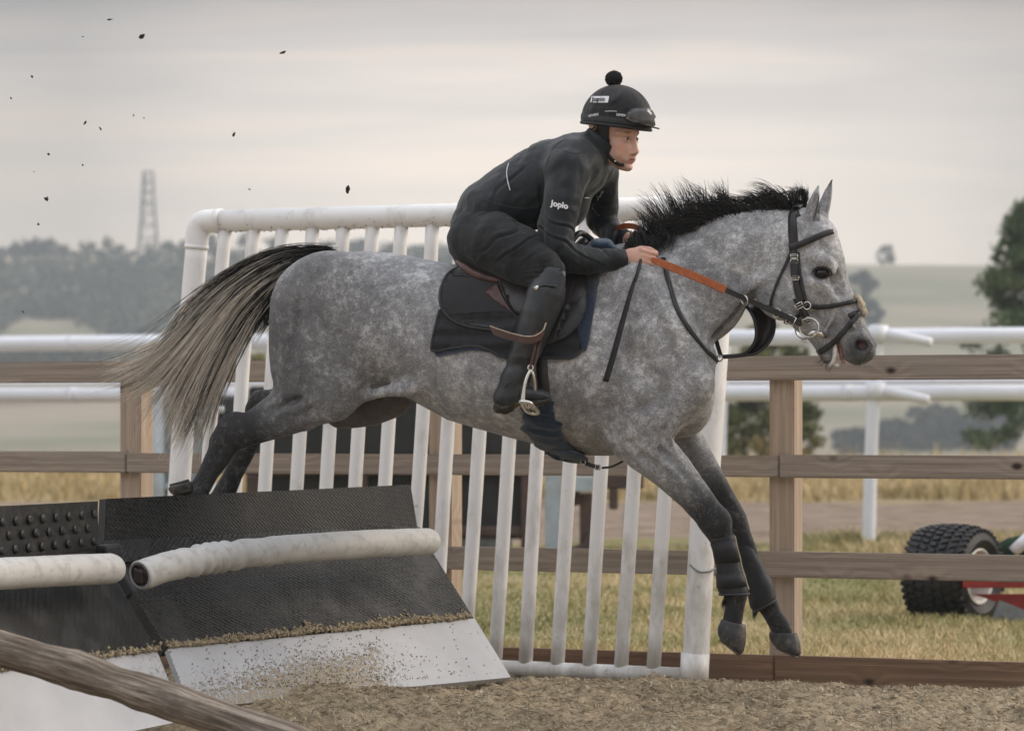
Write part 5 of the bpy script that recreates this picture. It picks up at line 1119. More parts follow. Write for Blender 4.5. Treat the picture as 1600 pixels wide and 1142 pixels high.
grow(tail, 170, tg, 20, .014, .034, 22, .0012, .012, 1.6, (.010, .010, .011), (.07, .068, .066))
tg2 = [G3((500, 398, 0), (440, 404, -.02), (376, 420, -.02), (320, 462, -.02), (284, 520, -.02)), G3((490, 415, -.02), (440, 440, -.05), (402, 470, -.05), (378, 512, -.04), (352, 560, -.03)), G3((480, 428, -.02), (445, 462, -.04), (428, 492, -.04), (412, 520, -.03))]
grow(tail, 1150, tg2, 16, .010, .022, 23, .0014, .010, 1.3, (.009, .009, .010), (.05, .05, .05))
grow(tail, 90, tg, 22, .02, .07, 24, .0010, .022, 1.2, (.012, .012, .013), (.3, .26, .22))
finish('tail', tail)
hr = []
for x, y, dx, dy, n in [(1285, 566, -8, 8, 26), (1345, 566, 6, 8, 20), (1290, 510, 24, -4, 12), (1262, 530, -14, 8, 10), (1296, 572, 0, 10, 20)]:
    g = [G3((x-5, y, -.035), (x-5+dx*.5, y+dy*.5-1, -.045), (x-5+dx, y+dy, -.05)), G3((x+5, y, -.03), (x+5+dx*.5, y+dy*.5-1, -.04), (x+5+dx, y+dy, -.05))]
    hr = []; grow(hr, n, g, 6, .006, .008, x, .0006, .002, 1.0, (.05, .05, .05), (.45, .42, .38)); finish('whiskers', hr)
for x, y, w in [(1134, 940, -.15), (1183, 955, .15), (294, 796, -.135)]:
    g = [G3((x+4, y-10, w-.025), (x-3, y+2, w-.025), (x-5, y+13, w-.02)), G3((x+4, y-10, w+.01), (x-4, y+2, w+.01), (x-6, y+13, w+.01))]
    lg = []; grow(lg, 60, g, 6, .005, .004, int(x), .0008, .002, 1.0, (.012, .012, .013), (.07, .068, .066)); finish('fetlock_hair', lg)

# ------------------------------------------------------------------ the rider: one continuous body, clothed
def axis_rng(*seg): return np.concatenate([np.arange(a, b, s) for a, b, s in seg])
HO = Cn(957, 207, .0)                         # middle of the head
_y, _p, _r = math.radians(36), math.radians(-7), math.radians(2)
HFw = A(math.cos(_y)*math.cos(_p), -math.sin(_y)*math.cos(_p), math.sin(_p)); HSd = nrm(A(-math.sin(_y), -math.cos(_y), 0)); HUp = np.cross(HSd, HFw)
HUp = HUp if HUp[2] > 0 else -HUp
def hd(f, s, v): return HO+HFw*f+HSd*s+HUp*v          # s > 0 = the side towards the camera
HR = [HFw, HSd, HUp]
def h5(f, s, v, r, lat=None): return (*hd(f, s, v), r, r if lat is None else lat)
def sph(px, py, w, r): p = Cn(px, py, w); return (*p, r/415, r/415)
bf = Field([axis_rng((-.26, .30, .005), (.30, .62, .0032)), np.arange(-.50, .46, .0046), axis_rng((1.16, 1.66, .006), (1.66, 1.84, .0034), (1.84, 2.08, .006), (2.08, 2.44, .0030))])
# trunk and legs (slimmer than the clothes)
bf.chain([c5(752, 352, 0, 38, .15), c5(800, 318, 0, 44, .14), c5(868, 284, 0, 50, .16), c5(902, 262, 0, 38, .17)], .03)
bf.chain([sph(905, 262, 0, 32), sph(930, 240, 0, 26), sph(948, 226, 0, 24)], .03)
for s in (-1, 1):
    w0, w1 = s*.10, s*.29
    bf.chain([sph(745, 372, s*.12, 36), sph(800, 396, s*.22, 35), sph(856, 427, s*.32, 24)], .03); bf.chain([sph(856, 430, s*.32, 22), sph(836, 490, s*.36, 20), sph(812, 560, s*.365, 15), sph(797, 610, s*.36, 13)], .02); bf.chain([sph(795, 625, s*.36, 12), sph(845, 624, s*.385, 10)], .015)
# arms to the wrists
NA = [(888, 262, -.185, 26), (872, 322, -.245, 22), (866, 388, -.275, 17), (915, 407, -.24, 15), (974, 404, -.185, 11.5)]
FAx = [(932, 262, .19, 26), (936, 318, .25, 21), (938, 354, .26, 16), (960, 370, .20, 14), (980, 374, .12, 11)]
bf.chain([sph(*q) for q in NA], .015); bf.chain([sph(*q) for q in FAx], .015)
# near hand: palm, four fingers closing round the rein, thumb on top
def fing(pts, k=.004): bf.chain([sph(*q) for q in pts], k)
bf.chain([c5(974, 404, -.185, 12, .021), c5(986, 403, -.186, 15, .019), c5(998, 402, -.185, 15.5, .017), c5(1005, 402, -.183, 12, .014)], .006)
for i, (y, l) in enumerate([(391, 1.0), (399, 1.05), (407, .98), (414, .82)]):
    x0 = 1003-i*1.2; fing([(x0, y, -.190, 4.3), (x0+18*l, y+5, -.182, 3.9), (x0+22*l, y+7, -.160, 3.6), (x0+12*l, y+8, -.146, 3.3), (x0+4, y+7, -.150, 3.0)], .0025)
    bf.ell(Cn(x0, y, -.197), (.010, .008, .009), k=.004)
fing([(985, 396, -.165, 6.0), (1001, 389, -.152, 5.2), (1015, 390, -.150, 4.6), (1025, 395, -.155, 3.8)], .004)
# far hand behind the withers
bf.chain([c5(980, 375, .12, 11, .02), c5(993, 376, .105, 13, .017), c5(1001, 376, .095, 11, .014)], .006)
for i, (y, l) in enumerate([(368, 1.0), (374, 1.0), (380, .95), (385, .8)]):
    fing([(999, y, .105, 4.2), (1015, y+4, .090, 3.8), (1017, y+5, .065, 3.5), (1005, y+6, .055, 3.2)], .0025)
fing([(990, 368, .08, 5.6), (1005, 363, .065, 4.8), (1016, 366, .06, 4)], .004)
# head
bf.ell(hd(-.006, 0, .045), (.098, .077, .095), HR, .02)
bf.chain([h5(.030, 0, .030, .066), h5(.040, 0, -.030, .055), h5(.046, 0, -.080, .040), h5(.060, 0, -.112, .022)], .02)     # face mass to chin
for s in (-1, 1):
    bf.chain([h5(-.015, s*.058, -.055, .016), h5(.020, s*.048, -.092, .017), h5(.062, s*.018, -.118, .016)], .022)      # jaw line
    bf.ell(hd(.058, s*.042, -.044), (.022, .020, .018), HR, .02); bf.ell(hd(.048, s*.040, -.078), (.036, .024, .032), HR, .02)                                                     # cheekbone
    bf.chain([h5(.088, s*.012, .004, .010), h5(.084, s*.038, .008, .010), h5(.062, s*.060, -.004, .009)], .012)           # brow ridge
    bf.ell(hd(.097, s*.032, -.022), (.016, .017, .011), HR, .010, 'sub')                                             # eye socket
    bf.ell(hd(.081, s*.031, -.021), (.0145, .0145, .0135), HR, .004)                                                  # eyeball under the lids
    bf.chain([h5(.0955, s*.022, -.015, .0028), h5(.0962, s*.032, -.0125, .003), h5(.088, s*.044, -.018, .0028)], .003)     # upper lid
    bf.chain([h5(.094, s*.022, -.028, .002), h5(.0945, s*.032, -.031, .0022), h5(.088, s*.043, -.026, .002)], .004)
    bf.ell(hd(.090, s*.020, -.056), (.016, .014, .022), HR, .014)
    bf.ell(hd(.104, s*.0135, -.071), (.010, .0075, .0075), HR, .006)                                                  # nostril wing
    bf.chain([h5(-.008, s*.074, .002, .010), h5(-.016, s*.080, .016, .009), h5(-.030, s*.082, .006, .008), h5(-.026, s*.079, -.018, .008), h5(-.012, s*.074, -.030, .008)], .006)    # ear
bf.chain([h5(.092, 0, .004, .009), h5(.103, 0, -.030, .0098), h5(.114, 0, -.060, .0112)], .010)                           # nose
bf.ell(hd(.114, 0, -.065), (.012, .0115, .0105), HR, .006)
bf.chain([h5(.094, -.020, -.092, .006), h5(.104, 0, -.0895, .0075), h5(.094, .020, -.092, .006)], .006)                # upper lip
bf.chain([h5(.092, -.017, -.102, .006), h5(.100, 0, -.103, .0080), h5(.092, .017, -.102, .006)], .006)                 # lower lip
bf.chain([h5(.100, 0, -.074, .010), h5(.098, 0, -.088, .010)], .008)
for s in (-1, 1): bf.chain([h5(.092, s*.016, -.072, .011), h5(.086, s*.022, -.095, .012)], .010)
bf.chain([h5(.108, -.022, -.0965, .0012), h5(.113, 0, -.096, .0014), h5(.108, .022, -.0965, .0012)], .003, 'sub')
bf.ell(hd(.084, 0, -.124), (.019, .022, .017), HR, .012)                                                             # chin
bf.chain([h5(.100, -.012, -.113, .003), h5(.100, .012, -.113, .003)], .008, 'sub')
BV, BQ = bf.mesh(1); del bf
BB = bvh(BV, BQ)
q = BV-HO; hf_, hs_, hv_ = q@HFw, q@HSd, q@HUp
skin = np.tile(A(.64, .40, .315), (len(BV), 1))
def tint(m, c): 
    global skin
    m = np.clip(m, 0, 1)[:, None]; skin = skin*(1-m)+np.array(c)*m
onface = hf_ > -.05
tint(.5*np.exp(-((hf_-.066)/.03)**2-((np.abs(hs_)-.046)/.022)**2-((hv_+.060)/.030)**2)*onface, (.60, .24, .19))
tint(.10*np.exp(-(hs_/.016)**2-((hv_+.066)/.02)**2)*(hf_ > .10), (.62, .29, .23))
tint(.30*sstep(-.078, -.098, hv_)*onface*(hf_ > -.02)*(hv_ > -.16), (.40, .29, .245))                                            # shaven beard
tint(.45*np.exp(-((hv_+.082)/.006)**2-(hs_/.022)**2)*(hf_ > .085), (.24, .15, .12))
tint(.8*np.exp(-((hv_+.0965)/.009)**2)*(np.abs(hs_) < .022)*(hf_ > .092), (.43, .17, .15))
tint(.9*np.exp(-((hv_+.0965)/.0022)**2)*(np.abs(hs_) < .022)*(hf_ > .088), (.12, .045, .04))
for s in (-1, 1):
    tint(.85*np.exp(-((hv_-.004-.10*np.maximum(0, .03-np.abs(hs_)))/.0048)**2-((hs_-s*.036)/.018)**2)*(hf_ > .05), (.055, .034, .024))          # eyebrow
    ex = np.hypot((hs_-s*.0315)/.0125, (hv_+.0215)/.0058); tint(.9*sstep(1.1, .85, ex)*(hf_ > .06), (.44, .40, .37)); tint(sstep(1.15, .8, np.hypot((hs_-s*.0300-.0035), hv_+.0205)/.0058)*(hf_ > .06), (.030, .022, .018))
    tint(.85*np.exp(-((hv_+.0145)/.0026)**2-((hs_-s*.0325)/.012)**2)*(hf_ > .06), (.05, .03, .024)); tint(.4*np.exp(-((hv_+.033)/.006)**2-((hs_-s*.032)/.013)**2)*(hf_ > .06), (.30, .14, .11))
    tint(.9*np.exp(-(((hs_-s*.0085)/.004)**2+((hv_+.0775)/.0025)**2))*(hf_ > .09), (.10, .04, .035))
tint(.5*np.exp(-((hf_+.012)/.03)**2-((np.abs(hs_)-.08)/.012)**2-((hv_)/.03)**2), (.52, .20, .16))
hpx, hpy = px_of(BV); hand = (hpx > 968)*(hpy > 340)
tint(.35*hand*(.5+.5*vnoise(BV*70)), (.62, .32, .26)); tint(.35*hand*sstep(1000, 1012, hpx), (.58, .31, .24))
person = mesh_obj('person', warp(BV), BQ, MT['skin'], None, True, skin)
prop(person, 'rider in black jacket and bobble-topped helmet crouched over the grey horse', 'person')
# clothes: same limbs, fuller, with folds
def folds(V, N, amp, sc, seed, dirs=(1, .5, .35)):
    p = V*np.array(dirs)*sc; w = np.stack([fbm(p*.7, 2, seed+1), fbm(p*.7, 2, seed+2), fbm(p*.7, 2, seed+3)], -1)
    r_ = 1-2*np.abs(fbm(p+w*.9, 3, seed)); return V+N*(amp*(r_-.45))[:, None]
jf = Field([np.arange(-.25, .46, .0048), np.arange(-.40, .38, .0052), np.arange(1.66, 2.27, .0048)])
jf.chain([c5(738, 350, 0, 33, .165), c5(765, 331, 0, 51, .180), c5(808, 308, 0, 58, .178), c5(862, 283, 0, 64, .19), c5(898, 262, 0, 52, .19)], .035)
jf.chain([c5(866, 312, -.02, 48, .14), c5(880, 318, 0, 40, .14)], .03)
jf.chain([sph(893, 260, -.14, 42), sph(884, 268, -.19, 37)], .03); jf.chain([sph(918, 258, .12, 40), sph(934, 272, .19, 33)], .03)
jf.chain([sph(886, 268, -.195, 34), sph(876, 315, -.245, 31), sph(869, 352, -.265, 28.5), sph(868, 384, -.275, 27), sph(884, 401, -.268, 24), sph(920, 408, -.238, 20), sph(955, 407, -.200, 17), sph(966, 406, -.190, 16)], .012)
jf.chain([sph(934, 270, .19, 33), sph(938, 312, .245, 29), sph(940, 342, .25, 25), sph(952, 361, .225, 20), sph(974, 373, .14, 16)], .012)
jf.chain([c5(902, 250, 0, 34, .12), c5(922, 238, -.01, 30, .085), c5(934, 228, -.012, 28, .075)], .03)
JV, JQ = jf.mesh(1); del jf
JN = normals(JV, JQ); jx, jy = px_of(JV)
arm = sstep(-.18, -.22, JV[:, 1])*(jx > 835)
JV2 = folds(JV, JN, .0055, 8.5, 3, (1, .5, .62)); JV2 = JV2+JN*(.003*fbm(JV*26, 2, 12))[:, None]
# drag lines from armpit to waist and rings on the sleeve
dl_ = np.sin((jx*.66+jy*.75)*.20+2.2*vnoise(JV*9))*.5+.5
def creases(ph, w, mask, dep): return -dep*np.exp(-(np.sin(ph)/w)**2)*mask+dep*.6*np.exp(-(np.sin(ph+.55)/(w*1.3))**2)*mask
nzA, nzB = vnoise(JV*8, 31), vnoise(JV*13, 32)
JV2 = JV2+JN*creases((jx*.66+jy*.75)*.085+1.9*nzA+.7*nzB, .20, np.exp(-((jx-812)/62)**2)*(1-arm)*sstep(-.25, .35, vnoise(JV*6, 33)), .0065)[:, None]
JV2 = JV2+JN*creases(jy*.135-(jx-870)*.075+1.5*nzA+.8*nzB, .22, arm*np.exp(-((jy-368)/46)**2)*sstep(-.45, .2, vnoise(JV*7, 34)), .0065)[:, None]
JV2 = JV2+JN*creases((jx*.85-jy*.5)*.10+1.6*nzA, .2, arm*np.exp(-((jx-925)/40)**2)*sstep(-.2, .3, vnoise(JV*9, 35)), .004)[:, None]
cr = np.exp(-((jx-(846+(jy-300)*.02))/4.5)**2)*sstep(255, 290, jy)*(JV[:, 1] < -.1); JV2 = JV2-JN*(.009*cr)[:, None]        # where sleeve meets the body
JB = bvh(JV2, JQ)
jacket = mesh_obj('jacket', warp(JV2), JQ, MT['jacket'], person)
# stand-up collar, cuffs, hem
cf = Field([np.arange(.22, .46, .0034), np.arange(-.16, .15, .0036), np.arange(2.05, 2.30, .0034)])
cf.chain([c5(922, 246, -.004, 31, .088), c5(933, 233, -.008, 31.5, .086), c5(940, 224, -.010, 31, .083)], .006)
cN = nrm(A(.62, -.05, .78)); cC = Cn(944, 219, 0)
def capcut(x, y, z): return -(((x-cC[0])*cN[0]+(y-cC[1])*cN[1]+(z-cC[2])*cN[2]))
cf.put(capcut, (.1, -.3, 2.0), (.6, .3, 2.4), .004, 'sub') if False else None
cf.chain([c5(936, 232, -.008, 26, .072), c5(956, 210, -.012, 27, .075), c5(966, 198, -.012, 27, .075)], .004, 'sub')
g = cf; X_, Y_, Z_ = np.meshgrid(*g.ax, indexing='ij'); g.f = np.maximum(g.f, ((X_-cC[0])*cN[0]+(Y_-cC[1])*cN[1]+(Z_-cC[2])*cN[2])).astype(np.float32)
a_, q_ = cf.mesh(1); a_ = folds(a_, normals(a_, q_), .0025, 18, 8); mesh_obj('collar', warp(a_), q_, MT['jacket'], jacket)
def cuff(pts, seg=20): mb = MB(); mb.tube([Cn(p[0], p[1], p[2]) for p in pts], [p[3]/415 for p in pts], seg); return mb
cuff([(957, 406.5, -.199, 17.3), (966, 405.5, -.190, 16.6), (976, 404.5, -.183, 15.4)]).build('cuff', MT['jacket'], jacket, True, warp)
cuff([(968, 372, .15, 17), (979, 374, .125, 15)]).build('cuff', MT['jacket'], jacket, True, warp)
def line_on(tree, path, w, mat, name, parent, off=.0015, th=.0015):
    mb = MB(); strap(mb, path, w, th, tree, off); return mb.build(name, mat, parent, True, warp)
line_on(JB, [(795, 256), (792, 268), (793, 282), (797, 298)], .0032, MT['white'], 'reflective_piping', jacket)
line_on(JB, [(829, 362), (823, 370), (819, 376)], .003, MT['edge'], 'pocket_zip', jacket)
line_on(JB, [(926, 325), (931, 331), (936, 337)], .004, MT['steel'], 'zip_pull', jacket)
line_on(JB, [(958, 264), (948, 282), (938, 302), (926, 322)], .0045, MT['edge'], 'front_zip', jacket)
line_on(JB, [(884, 216), (868, 228), (858, 246), (850, 272), (846, 300)], .0026, MT['edge'], 'sleeve_seam', jacket, .0005, .001)
line_on(JB, [(706, 347), (728, 352), (756, 350), (788, 356), (818, 369), (842, 386)], .016, MT['jacket'], 'hem', jacket, .001, .005)
line_on(JB, [(846, 300), (842, 325), (838, 350), (832, 372)], .003, MT['edge'], 'side_seam', jacket, .0004, .0012)
line_on(JB, [(740, 296), (760, 312), (790, 322), (820, 326), (842, 322)], .0028, MT['edge'], 'panel_seam', jacket, .0004, .0010)
line_on(JB, [(868, 228), (884, 236), (900, 240), (914, 236)], .0028, MT['edge'], 'yoke_seam', jacket, .0004, .0010)
line_on(JB, [(913, 309), (920, 309)], .0025, MT['white'], 'chest_tab', jacket)
# breeches
tf_ = Field([np.arange(-.26, .20, .0050), np.arange(-.40, .40, .0054), np.arange(1.57, 1.96, .0050)])
tf_.chain([c5(742, 352, 0, 37, .175), c5(775, 338, 0, 46, .17), c5(800, 325, 0, 44, .16)], .03)
for s in (-1, 1):
    tf_.chain([sph(742, 372, s*.115, 40), sph(775, 380, s*.185, 46), sph(815, 400, s*.26, 43), sph(846, 420, s*.32, 33), sph(860, 430, s*.34, 28), sph(857, 444, s*.352, 27)], .025)
    tf_.ell(Cn(738, 378, s*.09), (.085, .10, .085), k=.03)
TV, TQ = tf_.mesh(1); del tf_
TN = normals(TV, TQ); tx, ty_ = px_of(TV); TV = folds(TV, TN, .0065, 10, 14, (.5, .6, 1)); TV = TV+TN*(.0018*fbm(TV*30, 2, 15))[:, None]
TV = TV+TN*creases((tx*.42+ty_*.9)*.10+1.7*vnoise(TV*9, 2)+.7*vnoise(TV*15, 3), .2, np.exp(-((tx-795)/62)**2)*sstep(-.35, .25, vnoise(TV*6, 5)), .006)[:, None]
TV = TV+TN*(.006*(np.sin((tx*.25+ty_)*.42+vnoise(TV*16)*2)**2-.5)*np.exp(-((tx-850)/30)**2-((ty_-432)/16)**2))[:, None]
mesh_obj('breeches', warp(TV), TQ, MT['breeches'], person); TB = bvh(TV, TQ)
line_on(TB, [(832, 448), (836, 444.5), (841, 444)], .010, MT['edge'], 'knee_tag', person, .001, .003) if False else None
# boots
def boot(s, label):
    lf = Field([np.arange(-.14, .20, .0042), np.arange(-.50, -.24, .0042) if s < 0 else np.arange(.22, .50, .0042), np.arange(1.14, 1.72, .0042)])
    lf.chain([sph(862, 436, s*.345, 27.5), sph(853, 462, s*.362, 29.5), sph(841, 492, s*.372, 28), sph(828, 530, s*.374, 24.5), sph(815, 565, s*.370, 22), sph(803, 596, s*.366, 22), sph(796, 618, s*.366, 21)], .012)
    lf.chain([c5(786, 622, s*.366, 15, .038), c5(800, 614, s*.368, 19, .040), c5(822, 616, s*.380, 13.5, .042), c5(845, 618, s*.390, 10, .043), c5(853, 620, s*.392, 8, .036)], .016)
    V, Q = lf.mesh(1); N = normals(V, Q); bx_, by_ = px_of(V)
    V = V+N*(.0055*(1-2*np.abs(fbm(np.stack([V[:, 0]*6-V[:, 2]*3, V[:, 1]*6, V[:, 2]*17], -1), 3, 4))-.5)*np.exp(-((by_-562)/44)**2))[:, None]+N*(.002*fbm(V*16, 3, 2))[:, None]
    o = mesh_obj('riding_boot', warp(V), Q, MT['boot'], person); prop(o, None); tree = bvh(V, Q)
    sf = Field([np.arange(-.16, .22, .0040), (np.arange(-.52, -.26, .0040) if s < 0 else np.arange(.24, .52, .004)), np.arange(1.10, 1.34, .0040)])
    sf.chain([c5(780, 637, s*.366, 9, .036), c5(790, 638, s*.366, 9.5, .038), c5(797, 636, s*.367, 8, .036)], .006)
    sf.chain([c5(795, 632, s*.368, 5.5, .037), c5(815, 629, s*.378, 5, .038), c5(840, 630, s*.390, 6.5, .045), c5(856, 625, s*.392, 4.5, .036)], .006)
    V, Q = sf.mesh(1); V = V+normals(V, Q)*(.003*fbm(V*50, 3))[:, None]; mesh_obj('boot_sole', warp(V), Q, MT['sole'], o)
    if s < 0:
        mb = MB(); strap(mb, [(788, 606), (796, 598), (806, 600), (811, 612), (808, 624)], .004, .002, tree, .0005); mb.build('boot_seam', MT['leather'], o, True, warp)
        mb = MB(); ring = [cast(tree, *p)[0]+A(0, -.002, 0) for p in [(834, 452), (850, 446), (868, 447), (884, 452)]]; mb.tube(catmull(ring, 6), .004, 8); mb.build('boot_top_edge', MT['leather'], o, True, warp)
        mb = MB(); c, n = cast(tree, 838, 450); mb.tube([c-n*.001, c+n*.006], .011, 12); mb.build('boot_stud', MT['steel'], o, True, warp)
    return o
boot(-1, ''); boot(1, '')
# helmet with silk cover
kf = Field([np.arange(.20, .56, .0030), np.arange(-.20, .19, .0032), np.arange(2.14, 2.44, .0030)])
kc = hd(.014, 0, .048); kf.ell(kc, (.140, .122, .132), HR, .004); kf.ell(hd(.012, 0, .03), (.124, .104, .114), HR, .004, 'sub')
X_, Y_, Z_ = np.meshgrid(*kf.ax, indexing='ij'); bn = nrm(HUp+HFw*.02-HSd*.0); bc = hd(.0, 0, .020)
kf.f = np.maximum(kf.f, -((X_-bc[0])*bn[0]+(Y_-bc[1])*bn[1]+(Z_-bc[2])*bn[2])).astype(np.float32)
KV, KQ = kf.mesh(1); KN = normals(KV, KQ)
q = KV-HO; kf_, ks_, kv_ = q@HFw, q@HSd, q@HUp
ang = np.arctan2(ks_, kf_); KV = KV-KN*(.0022*np.exp(-((np.abs(np.sin(ang*2)))/.07)**2)*sstep(.12, .14, kv_+.02))[:, None]; KV = KV+KN*(.0022*fbm(KV*A(24, 24, 14), 3, 3)*sstep(.15, .05, kv_))[:, None]
helmet = mesh_obj('helmet', warp(KV), KQ, MT['helmet'], person); KB = bvh(KV, KQ)
def band(lo, rad, n=60, scale=1.0):             # points round the helmet's lower edge, in the head's frame
    return [kc+HFw*.140*scale*math.cos(a)+HSd*.122*scale*math.sin(a) for a in np.linspace(0, 2*np.pi, n)]
def edge_ring(h, k=1.0):
    P_ = []
    for a in np.linspace(0, 2*np.pi, 73):
        d = HFw*math.cos(a)+HSd*math.sin(a); c0 = bc+bn*h; c0 = c0
        # where the shell lies at this height
        lo_, hi_ = 0.0, .2
        for _ in range(30):
            m_ = (lo_+hi_)/2; p = c0+(d-bn*(d@bn))*m_; e_ = p-kc
            if ((e_@HFw)/.140)**2+((e_@HSd)/.122)**2+((e_@HUp)/.132)**2 < 1: lo_ = m_
            else: hi_ = m_
        P_.append(c0+(d-bn*(d@bn))*lo_*k)
    return np.array(P_)
mb = MB(); mb.tube(edge_ring(.004, .992), .0065, 10, False); mb.build('rim', MT['black'], helmet, True, warp)
e1, e2 = edge_ring(.014, 1.004), edge_ring(.036, 1.010); e3, e4 = edge_ring(.036, 1.024), edge_ring(.014, 1.020); m = len(e1)
mb = MB(); mb.add(np.vstack([e4, e3, e2, e1]), [(k_*m+i, k_*m+i+1, (k_+1)*m+i+1, (k_+1)*m+i) for k_ in range(3) for i in range(m-1)]); gog = mb.build('goggle_strap', MT['black'], helmet, True, warp)
lens_poly = [(976, 186), (978, 178), (986, 171.5), (1000, 170), (1012, 172), (1018.5, 180), (1021, 192), (1018, 198), (1004, 195.5), (988, 191)]
mb = MB(); drape(mb, lens_poly, KB, .004, .014, 5, bulge=.004); mb.build('goggle_lens', MT['lens'], gog, True, warp)
mb = MB(); mb.tube([cast(KB, 994, 193)[0]+A(0, -.02, 0), cast(KB, 1012, 198)[0]+A(0, -.02, 0), Cn(1030, 201.5, -.09)], [.0035, .0035, .0028], 8); mb.build('goggle_frame', MT['black'], gog, True, warp)
mb = MB(); mb.tube([cast(KB, 1012, 176)[0]+A(.004, -.016, 0), cast(KB, 1017, 184)[0]+A(.006, -.016, 0), cast(KB, 1019, 196)[0]+A(.008, -.014, 0)], .0045, 8); mb.build('nose_foam', MT['brown'], gog, True, warp)
line_on(KB, [(946, 175), (955, 174.5), (964, 175)], .002, MT['white'], 'strap_stripe', gog, .006)
# bobble
b = bmesh.new(); bmesh.ops.create_icosphere(b, subdivisions=5, radius=1.0); b.verts.index_update(); Vb = np.array([v.co[:] for v in b.verts]); Fb = np.array([[v.index for v in f.verts] for f in b.faces]); b.free()
pc = Cn(959, 123.5, -.01); Vb = Vb*(12.3/415)*(1+.10*vnoise(Vb*9)[:, None]+.16*np.abs(vnoise(Vb*24, 3))[:, None])*A(1.03, 1, .93)+pc
mesh_obj('pompom', warp(Vb), Fb, MT['pom'], helmet)
# harness: ear pad, straps under the jaw and round the nape
mb = MB(); drape(mb, [(932, 192), (947, 190), (952, 200), (951.5, 222), (953, 231), (946, 238), (936, 233), (930, 224), (934, 210)], BB, .005, .012, 5); mb.build('ear_pad', MT['neo' if 'neo' in MT else 'black'], helmet, True, warp)
mb = MB(); strap(mb, [(943, 231), (950, 241), (958, 250), (968, 257), (975, 258)], .013, .006, BB, .002); st = mb.build('chin_strap', MT['black'], helmet, True, warp)
mb = MB(); strap(mb, [(912, 200), (920, 212), (930, 221), (943, 229)], .030, .007, BB, .007); strap(mb, [(916, 196), (926, 207), (938, 214)], .006, .004, BB, .010); mb.build('nape_strap', MT['black'], helmet, True, warp)
mb = MB(); c, n_ = cast(BB, 961, 252.5); mb.box(c-A(0, .010, 0), (.008, .004, .006), bev=.001); mb.build('strap_buckle', MT['steel'], st, False, warp)
# ------------------------------------------------------------------ lettering
def letters(name, text, o, ux, uy, tree, off, mat, parent, bold=.018, shear=0.0, th=.0012):
    """text laid on a surface: o = lower left pixel, ux / uy = pixel vectors of one text-height"""
    cu = bpy.data.curves.new('t', 'FONT'); cu.body = text; cu.size = 1.0; cu.offset = bold; cu.shear = shear; cu.resolution_u = 4
    to = bpy.data.objects.new('t', cu); COL.objects.link(to); dg = bpy.context.evaluated_depsgraph_get(); me = bpy.data.meshes.new_from_object(to.evaluated_get(dg)); bpy.data.objects.remove(to)
    b = bmesh.new(); b.from_mesh(me); bmesh.ops.triangulate(b, faces=b.faces[:]); b.verts.index_update()
    V = []
    for v in b.verts:
        x, y = o[0]+ux[0]*v.co.x+uy[0]*v.co.y, o[1]+ux[1]*v.co.x+uy[1]*v.co.y; p, n = cast(tree, x, y); V.append(p+n*off)
    Fc = [[v.index for v in f.verts] for f in b.faces]; b.free(); N = np.tile(A(0, -1, 0), (len(V), 1)); V = np.array(V)
    return mesh_obj(name, warp(np.vstack([V])), Fc, mat, parent, False)
mb = MB(); drape(mb, [(922.5, 161), (925, 151), (952, 151), (950, 161)], KB, .0012, .001, 5, smooth_poly=False); pt = mb.build('logo_patch', MT['white'], helmet, False, warp)
letters('lettering', 'Joplo', (925.5, 159.5), (9.6, -.3), (1.2, -9.6), KB, .0042, MT['black'], pt, .03)
letters('lettering', 'Joplo', (861, 321.5), (12.5, 2.6), (1.5, -12.5), JB, .0022, MT['white'], jacket, .035)
letters('lettering', 'Joplo', (934, 311), (4.2, -5.6), (-2.5, -6.0), JB, .0022, MT['white'], jacket, .03)
letters('lettering', 'uvex', (921, 183.5), (8.0, -1.4), (1.0, -8.0), KB, .0055, MT['white'], gog, .01)
letters('lettering', 'uvex', (963, 181.5), (8.0, .8), (0, -8.0), KB, .0055, MT['white'], gog, .01)
# ------------------------------------------------------------------ saddle, pads, girth
def over_top(mb, xs, w, off, th, ymin):        # joins the two sides over the horse's back
    V = []
    for x in xs:
        c = Cn(x, 0, 0); row = []
        for a in np.linspace(-1, 1, 13):
            h = HB.ray_cast(Vector((c[0], a*w, 3.0)), Vector((0, 0, -1)))
            p, n = np.array(h[0]), np.array(h[1]); row.append((p+n*off, p+n*(off+th)))
        V.append(row)
    m = len(xs); P0 = np.array([[r[0] for r in row] for row in V]).reshape(-1, 3); P1 = np.array([[r[1] for r in row] for row in V]).reshape(-1, 3); I = np.arange(m*13).reshape(m, 13); k_ = m*13
    Q = [(I[i, j], I[i+1, j], I[i+1, j+1], I[i, j+1]) for i in range(m-1) for j in range(12)]
    per = list(I[0, :])+list(I[1:, -1])+list(I[-1, :-1][::-1])+list(I[1:-1, 0][::-1]); n_ = len(per)
    mb.add(np.vstack([P0, P1]), [q[::-1] for q in Q]+[tuple(a+k_ for a in q) for q in Q]+[(per[a], per[(a+1) % n_], per[(a+1) % n_]+k_, per[a]+k_) for a in range(n_)])
def edge_line(tree, path, r, mat, name, parent, off):
    q = catmull(path, 8); H = [cast(tree, *a) for a in q]; p = np.array([h[0]+h[1]*off for h in H])
    for _ in range(3): p[1:-1] = p[1:-1]*.5+.25*(p[:-2]+p[2:])
    mb = MB(); mb.tube(p, r, 8); return mb.build(name, mat, parent, True, warp)
sb = warp(Cn(800, 430, 0))
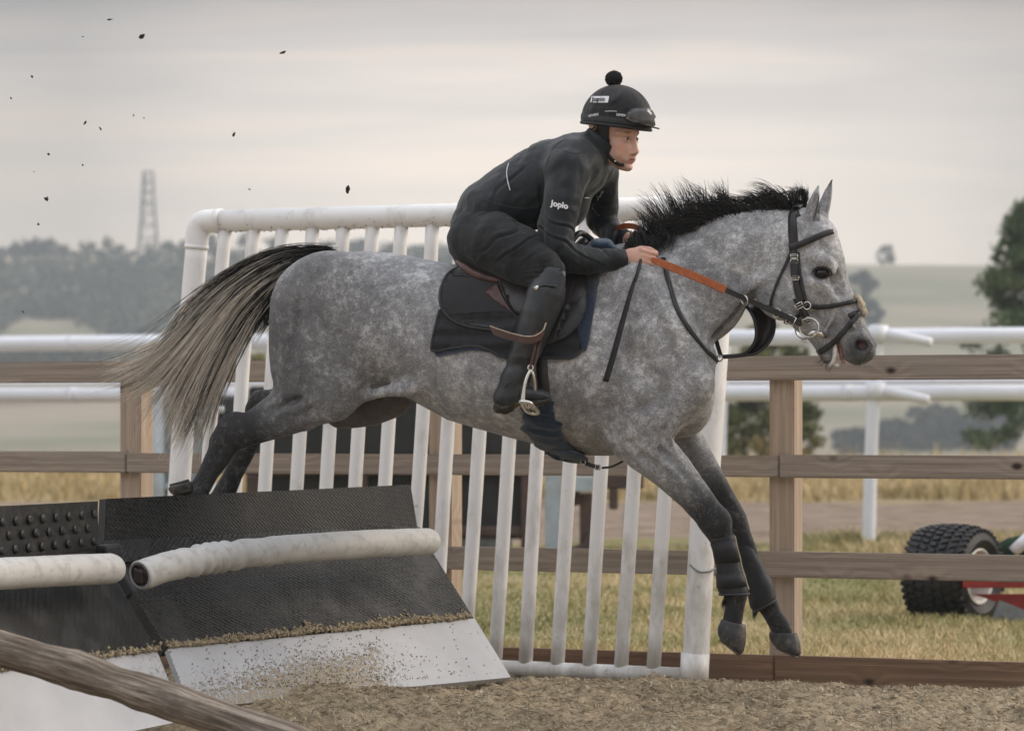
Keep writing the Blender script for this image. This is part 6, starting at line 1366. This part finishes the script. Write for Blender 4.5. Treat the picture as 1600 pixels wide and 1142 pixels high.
# navy fleece under everything
nav = empty('fleece_blanket', warp(Cn(900, 450, 0)), 'navy blue fleece blanket showing along the front edge of the saddle pad', 'blanket')
mb = MB(); drape(mb, [(800, 428), (938, 382), (940, 400), (937, 432), (930, 472), (923, 512), (914, 549), (900, 540), (880, 552), (800, 556), (745, 548), (706, 553), (680, 551), (700, 480), (740, 440)], HB, .003, .008, 10, True); over_top(mb, np.linspace(716, 944, 14), .20, .003, .008, 0); nb = mb.build('fleece', MT['navy'], nav, True, warp)
wf = Field([np.arange(.24, .42, .004), np.arange(-.20, .20, .004), np.arange(1.72, 1.90, .004)])
wf.chain([c5(920, 392, -.06, 9, .07), c5(932, 384, -.05, 11, .09), c5(948, 383, -.05, 10, .085), c5(957, 389, -.06, 7, .06)], .01); a_, q_ = wf.mesh(1); a_ = a_+normals(a_, q_)*(.003*fbm(a_*50, 3))[:, None]; mesh_obj('fleece_fold', warp(a_), q_, MT['navytop'], nav)
# black pads
pad = empty('saddle_pad', warp(Cn(790, 480, 0)), 'black quilted saddle pad with bound edges under the exercise saddle', 'saddle pad')
low = [(702, 478), (686, 486), (680, 512), (675, 542), (679, 549), (706, 544.5), (740, 541), (762, 546), (778, 556), (790, 560), (820, 557), (848, 559.5), (880, 560.5), (896, 558), (909, 548), (902, 520), (905, 470), (800, 450)]
mb = MB(); drape(mb, low, HB, .011, .010, 9, True, False, .002); pl = mb.build('lower_pad', MT['pad'], pad, True, warp)
edge_line(HB, [(686, 487), (680, 512), (675, 540), (679, 549), (706, 544.5), (740, 541), (762, 546), (778, 556), (792, 560)], .0042, MT['edge'], 'binding', pl, .016); edge_line(HB, [(840, 559), (880, 560.5), (896, 558), (909, 548)], .0042, MT['edge'], 'binding', pl, .016)
up = [(716, 428), (702, 434), (692, 446), (687, 464), (689, 482), (697, 494), (710, 504), (730, 513), (762, 518), (800, 522), (860, 524), (900, 500), (916, 452), (922, 400), (880, 420), (800, 428), (750, 427)]
mb = MB(); drape(mb, up, HB, .021, .012, 9, True, True, .003); over_top(mb, np.linspace(714, 926, 12), .17, .012, .020, 0); pu = mb.build('upper_pad', MT['padtop'], pad, True, warp)
edge_line(HB, [(722, 426), (702, 434), (692, 446), (687, 464), (689, 482), (697, 494), (710, 504), (730, 513), (762, 518), (800, 521)], .0048, MT['edge'], 'binding', pu, .029)
mb = MB(); drape(mb, [(702, 496), (716, 494), (750, 493), (800, 494), (800, 519), (762, 515), (730, 509), (712, 502)], HB, .0335, .003, 8, True); mb.build('pad_strip', MT['pad'], pu, True, warp)
edge_line(HB, [(706, 441), (740, 443), (775, 442)], .0018, MT['edge'], 'stitching', pu, .036)
# saddle
sad = empty('exercise_saddle', warp(Cn(820, 430, 0)), 'small dark leather exercise saddle with a brown cantle beneath the rider', 'saddle')
sf = Field([np.arange(-.24, .36, .005), np.arange(-.24, .24, .005), np.arange(1.56, 1.90, .005)])
sf.chain([c5(724, 408, 0, 9, .12), c5(738, 422, 0, 12, .14), c5(770, 432, 0, 12, .13), c5(820, 434, 0, 12, .12), c5(865, 424, 0, 13, .105), c5(895, 398, 0, 12, .085), c5(912, 380, 0, 9, .07)], .02)
V_, Q_ = sf.mesh(2); mesh_obj('seat', warp(V_), Q_, MT['saddle'], sad)
mb = MB(); cp = catmull([Cn(715, 406, -.10), Cn(724, 417, -.165), Cn(740, 428, -.205), Cn(765, 436, -.225), Cn(790, 440, -.225)], 8); mb.tube(cp, np.interp(np.linspace(0, 1, len(cp)), [0, .3, 1], [.010, .019, .010]), 12); mb.tube(cp*A(1, -1, 1), .014, 10); mb.tube(catmull([Cn(715, 406, -.10), Cn(712, 402, 0), Cn(715, 406, .10)], 8), .013, 10); mb.build('cantle', MT['brown'], sad, True, warp)
mb = MB(); drape(mb, [(772, 444), (800, 436), (850, 428), (905, 424), (917, 436), (918, 462), (911, 494), (898, 518), (880, 532), (858, 540), (838, 528), (815, 505), (796, 488), (782, 468)], HB, .034, .007, 9, True, True, .002); fl = mb.build('flap', MT['saddle'], sad, True, warp)
mb = MB(); drape(mb, [(884, 482), (904, 474), (916, 462), (912, 492), (898, 518), (880, 531), (864, 536), (872, 508)], HB, .041, .010, 7, True, True, .006); mb.build('knee_roll', MT['leather'], fl, True, warp)
edge_line(HB, [(905, 428), (906, 446), (898, 466), (884, 484), (872, 494)], .0022, MT['edge'], 'welt', fl, .0445); edge_line(HB, [(899, 430), (900, 446), (892, 464), (879, 481), (868, 490)], .0016, MT['edge'], 'welt', fl, .0435)
mb = MB(); drape(mb, [(757, 466), (768, 459), (778, 451), (784, 470), (798, 493), (786, 487), (770, 477)], HB, .034, .004, 6, True, False); mb.build('flap_lining', MT['brown'], sad, True, warp)
mb = MB(); drape(mb, [(779, 451), (800, 444), (835, 442), (838, 470), (825, 500), (804, 494), (790, 476)], HB, .042, .006, 7, True); mb.build('skirt', MT['saddle'], sad, True, warp)
mb = MB(); strap(mb, [(786, 447), (797, 452), (812, 451)], .016, .006, HB, .048); mb.build('stirrup_bar', MT['leather'], sad, True, warp)
mb = MB(); 
for s in (-1, 1): mb.tube(catmull([Cn(893, 378, s*.085), Cn(903, 366, s*.06), Cn(912, 366, s*.02), Cn(926, 376, s*.02)], 6), .012, 10)
mb.build('pommel_arch', MT['leather'], sad, True, warp)
# stirrups (leather and iron) both sides
def stirrup(s):
    y = lambda w: s*w
    mb = MB(); a = catmull([Cn(842, 505, y(.425)), Cn(840, 532, y(.432)), Cn(835, 556, y(.440)), Cn(830, 577, y(.442))], 6); strap(mb, a+A(-.005, 0, 0), .010, .004); strap(mb, a+A(.010, -s*.004, .0)*1.0, .008, .004) ; mb.build('stirrup_leather', MT['brown'], sad, False, warp)
    mb = MB(); L = catmull([Cn(766, 510, y(.412)), Cn(776, 514, y(.428)), Cn(798, 521, y(.446)), Cn(820, 526, y(.455)), Cn(836, 525, y(.452)), Cn(848, 517, y(.440)), Cn(853, 505, y(.425))], 8)
    up_ = A(0, -s*.0, 1)*.030; up2 = A(.0, -.0015, 0); m = len(L); wv = np.interp(np.linspace(0, 1, m), [0, .1, .8, 1], [.25, 1, .95, .3])[:, None]
    V = np.vstack([L+up_*0, L-up_*wv*.85, L-up_*wv*.85+A(0, s*.004, 0), L+A(0, s*.004, 0)]); mb.add(V, [(k_*m+i, k_*m+i+1, ((k_+1) % 4)*m+i+1, ((k_+1) % 4)*m+i) for k_ in range(4) for i in range(m-1)]); lo = mb.build('strap_end', MT['brown'], sad, False, warp)
    mb = MB(); mb.tube(L+A(0, s*.001, .001), .0028, 6); mb.build('strap_edge', MT['sheepskin'], lo, True, warp)
    mb = MB(); top = Cn(829, 578, y(.442)); n1 = [top, Cn(823, 590, y(.452)), Cn(819, 606, y(.458)), Cn(817, 624, y(.458)), Cn(816, 628, y(.456))]; f1 = [top, Cn(834, 589, y(.435)), Cn(836, 606, y(.418)), Cn(836, 622, y(.405)), Cn(838, 640, y(.400))]
    q1, q2 = catmull(n1, 6), catmull(f1, 6); mb.tube(q1, np.interp(np.linspace(0, 1, len(q1)), [0, .55, .75, 1], [.0062, .0062, .0095, .011]), 10); mb.tube(q2, .0062, 10); v, f = ring3(top+A(0, 0, .008), .009, .004, A(0, 1, 0), 16, 6); mb.add(v, f)
    # tread: a rounded open frame
    a, b, c, d = Cn(813, 627, y(.470)), Cn(829, 630, y(.462)), Cn(841, 645, y(.395)), Cn(824, 643, y(.400))
    fr = catmull([a, b, c, d, a], 6); mb.tube(fr, .0075, 8); mb.tube([(a+d)/2, (b+c)/2], .005, 8); mb.tube([a*.7+b*.3, d*.7+c*.3], .004, 6); mb.tube([a*.3+b*.7, d*.3+c*.7], .004, 6); mb.build('stirrup_iron', MT['steel'], sad, True, warp)
stirrup(-1); stirrup(1)
# girth with its navy cover
gir = empty('girth', warp(Cn(850, 640, 0)), 'navy wrinkled girth cover round the horse just behind its elbow', 'girth')
mb = MB(); strap(mb, [(845, 545), (847, 580), (850, 612), (856, 640)], .042, .006, HB, .004, True); mb.build('girth_strap', MT['leather'], gir, True, warp)
gp_ = [(838, 628), (842, 650), (850, 672), (862, 690), (878, 702)]
near = [cast(HB, *p)[0]+cast(HB, *p)[1]*.010 for p in gp_]; bot = [Cn(886, 711, -.12), Cn(889, 714, 0), Cn(886, 711, .12)]
pth = catmull(near+bot+[p*A(1, -1, 1) for p in near[::-1]], 10); m = len(pth); t = nrm(np.gradient(pth, axis=0)); nn = []
for p in pth: h = HB.find_nearest(Vector(p)); nn.append(np.array(h[1]))
nn = np.array(nn); nn = nrm(nn-t*np.sum(nn*t, 1)[:, None]); sd = np.cross(t, nn); V = []; S = 26; mb = MB()
for i in range(m):
    s_ = i/(m-1); taper = .070 if .12 < s_ < .88 else .070*(.86+.14*min(s_, 1-s_)/.12)
    for j in range(S):
        a = 2*np.pi*j/S; w_ = taper*(1+.05*math.sin(i*.9)+.14*float(vnoise(A(i*.31, 1, 2)))); h_ = .018*(1+.55*float(vnoise(A(i*.42+math.cos(a)*1.6, math.cos(a)*.8, 5)))); V.append(pth[i]+sd[i]*w_*math.cos(a)+nn[i]*h_*math.sin(a))
mb.add(V, [(i*S+j, i*S+(j+1) % S, (i+1)*S+(j+1) % S, (i+1)*S+j) for i in range(m-1) for j in range(S)]+[tuple(range(S))[::-1], tuple(range((m-1)*S, m*S))]); mb.build('girth_cover', MT['girth'], gir, True, warp)

# ------------------------------------------------------------------ bridle and reins
bri = empty('bridle', warp(Cn(1260, 450, 0)), 'black leather bridle with crossed noseband, sheepskin puff and loose ring bit', 'bridle')
def bpart(name, path, w, th=.005, off=.001, mirror=True, mat='leather', parent=None, n=10): mb = MB(); strap(mb, path, w, th, HB, off, mirror, n); return mb.build(name, MT[mat], parent or bri, True, warp)
def buckle(px, py, w, h, off, parent, rot=0.0, tree=None):
    c, n = cast(HB, px, py); c = c+n*off; n = nrm(n*A(1, 1, 1)); u = nrm(np.cross(A(0, 0, 1), n)); u = u if u[0] > 0 else -u; v = np.cross(n, u); v = v if v[2] > 0 else -v; ca, sa = math.cos(rot), math.sin(rot); u, v = u*ca+v*sa, v*ca-u*sa
    q = [c+u*w*a+v*h*b for a, b in ((-1, -1), (1, -1), (1, 1), (-1, 1))]; mb = MB()
    for i in range(4): mb.tube([q[i], q[(i+1) % 4]], .0022, 6)
    mb.tube([c-u*w, c+u*w*.9], .0016, 6); return mb.build('buckle', MT['steel'], parent, True, warp)
hp = bpart('headpiece', [(1243, 324), (1238, 338), (1238.5, 362), (1240.5, 388)], (.026, .033, .036, .036), .005, .001)
mb = MB(); q = [Cn(1243, 325, -.055), Cn(1248, 321, -.03), Cn(1250, 320, 0), Cn(1248, 321, .03), Cn(1243, 325, .055)]; q = catmull(q, 5); mb.add(np.vstack([q+A(-.014, 0, .004), q+A(.014, 0, .004), q+A(.014, 0, -.004), q+A(-.014, 0, -.004)]), [(k_*len(q)+i, k_*len(q)+i+1, ((k_+1) % 4)*len(q)+i+1, ((k_+1) % 4)*len(q)+i) for k_ in range(4) for i in range(len(q)-1)]); mb.build('poll_strap', MT['leather'], hp, True, warp)
bb_ = bpart('browband', [(1232, 387), (1245, 384), (1262, 377), (1280, 369), (1294, 364), (1299, 363)], (.026, .024, .022, .021), .006, .006)
mb = MB(); q = catmull([Cn(1298, 363, -.045), Cn(1303, 366, -.02), Cn(1304, 366, 0), Cn(1303, 366, .02), Cn(1298, 363, .045)], 5); mb.tube(q, .008, 8); mb.build('brow_front', MT['leather'], bb_, True, warp)
ck = bpart('cheekpiece', [(1240, 390), (1241, 410), (1243, 440), (1248, 465), (1255, 485), (1262, 500)], .024, .006, .004)
for x, y in [(1240.5, 401), (1240.5, 409), (1242, 435)]: buckle(x, y, .013, .007, .012, ck)
bpart('cheek_keeper', [(1240.5, 408), (1241.5, 434)], .030, .008, .006, True, parent=ck)
bpart('noseband_hanger', [(1246, 394), (1248, 420), (1253, 448), (1259, 472)], .014, .005, .002)
bpart('throatlatch', [(1236, 392), (1228, 412), (1215, 440), (1207, 462), (1204, 480), (1209, 489)], .011, .005, .002)
nr_ = bpart('noseband', [(1260, 477), (1275, 479), (1298, 478), (1320, 474), (1337, 470)], .018, .006, .004)
for i, x in enumerate(np.linspace(1264, 1330, 14)): pass
bpart('curb_strap', [(1345, 484), (1334, 499), (1320, 516), (1304, 533), (1290, 544), (1281, 550)], .020, .006, .004)
bpart('rear_strap', [(1258, 478), (1250, 489), (1240, 498), (1230, 502)], .017, .006, .003)
bpart('cheek_tab', [(1242, 466), (1250, 480), (1258, 496), (1264, 502)], .020, .006, .009); buckle(1247, 477, .014, .010, .016, ck, .5); buckle(1257, 496, .014, .013, .016, ck, .4); buckle(1259, 500, .014, .009, .018, ck, .4)
c, n_ = cast(HB, 1259.5, 477); v, f = ring3(c+n_*.010, .014, .0028, A(.1, 1, 0), 24, 8); mb = MB(); mb.add(v, f); mb.add(v*A(1, -1, 1), [g_[::-1] for g_ in f]); mb.build('noseband_ring', MT['steel'], bri, True, warp)
sp_ = Field([np.arange(1.27, 1.36, .003), np.arange(-.07, .07, .003), np.arange(1.50, 1.64, .003)])
sp_.chain([c5(1339, 467, 0, 7, .03), c5(1344, 479, 0, 8, .034), c5(1349, 489, 0, 6.5, .026)], .01); a_, q_ = sp_.mesh(1); a_ = a_+normals(a_, q_)*(.006*fbm(a_*95, 3, 2))[:, None]; mesh_obj('sheepskin_puff', warp(a_), q_, MT['sheepskin'], bri)
# bit
bit = Cn(1264, 512, -.092); mb = MB(); v, f = ring3(bit, .036, .0036, A(.25, 1, -.1), 36, 8); mb.add(v, f); mb.add(v*A(1, -1, 1), [g_[::-1] for g_ in f])
mb.tube(catmull([Cn(1269, 522, -.098), Cn(1276, 520, -.085), Cn(1286, 524, -.06), Cn(1294, 526, 0), Cn(1286, 524, .06), Cn(1276, 520, .085), Cn(1269, 522, .098)], 5), [.008]*7+[.0105]*7+[.007]*3+[.007]*(31-17), 10); mb.tube([Cn(1263, 523, -.10), Cn(1274, 517, -.094)], .0085, 10); mb.build('bit', MT['steel'], bri, True, warp)
# reins
mb = MB(); strap(mb, [Cn(1018, 405, -.193), Cn(1026, 408.5, -.196), Cn(1045, 416, -.205), Cn(1090, 434, -.19), Cn(1133, 453, -.165)], (.016, .026, .030, .030, .030), .006); rg = mb.build('rein_grip', MT['rubber'], bri, False, warp)
mb = MB(); strap(mb, [Cn(1128, 451, -.167), Cn(1165, 467, -.145), Cn(1200, 483, -.125), Cn(1225, 495, -.112), Cn(1252, 507, -.105)], .020, .006); strap(mb, [Cn(1196, 480, -.131), Cn(1222, 492, -.121), Cn(1250, 504, -.113)], .022, .007); mb.build('rein', MT['leather'], bri, False, warp)
def loose_buckle(px, py, w, rot):
    c = Cn(px, py, w); mb = MB(); u = A(math.cos(rot), 0, -math.sin(rot)); v = A(math.sin(rot), 0, math.cos(rot)); q = [c+u*.008*a+v*.016*b for a, b in ((-1, -1), (1, -1), (1, 1), (-1, 1))]
    for i in range(4): mb.tube([q[i], q[(i+1) % 4]], .0024, 6)
    mb.build('buckle', MT['steel'], bri, True, warp)
loose_buckle(1213, 489, -.128, .42); loose_buckle(1232, 499, -.122, .42); loose_buckle(1238, 502, -.122, .42)
mb = MB(); strap(mb, [Cn(963, 357, .13), Cn(975, 353.5, .11), Cn(990, 354, .09), Cn(1008, 361, .06)], (.016, .022, .022, .018), .006); strap(mb, [Cn(1010, 362, .05), Cn(1020, 372, .10), Cn(1070, 420, .19), Cn(1133, 453, .165), Cn(1200, 483, .125), Cn(1256, 509, .10)], .028, .006); mb.build('rein_grip', MT['rubber'], bri, False, warp)

# ------------------------------------------------------------------ breastplate, bib martingale
mar = empty('martingale', warp(Cn(1120, 540, 0)), 'black bib martingale strap round the horse\'s neck and between its forelegs', 'martingale')
mb = MB(); pt_, nn_ = strap(mb, [(1036, 404), (1042, 432), (1050, 462), (1062, 492), (1080, 520), (1100, 545), (1119, 562)], .019, .005, HB, .002, True, 10); mb.build('neck_strap', MT['leather'], mar, True, warp)
mb = MB(); v, f = ring3(Cn(1124, 560, -.055), .011, .0026, A(0, 1, .1), 24, 8); mb.add(v, f); mb.build('ring', MT['steel'], mar, True, warp)
mb = MB(); strap(mb, [Cn(1117, 520, .03), Cn(1120, 535, .0), Cn(1124, 549, -.03), Cn(1127, 558, -.05)], .016, .005); mb.build('short_strap', MT['leather'], mar, False, warp)
mb = MB(); strap(mb, [Cn(1122, 563, -.06), Cn(1113, 575, -.075), Cn(1104, 588, -.085), Cn(1092, 615, -.09), Cn(1078, 643, -.088), Cn(1060, 662, -.08), Cn(1040, 676, -.06)], .009, .004); mb.build('lower_strap', MT['leather'], mar, False, warp); mb = MB(); strap(mb, [Cn(973, 721, -.09), Cn(955, 729, -.10), Cn(940, 731, -.10)], .009, .004); strap(mb, [Cn(890, 716, -.06), Cn(910, 722, -.085), Cn(936, 731, -.10)], .016, .005); mb.build('lower_strap', MT['leather'], mar, False, warp)
for x, y in [(911, 721), (934, 730)]:
    mb = MB(); c = Cn(x, y, -.105); q = [c+A(.008*a, 0, .009*b) for a, b in ((-1, -1), (1, -1), (1, 1), (-1, 1))]
    for i in range(4): mb.tube([q[i], q[(i+1) % 4]], .0022, 6)
    mb.build('buckle', MT['steel'], mar, True, warp)
# bib: curved web of leather between the reins
outer = catmull([Cn(1160, 474, -.02), Cn(1172, 486, -.03), Cn(1180, 505, -.035), Cn(1181, 528, -.035), Cn(1172, 545, -.03), Cn(1158, 554, -.025), Cn(1128, 557, -.03)], 8)
inner = catmull([Cn(1188, 474, .05), Cn(1204, 486, .04), Cn(1210, 505, .02), Cn(1207, 525, 0), Cn(1196, 541, -.01), Cn(1176, 553, -.02), Cn(1130, 558.5, -.03)], 8)
m = len(outer); W_ = 8; V = np.vstack([outer*(1-j/W_)+inner*(j/W_)+A(0, .028*math.sin(math.pi*j/W_), 0) for j in range(W_+1)]); Fq = [(j*m+i, j*m+i+1, (j+1)*m+i+1, (j+1)*m+i) for j in range(W_) for i in range(m-1)]; k_ = len(V)
mb = MB(); mb.add(np.vstack([V, V+A(0, .004, 0)]), Fq+[tuple(a+k_ for a in q)[::-1] for q in Fq]); bw = mb.build('bib', MT['saddle'], mar, True, warp)
mb = MB(); mb.tube(outer+A(0, -.002, 0), .0065, 8); mb.tube(inner+A(0, -.002, 0), .0062, 8); mb.build('bib_edge', MT['leather'], bw, True, warp)
mb = MB(); v, f = ring3(Cn(1163, 469, -.155), .018, .003, A(.7, .5, .2), 24, 8); mb.add(v, f); v, f = ring3(Cn(1206, 490, .10), .016, .003, A(.7, .5, .2), 24, 8); mb.add(v, f); mb.build('rein_ring', MT['steel'], mar, True, warp)
# ------------------------------------------------------------------ whip
wh = empty('riding_whip', warp(Cn(970, 510, -.3)), 'black riding whip hanging from the rider\'s near hand along the horse\'s shoulder', 'whip')
mb = MB(); mb.tube([Cn(1003, 396, -.172), Cn(999, 416, -.225), Cn(992, 440, -.275)], [.006, .0065, .007], 10); mb.build('shaft', MT['black'], wh, True, warp)
q = catmull([Cn(993, 434, -.266), Cn(984, 462, -.292), Cn(970, 512, -.308), Cn(957, 560, -.315), Cn(946, 596, -.318)], 8); mb = MB(); mb.tube(q, np.interp(np.linspace(0, 1, len(q)), [0, .25, .5, 1], [.0075, .010, .0125, .0135]), 10, True, .6); fl_ = mb.build('flap', MT['neoprene'], wh, True, warp)
mb = MB(); mb.tube(q+A(.004, -.009, 0), .0012, 5); mb.build('flap_seam', MT['edge'], fl_, True, warp)

# ------------------------------------------------------------------ tendon boots
def tendon_boot(label, sections, w, latk, straps, piping, grp='tendon boots on the forelegs'):
    """sections: left pixel, right pixel edges down the leg"""
    c0 = [Cn((a[0]+b[0])/2, (a[1]+b[1])/2, w) for a, b in sections]; t = empty('tendon_boot', warp(c0[len(c0)//2]), label, 'horse boot', grp)
    Lx = catmull([a for a, b in sections], 6); Rx = catmull([b for a, b in sections], 6); m = len(Lx); S = 40; V = []
    def surf(i, a, k=1.0):
        l, r = Cn(*Lx[i], w), Cn(*Rx[i], w); c = (l+r)/2; h = (r-l)/2; R_ = np.linalg.norm(h); wr = 1+.018*math.sin(i*.8+a*2)
        return c+h*math.cos(a)*k*wr+A(0, 1, 0)*R_*latk*math.sin(a)*k*wr
    for i in range(m):
        for j in range(S): V.append(surf(i, 2*np.pi*j/S))
    for i in range(m):
        for j in range(S): V.append(surf(i, 2*np.pi*j/S, .84))
    k_ = m*S; Fq = [(i*S+j, i*S+(j+1) % S, (i+1)*S+(j+1) % S, (i+1)*S+j) for i in range(m-1) for j in range(S)]
    Fq += [tuple(a+k_ for a in q)[::-1] for q in Fq]+[(j, j+k_, (j+1) % S+k_, (j+1) % S) for j in range(S)]+[((m-1)*S+j, (m-1)*S+(j+1) % S, (m-1)*S+(j+1) % S+k_, (m-1)*S+j+k_) for j in range(S)]
    mb = MB(); mb.add(V, Fq); mb.build('shell', MT['neoprene'], t, True, warp)
    for f0, f1 in straps:
        i0, i1 = int(f0*(m-1)), int(f1*(m-1)); R = []
        for i in (i0, (i0+i1)//2, i1):
            for a in np.linspace(math.pi*.99, math.pi*1.86, 24): R.append(surf(i, a, 1.07))
        mb = MB(); R = np.array(R); n = 24; ctr = np.repeat([surf(i, 0, 0) for i in (i0, (i0+i1)//2, i1)], 24, 0); B_ = ctr+(R-ctr)*.93; mb.add(np.vstack([R, B_]), [(q*n+j, q*n+j+1, (q+1)*n+j+1, (q+1)*n+j) for q in range(2) for j in range(n-1)]+[(q*n+j+3*n, (q+1)*n+j+3*n, (q+1)*n+j+1+3*n, q*n+j+1+3*n) for q in range(2) for j in range(n-1)]+[(j, j+3*n, j+1+3*n, j+1) for j in range(n-1)]+[(2*n+j, 2*n+j+1, 5*n+j+1, 5*n+j) for j in range(n-1)]+[(q*n+n-1, q*n+n-1+3*n, (q+1)*n+n-1+3*n, (q+1)*n+n-1) for q in range(2)]); mb.build('strap', MT['black'], t, True, warp)
    if piping:
        mb = MB(); mb.tube([surf(i, math.pi*1.90, 1.03) for i in range(1, m-3)], .0026, 6); mb.build('piping', MT['sheepskin'], t, True, warp)
    mb = MB(); bz = [surf(i_, a, 1.02) for i_ in (m-1,) for a in np.linspace(0, 2*np.pi, 41)]; mb.tube(bz, .0045, 8, False); mb.build('lower_binding', MT['edge'], t, True, warp)
tendon_boot('black tendon boot with white piping on the nearer foreleg', [((1109, 844), (1147, 834)), ((1113, 856), (1151, 850)), ((1118, 880), (1157, 876)), ((1120, 902), (1163, 898)), ((1121, 918), (1168, 914)), ((1124, 928), (1170, 927))], -.15, .96, [(.10, .42), (.56, .82)], True)
tendon_boot('plain black tendon boot on the farther foreleg', [((1150, 856), (1175, 850)), ((1153, 868), (1182, 862)), ((1160, 895), (1197, 890)), ((1166, 920), (1207, 908)), ((1171, 944), (1212, 926)), ((1177, 956), (1212, 936))], .15, 1.0, [], False)
# ------------------------------------------------------------------ the misty air
if 1:
    b = bmesh.new(); bmesh.ops.create_cube(b, size=1.0); me = bpy.data.meshes.new('haze')
    for v in b.verts: v.co = Vector((v.co.x*1400, v.co.y*900+425, v.co.z*140+35))
    b.to_mesh(me); b.free(); hz = bpy.data.objects.new('haze', me); COL.objects.link(hz); prop(hz, kind='stuff')
    m = bpy.data.materials.new('misty_air'); m.use_nodes = True; t = m.node_tree; t.nodes.clear()
    o_ = t.nodes.new('ShaderNodeOutputMaterial'); v_ = t.nodes.new('ShaderNodeVolumePrincipled')
    v_.inputs['Color'].default_value = (.80, .88, .97, 1); v_.inputs['Density'].default_value = .00056; v_.inputs['Anisotropy'].default_value = 0.0
    t.links.new(v_.outputs[0], o_.inputs['Volume']); me.materials.append(m)
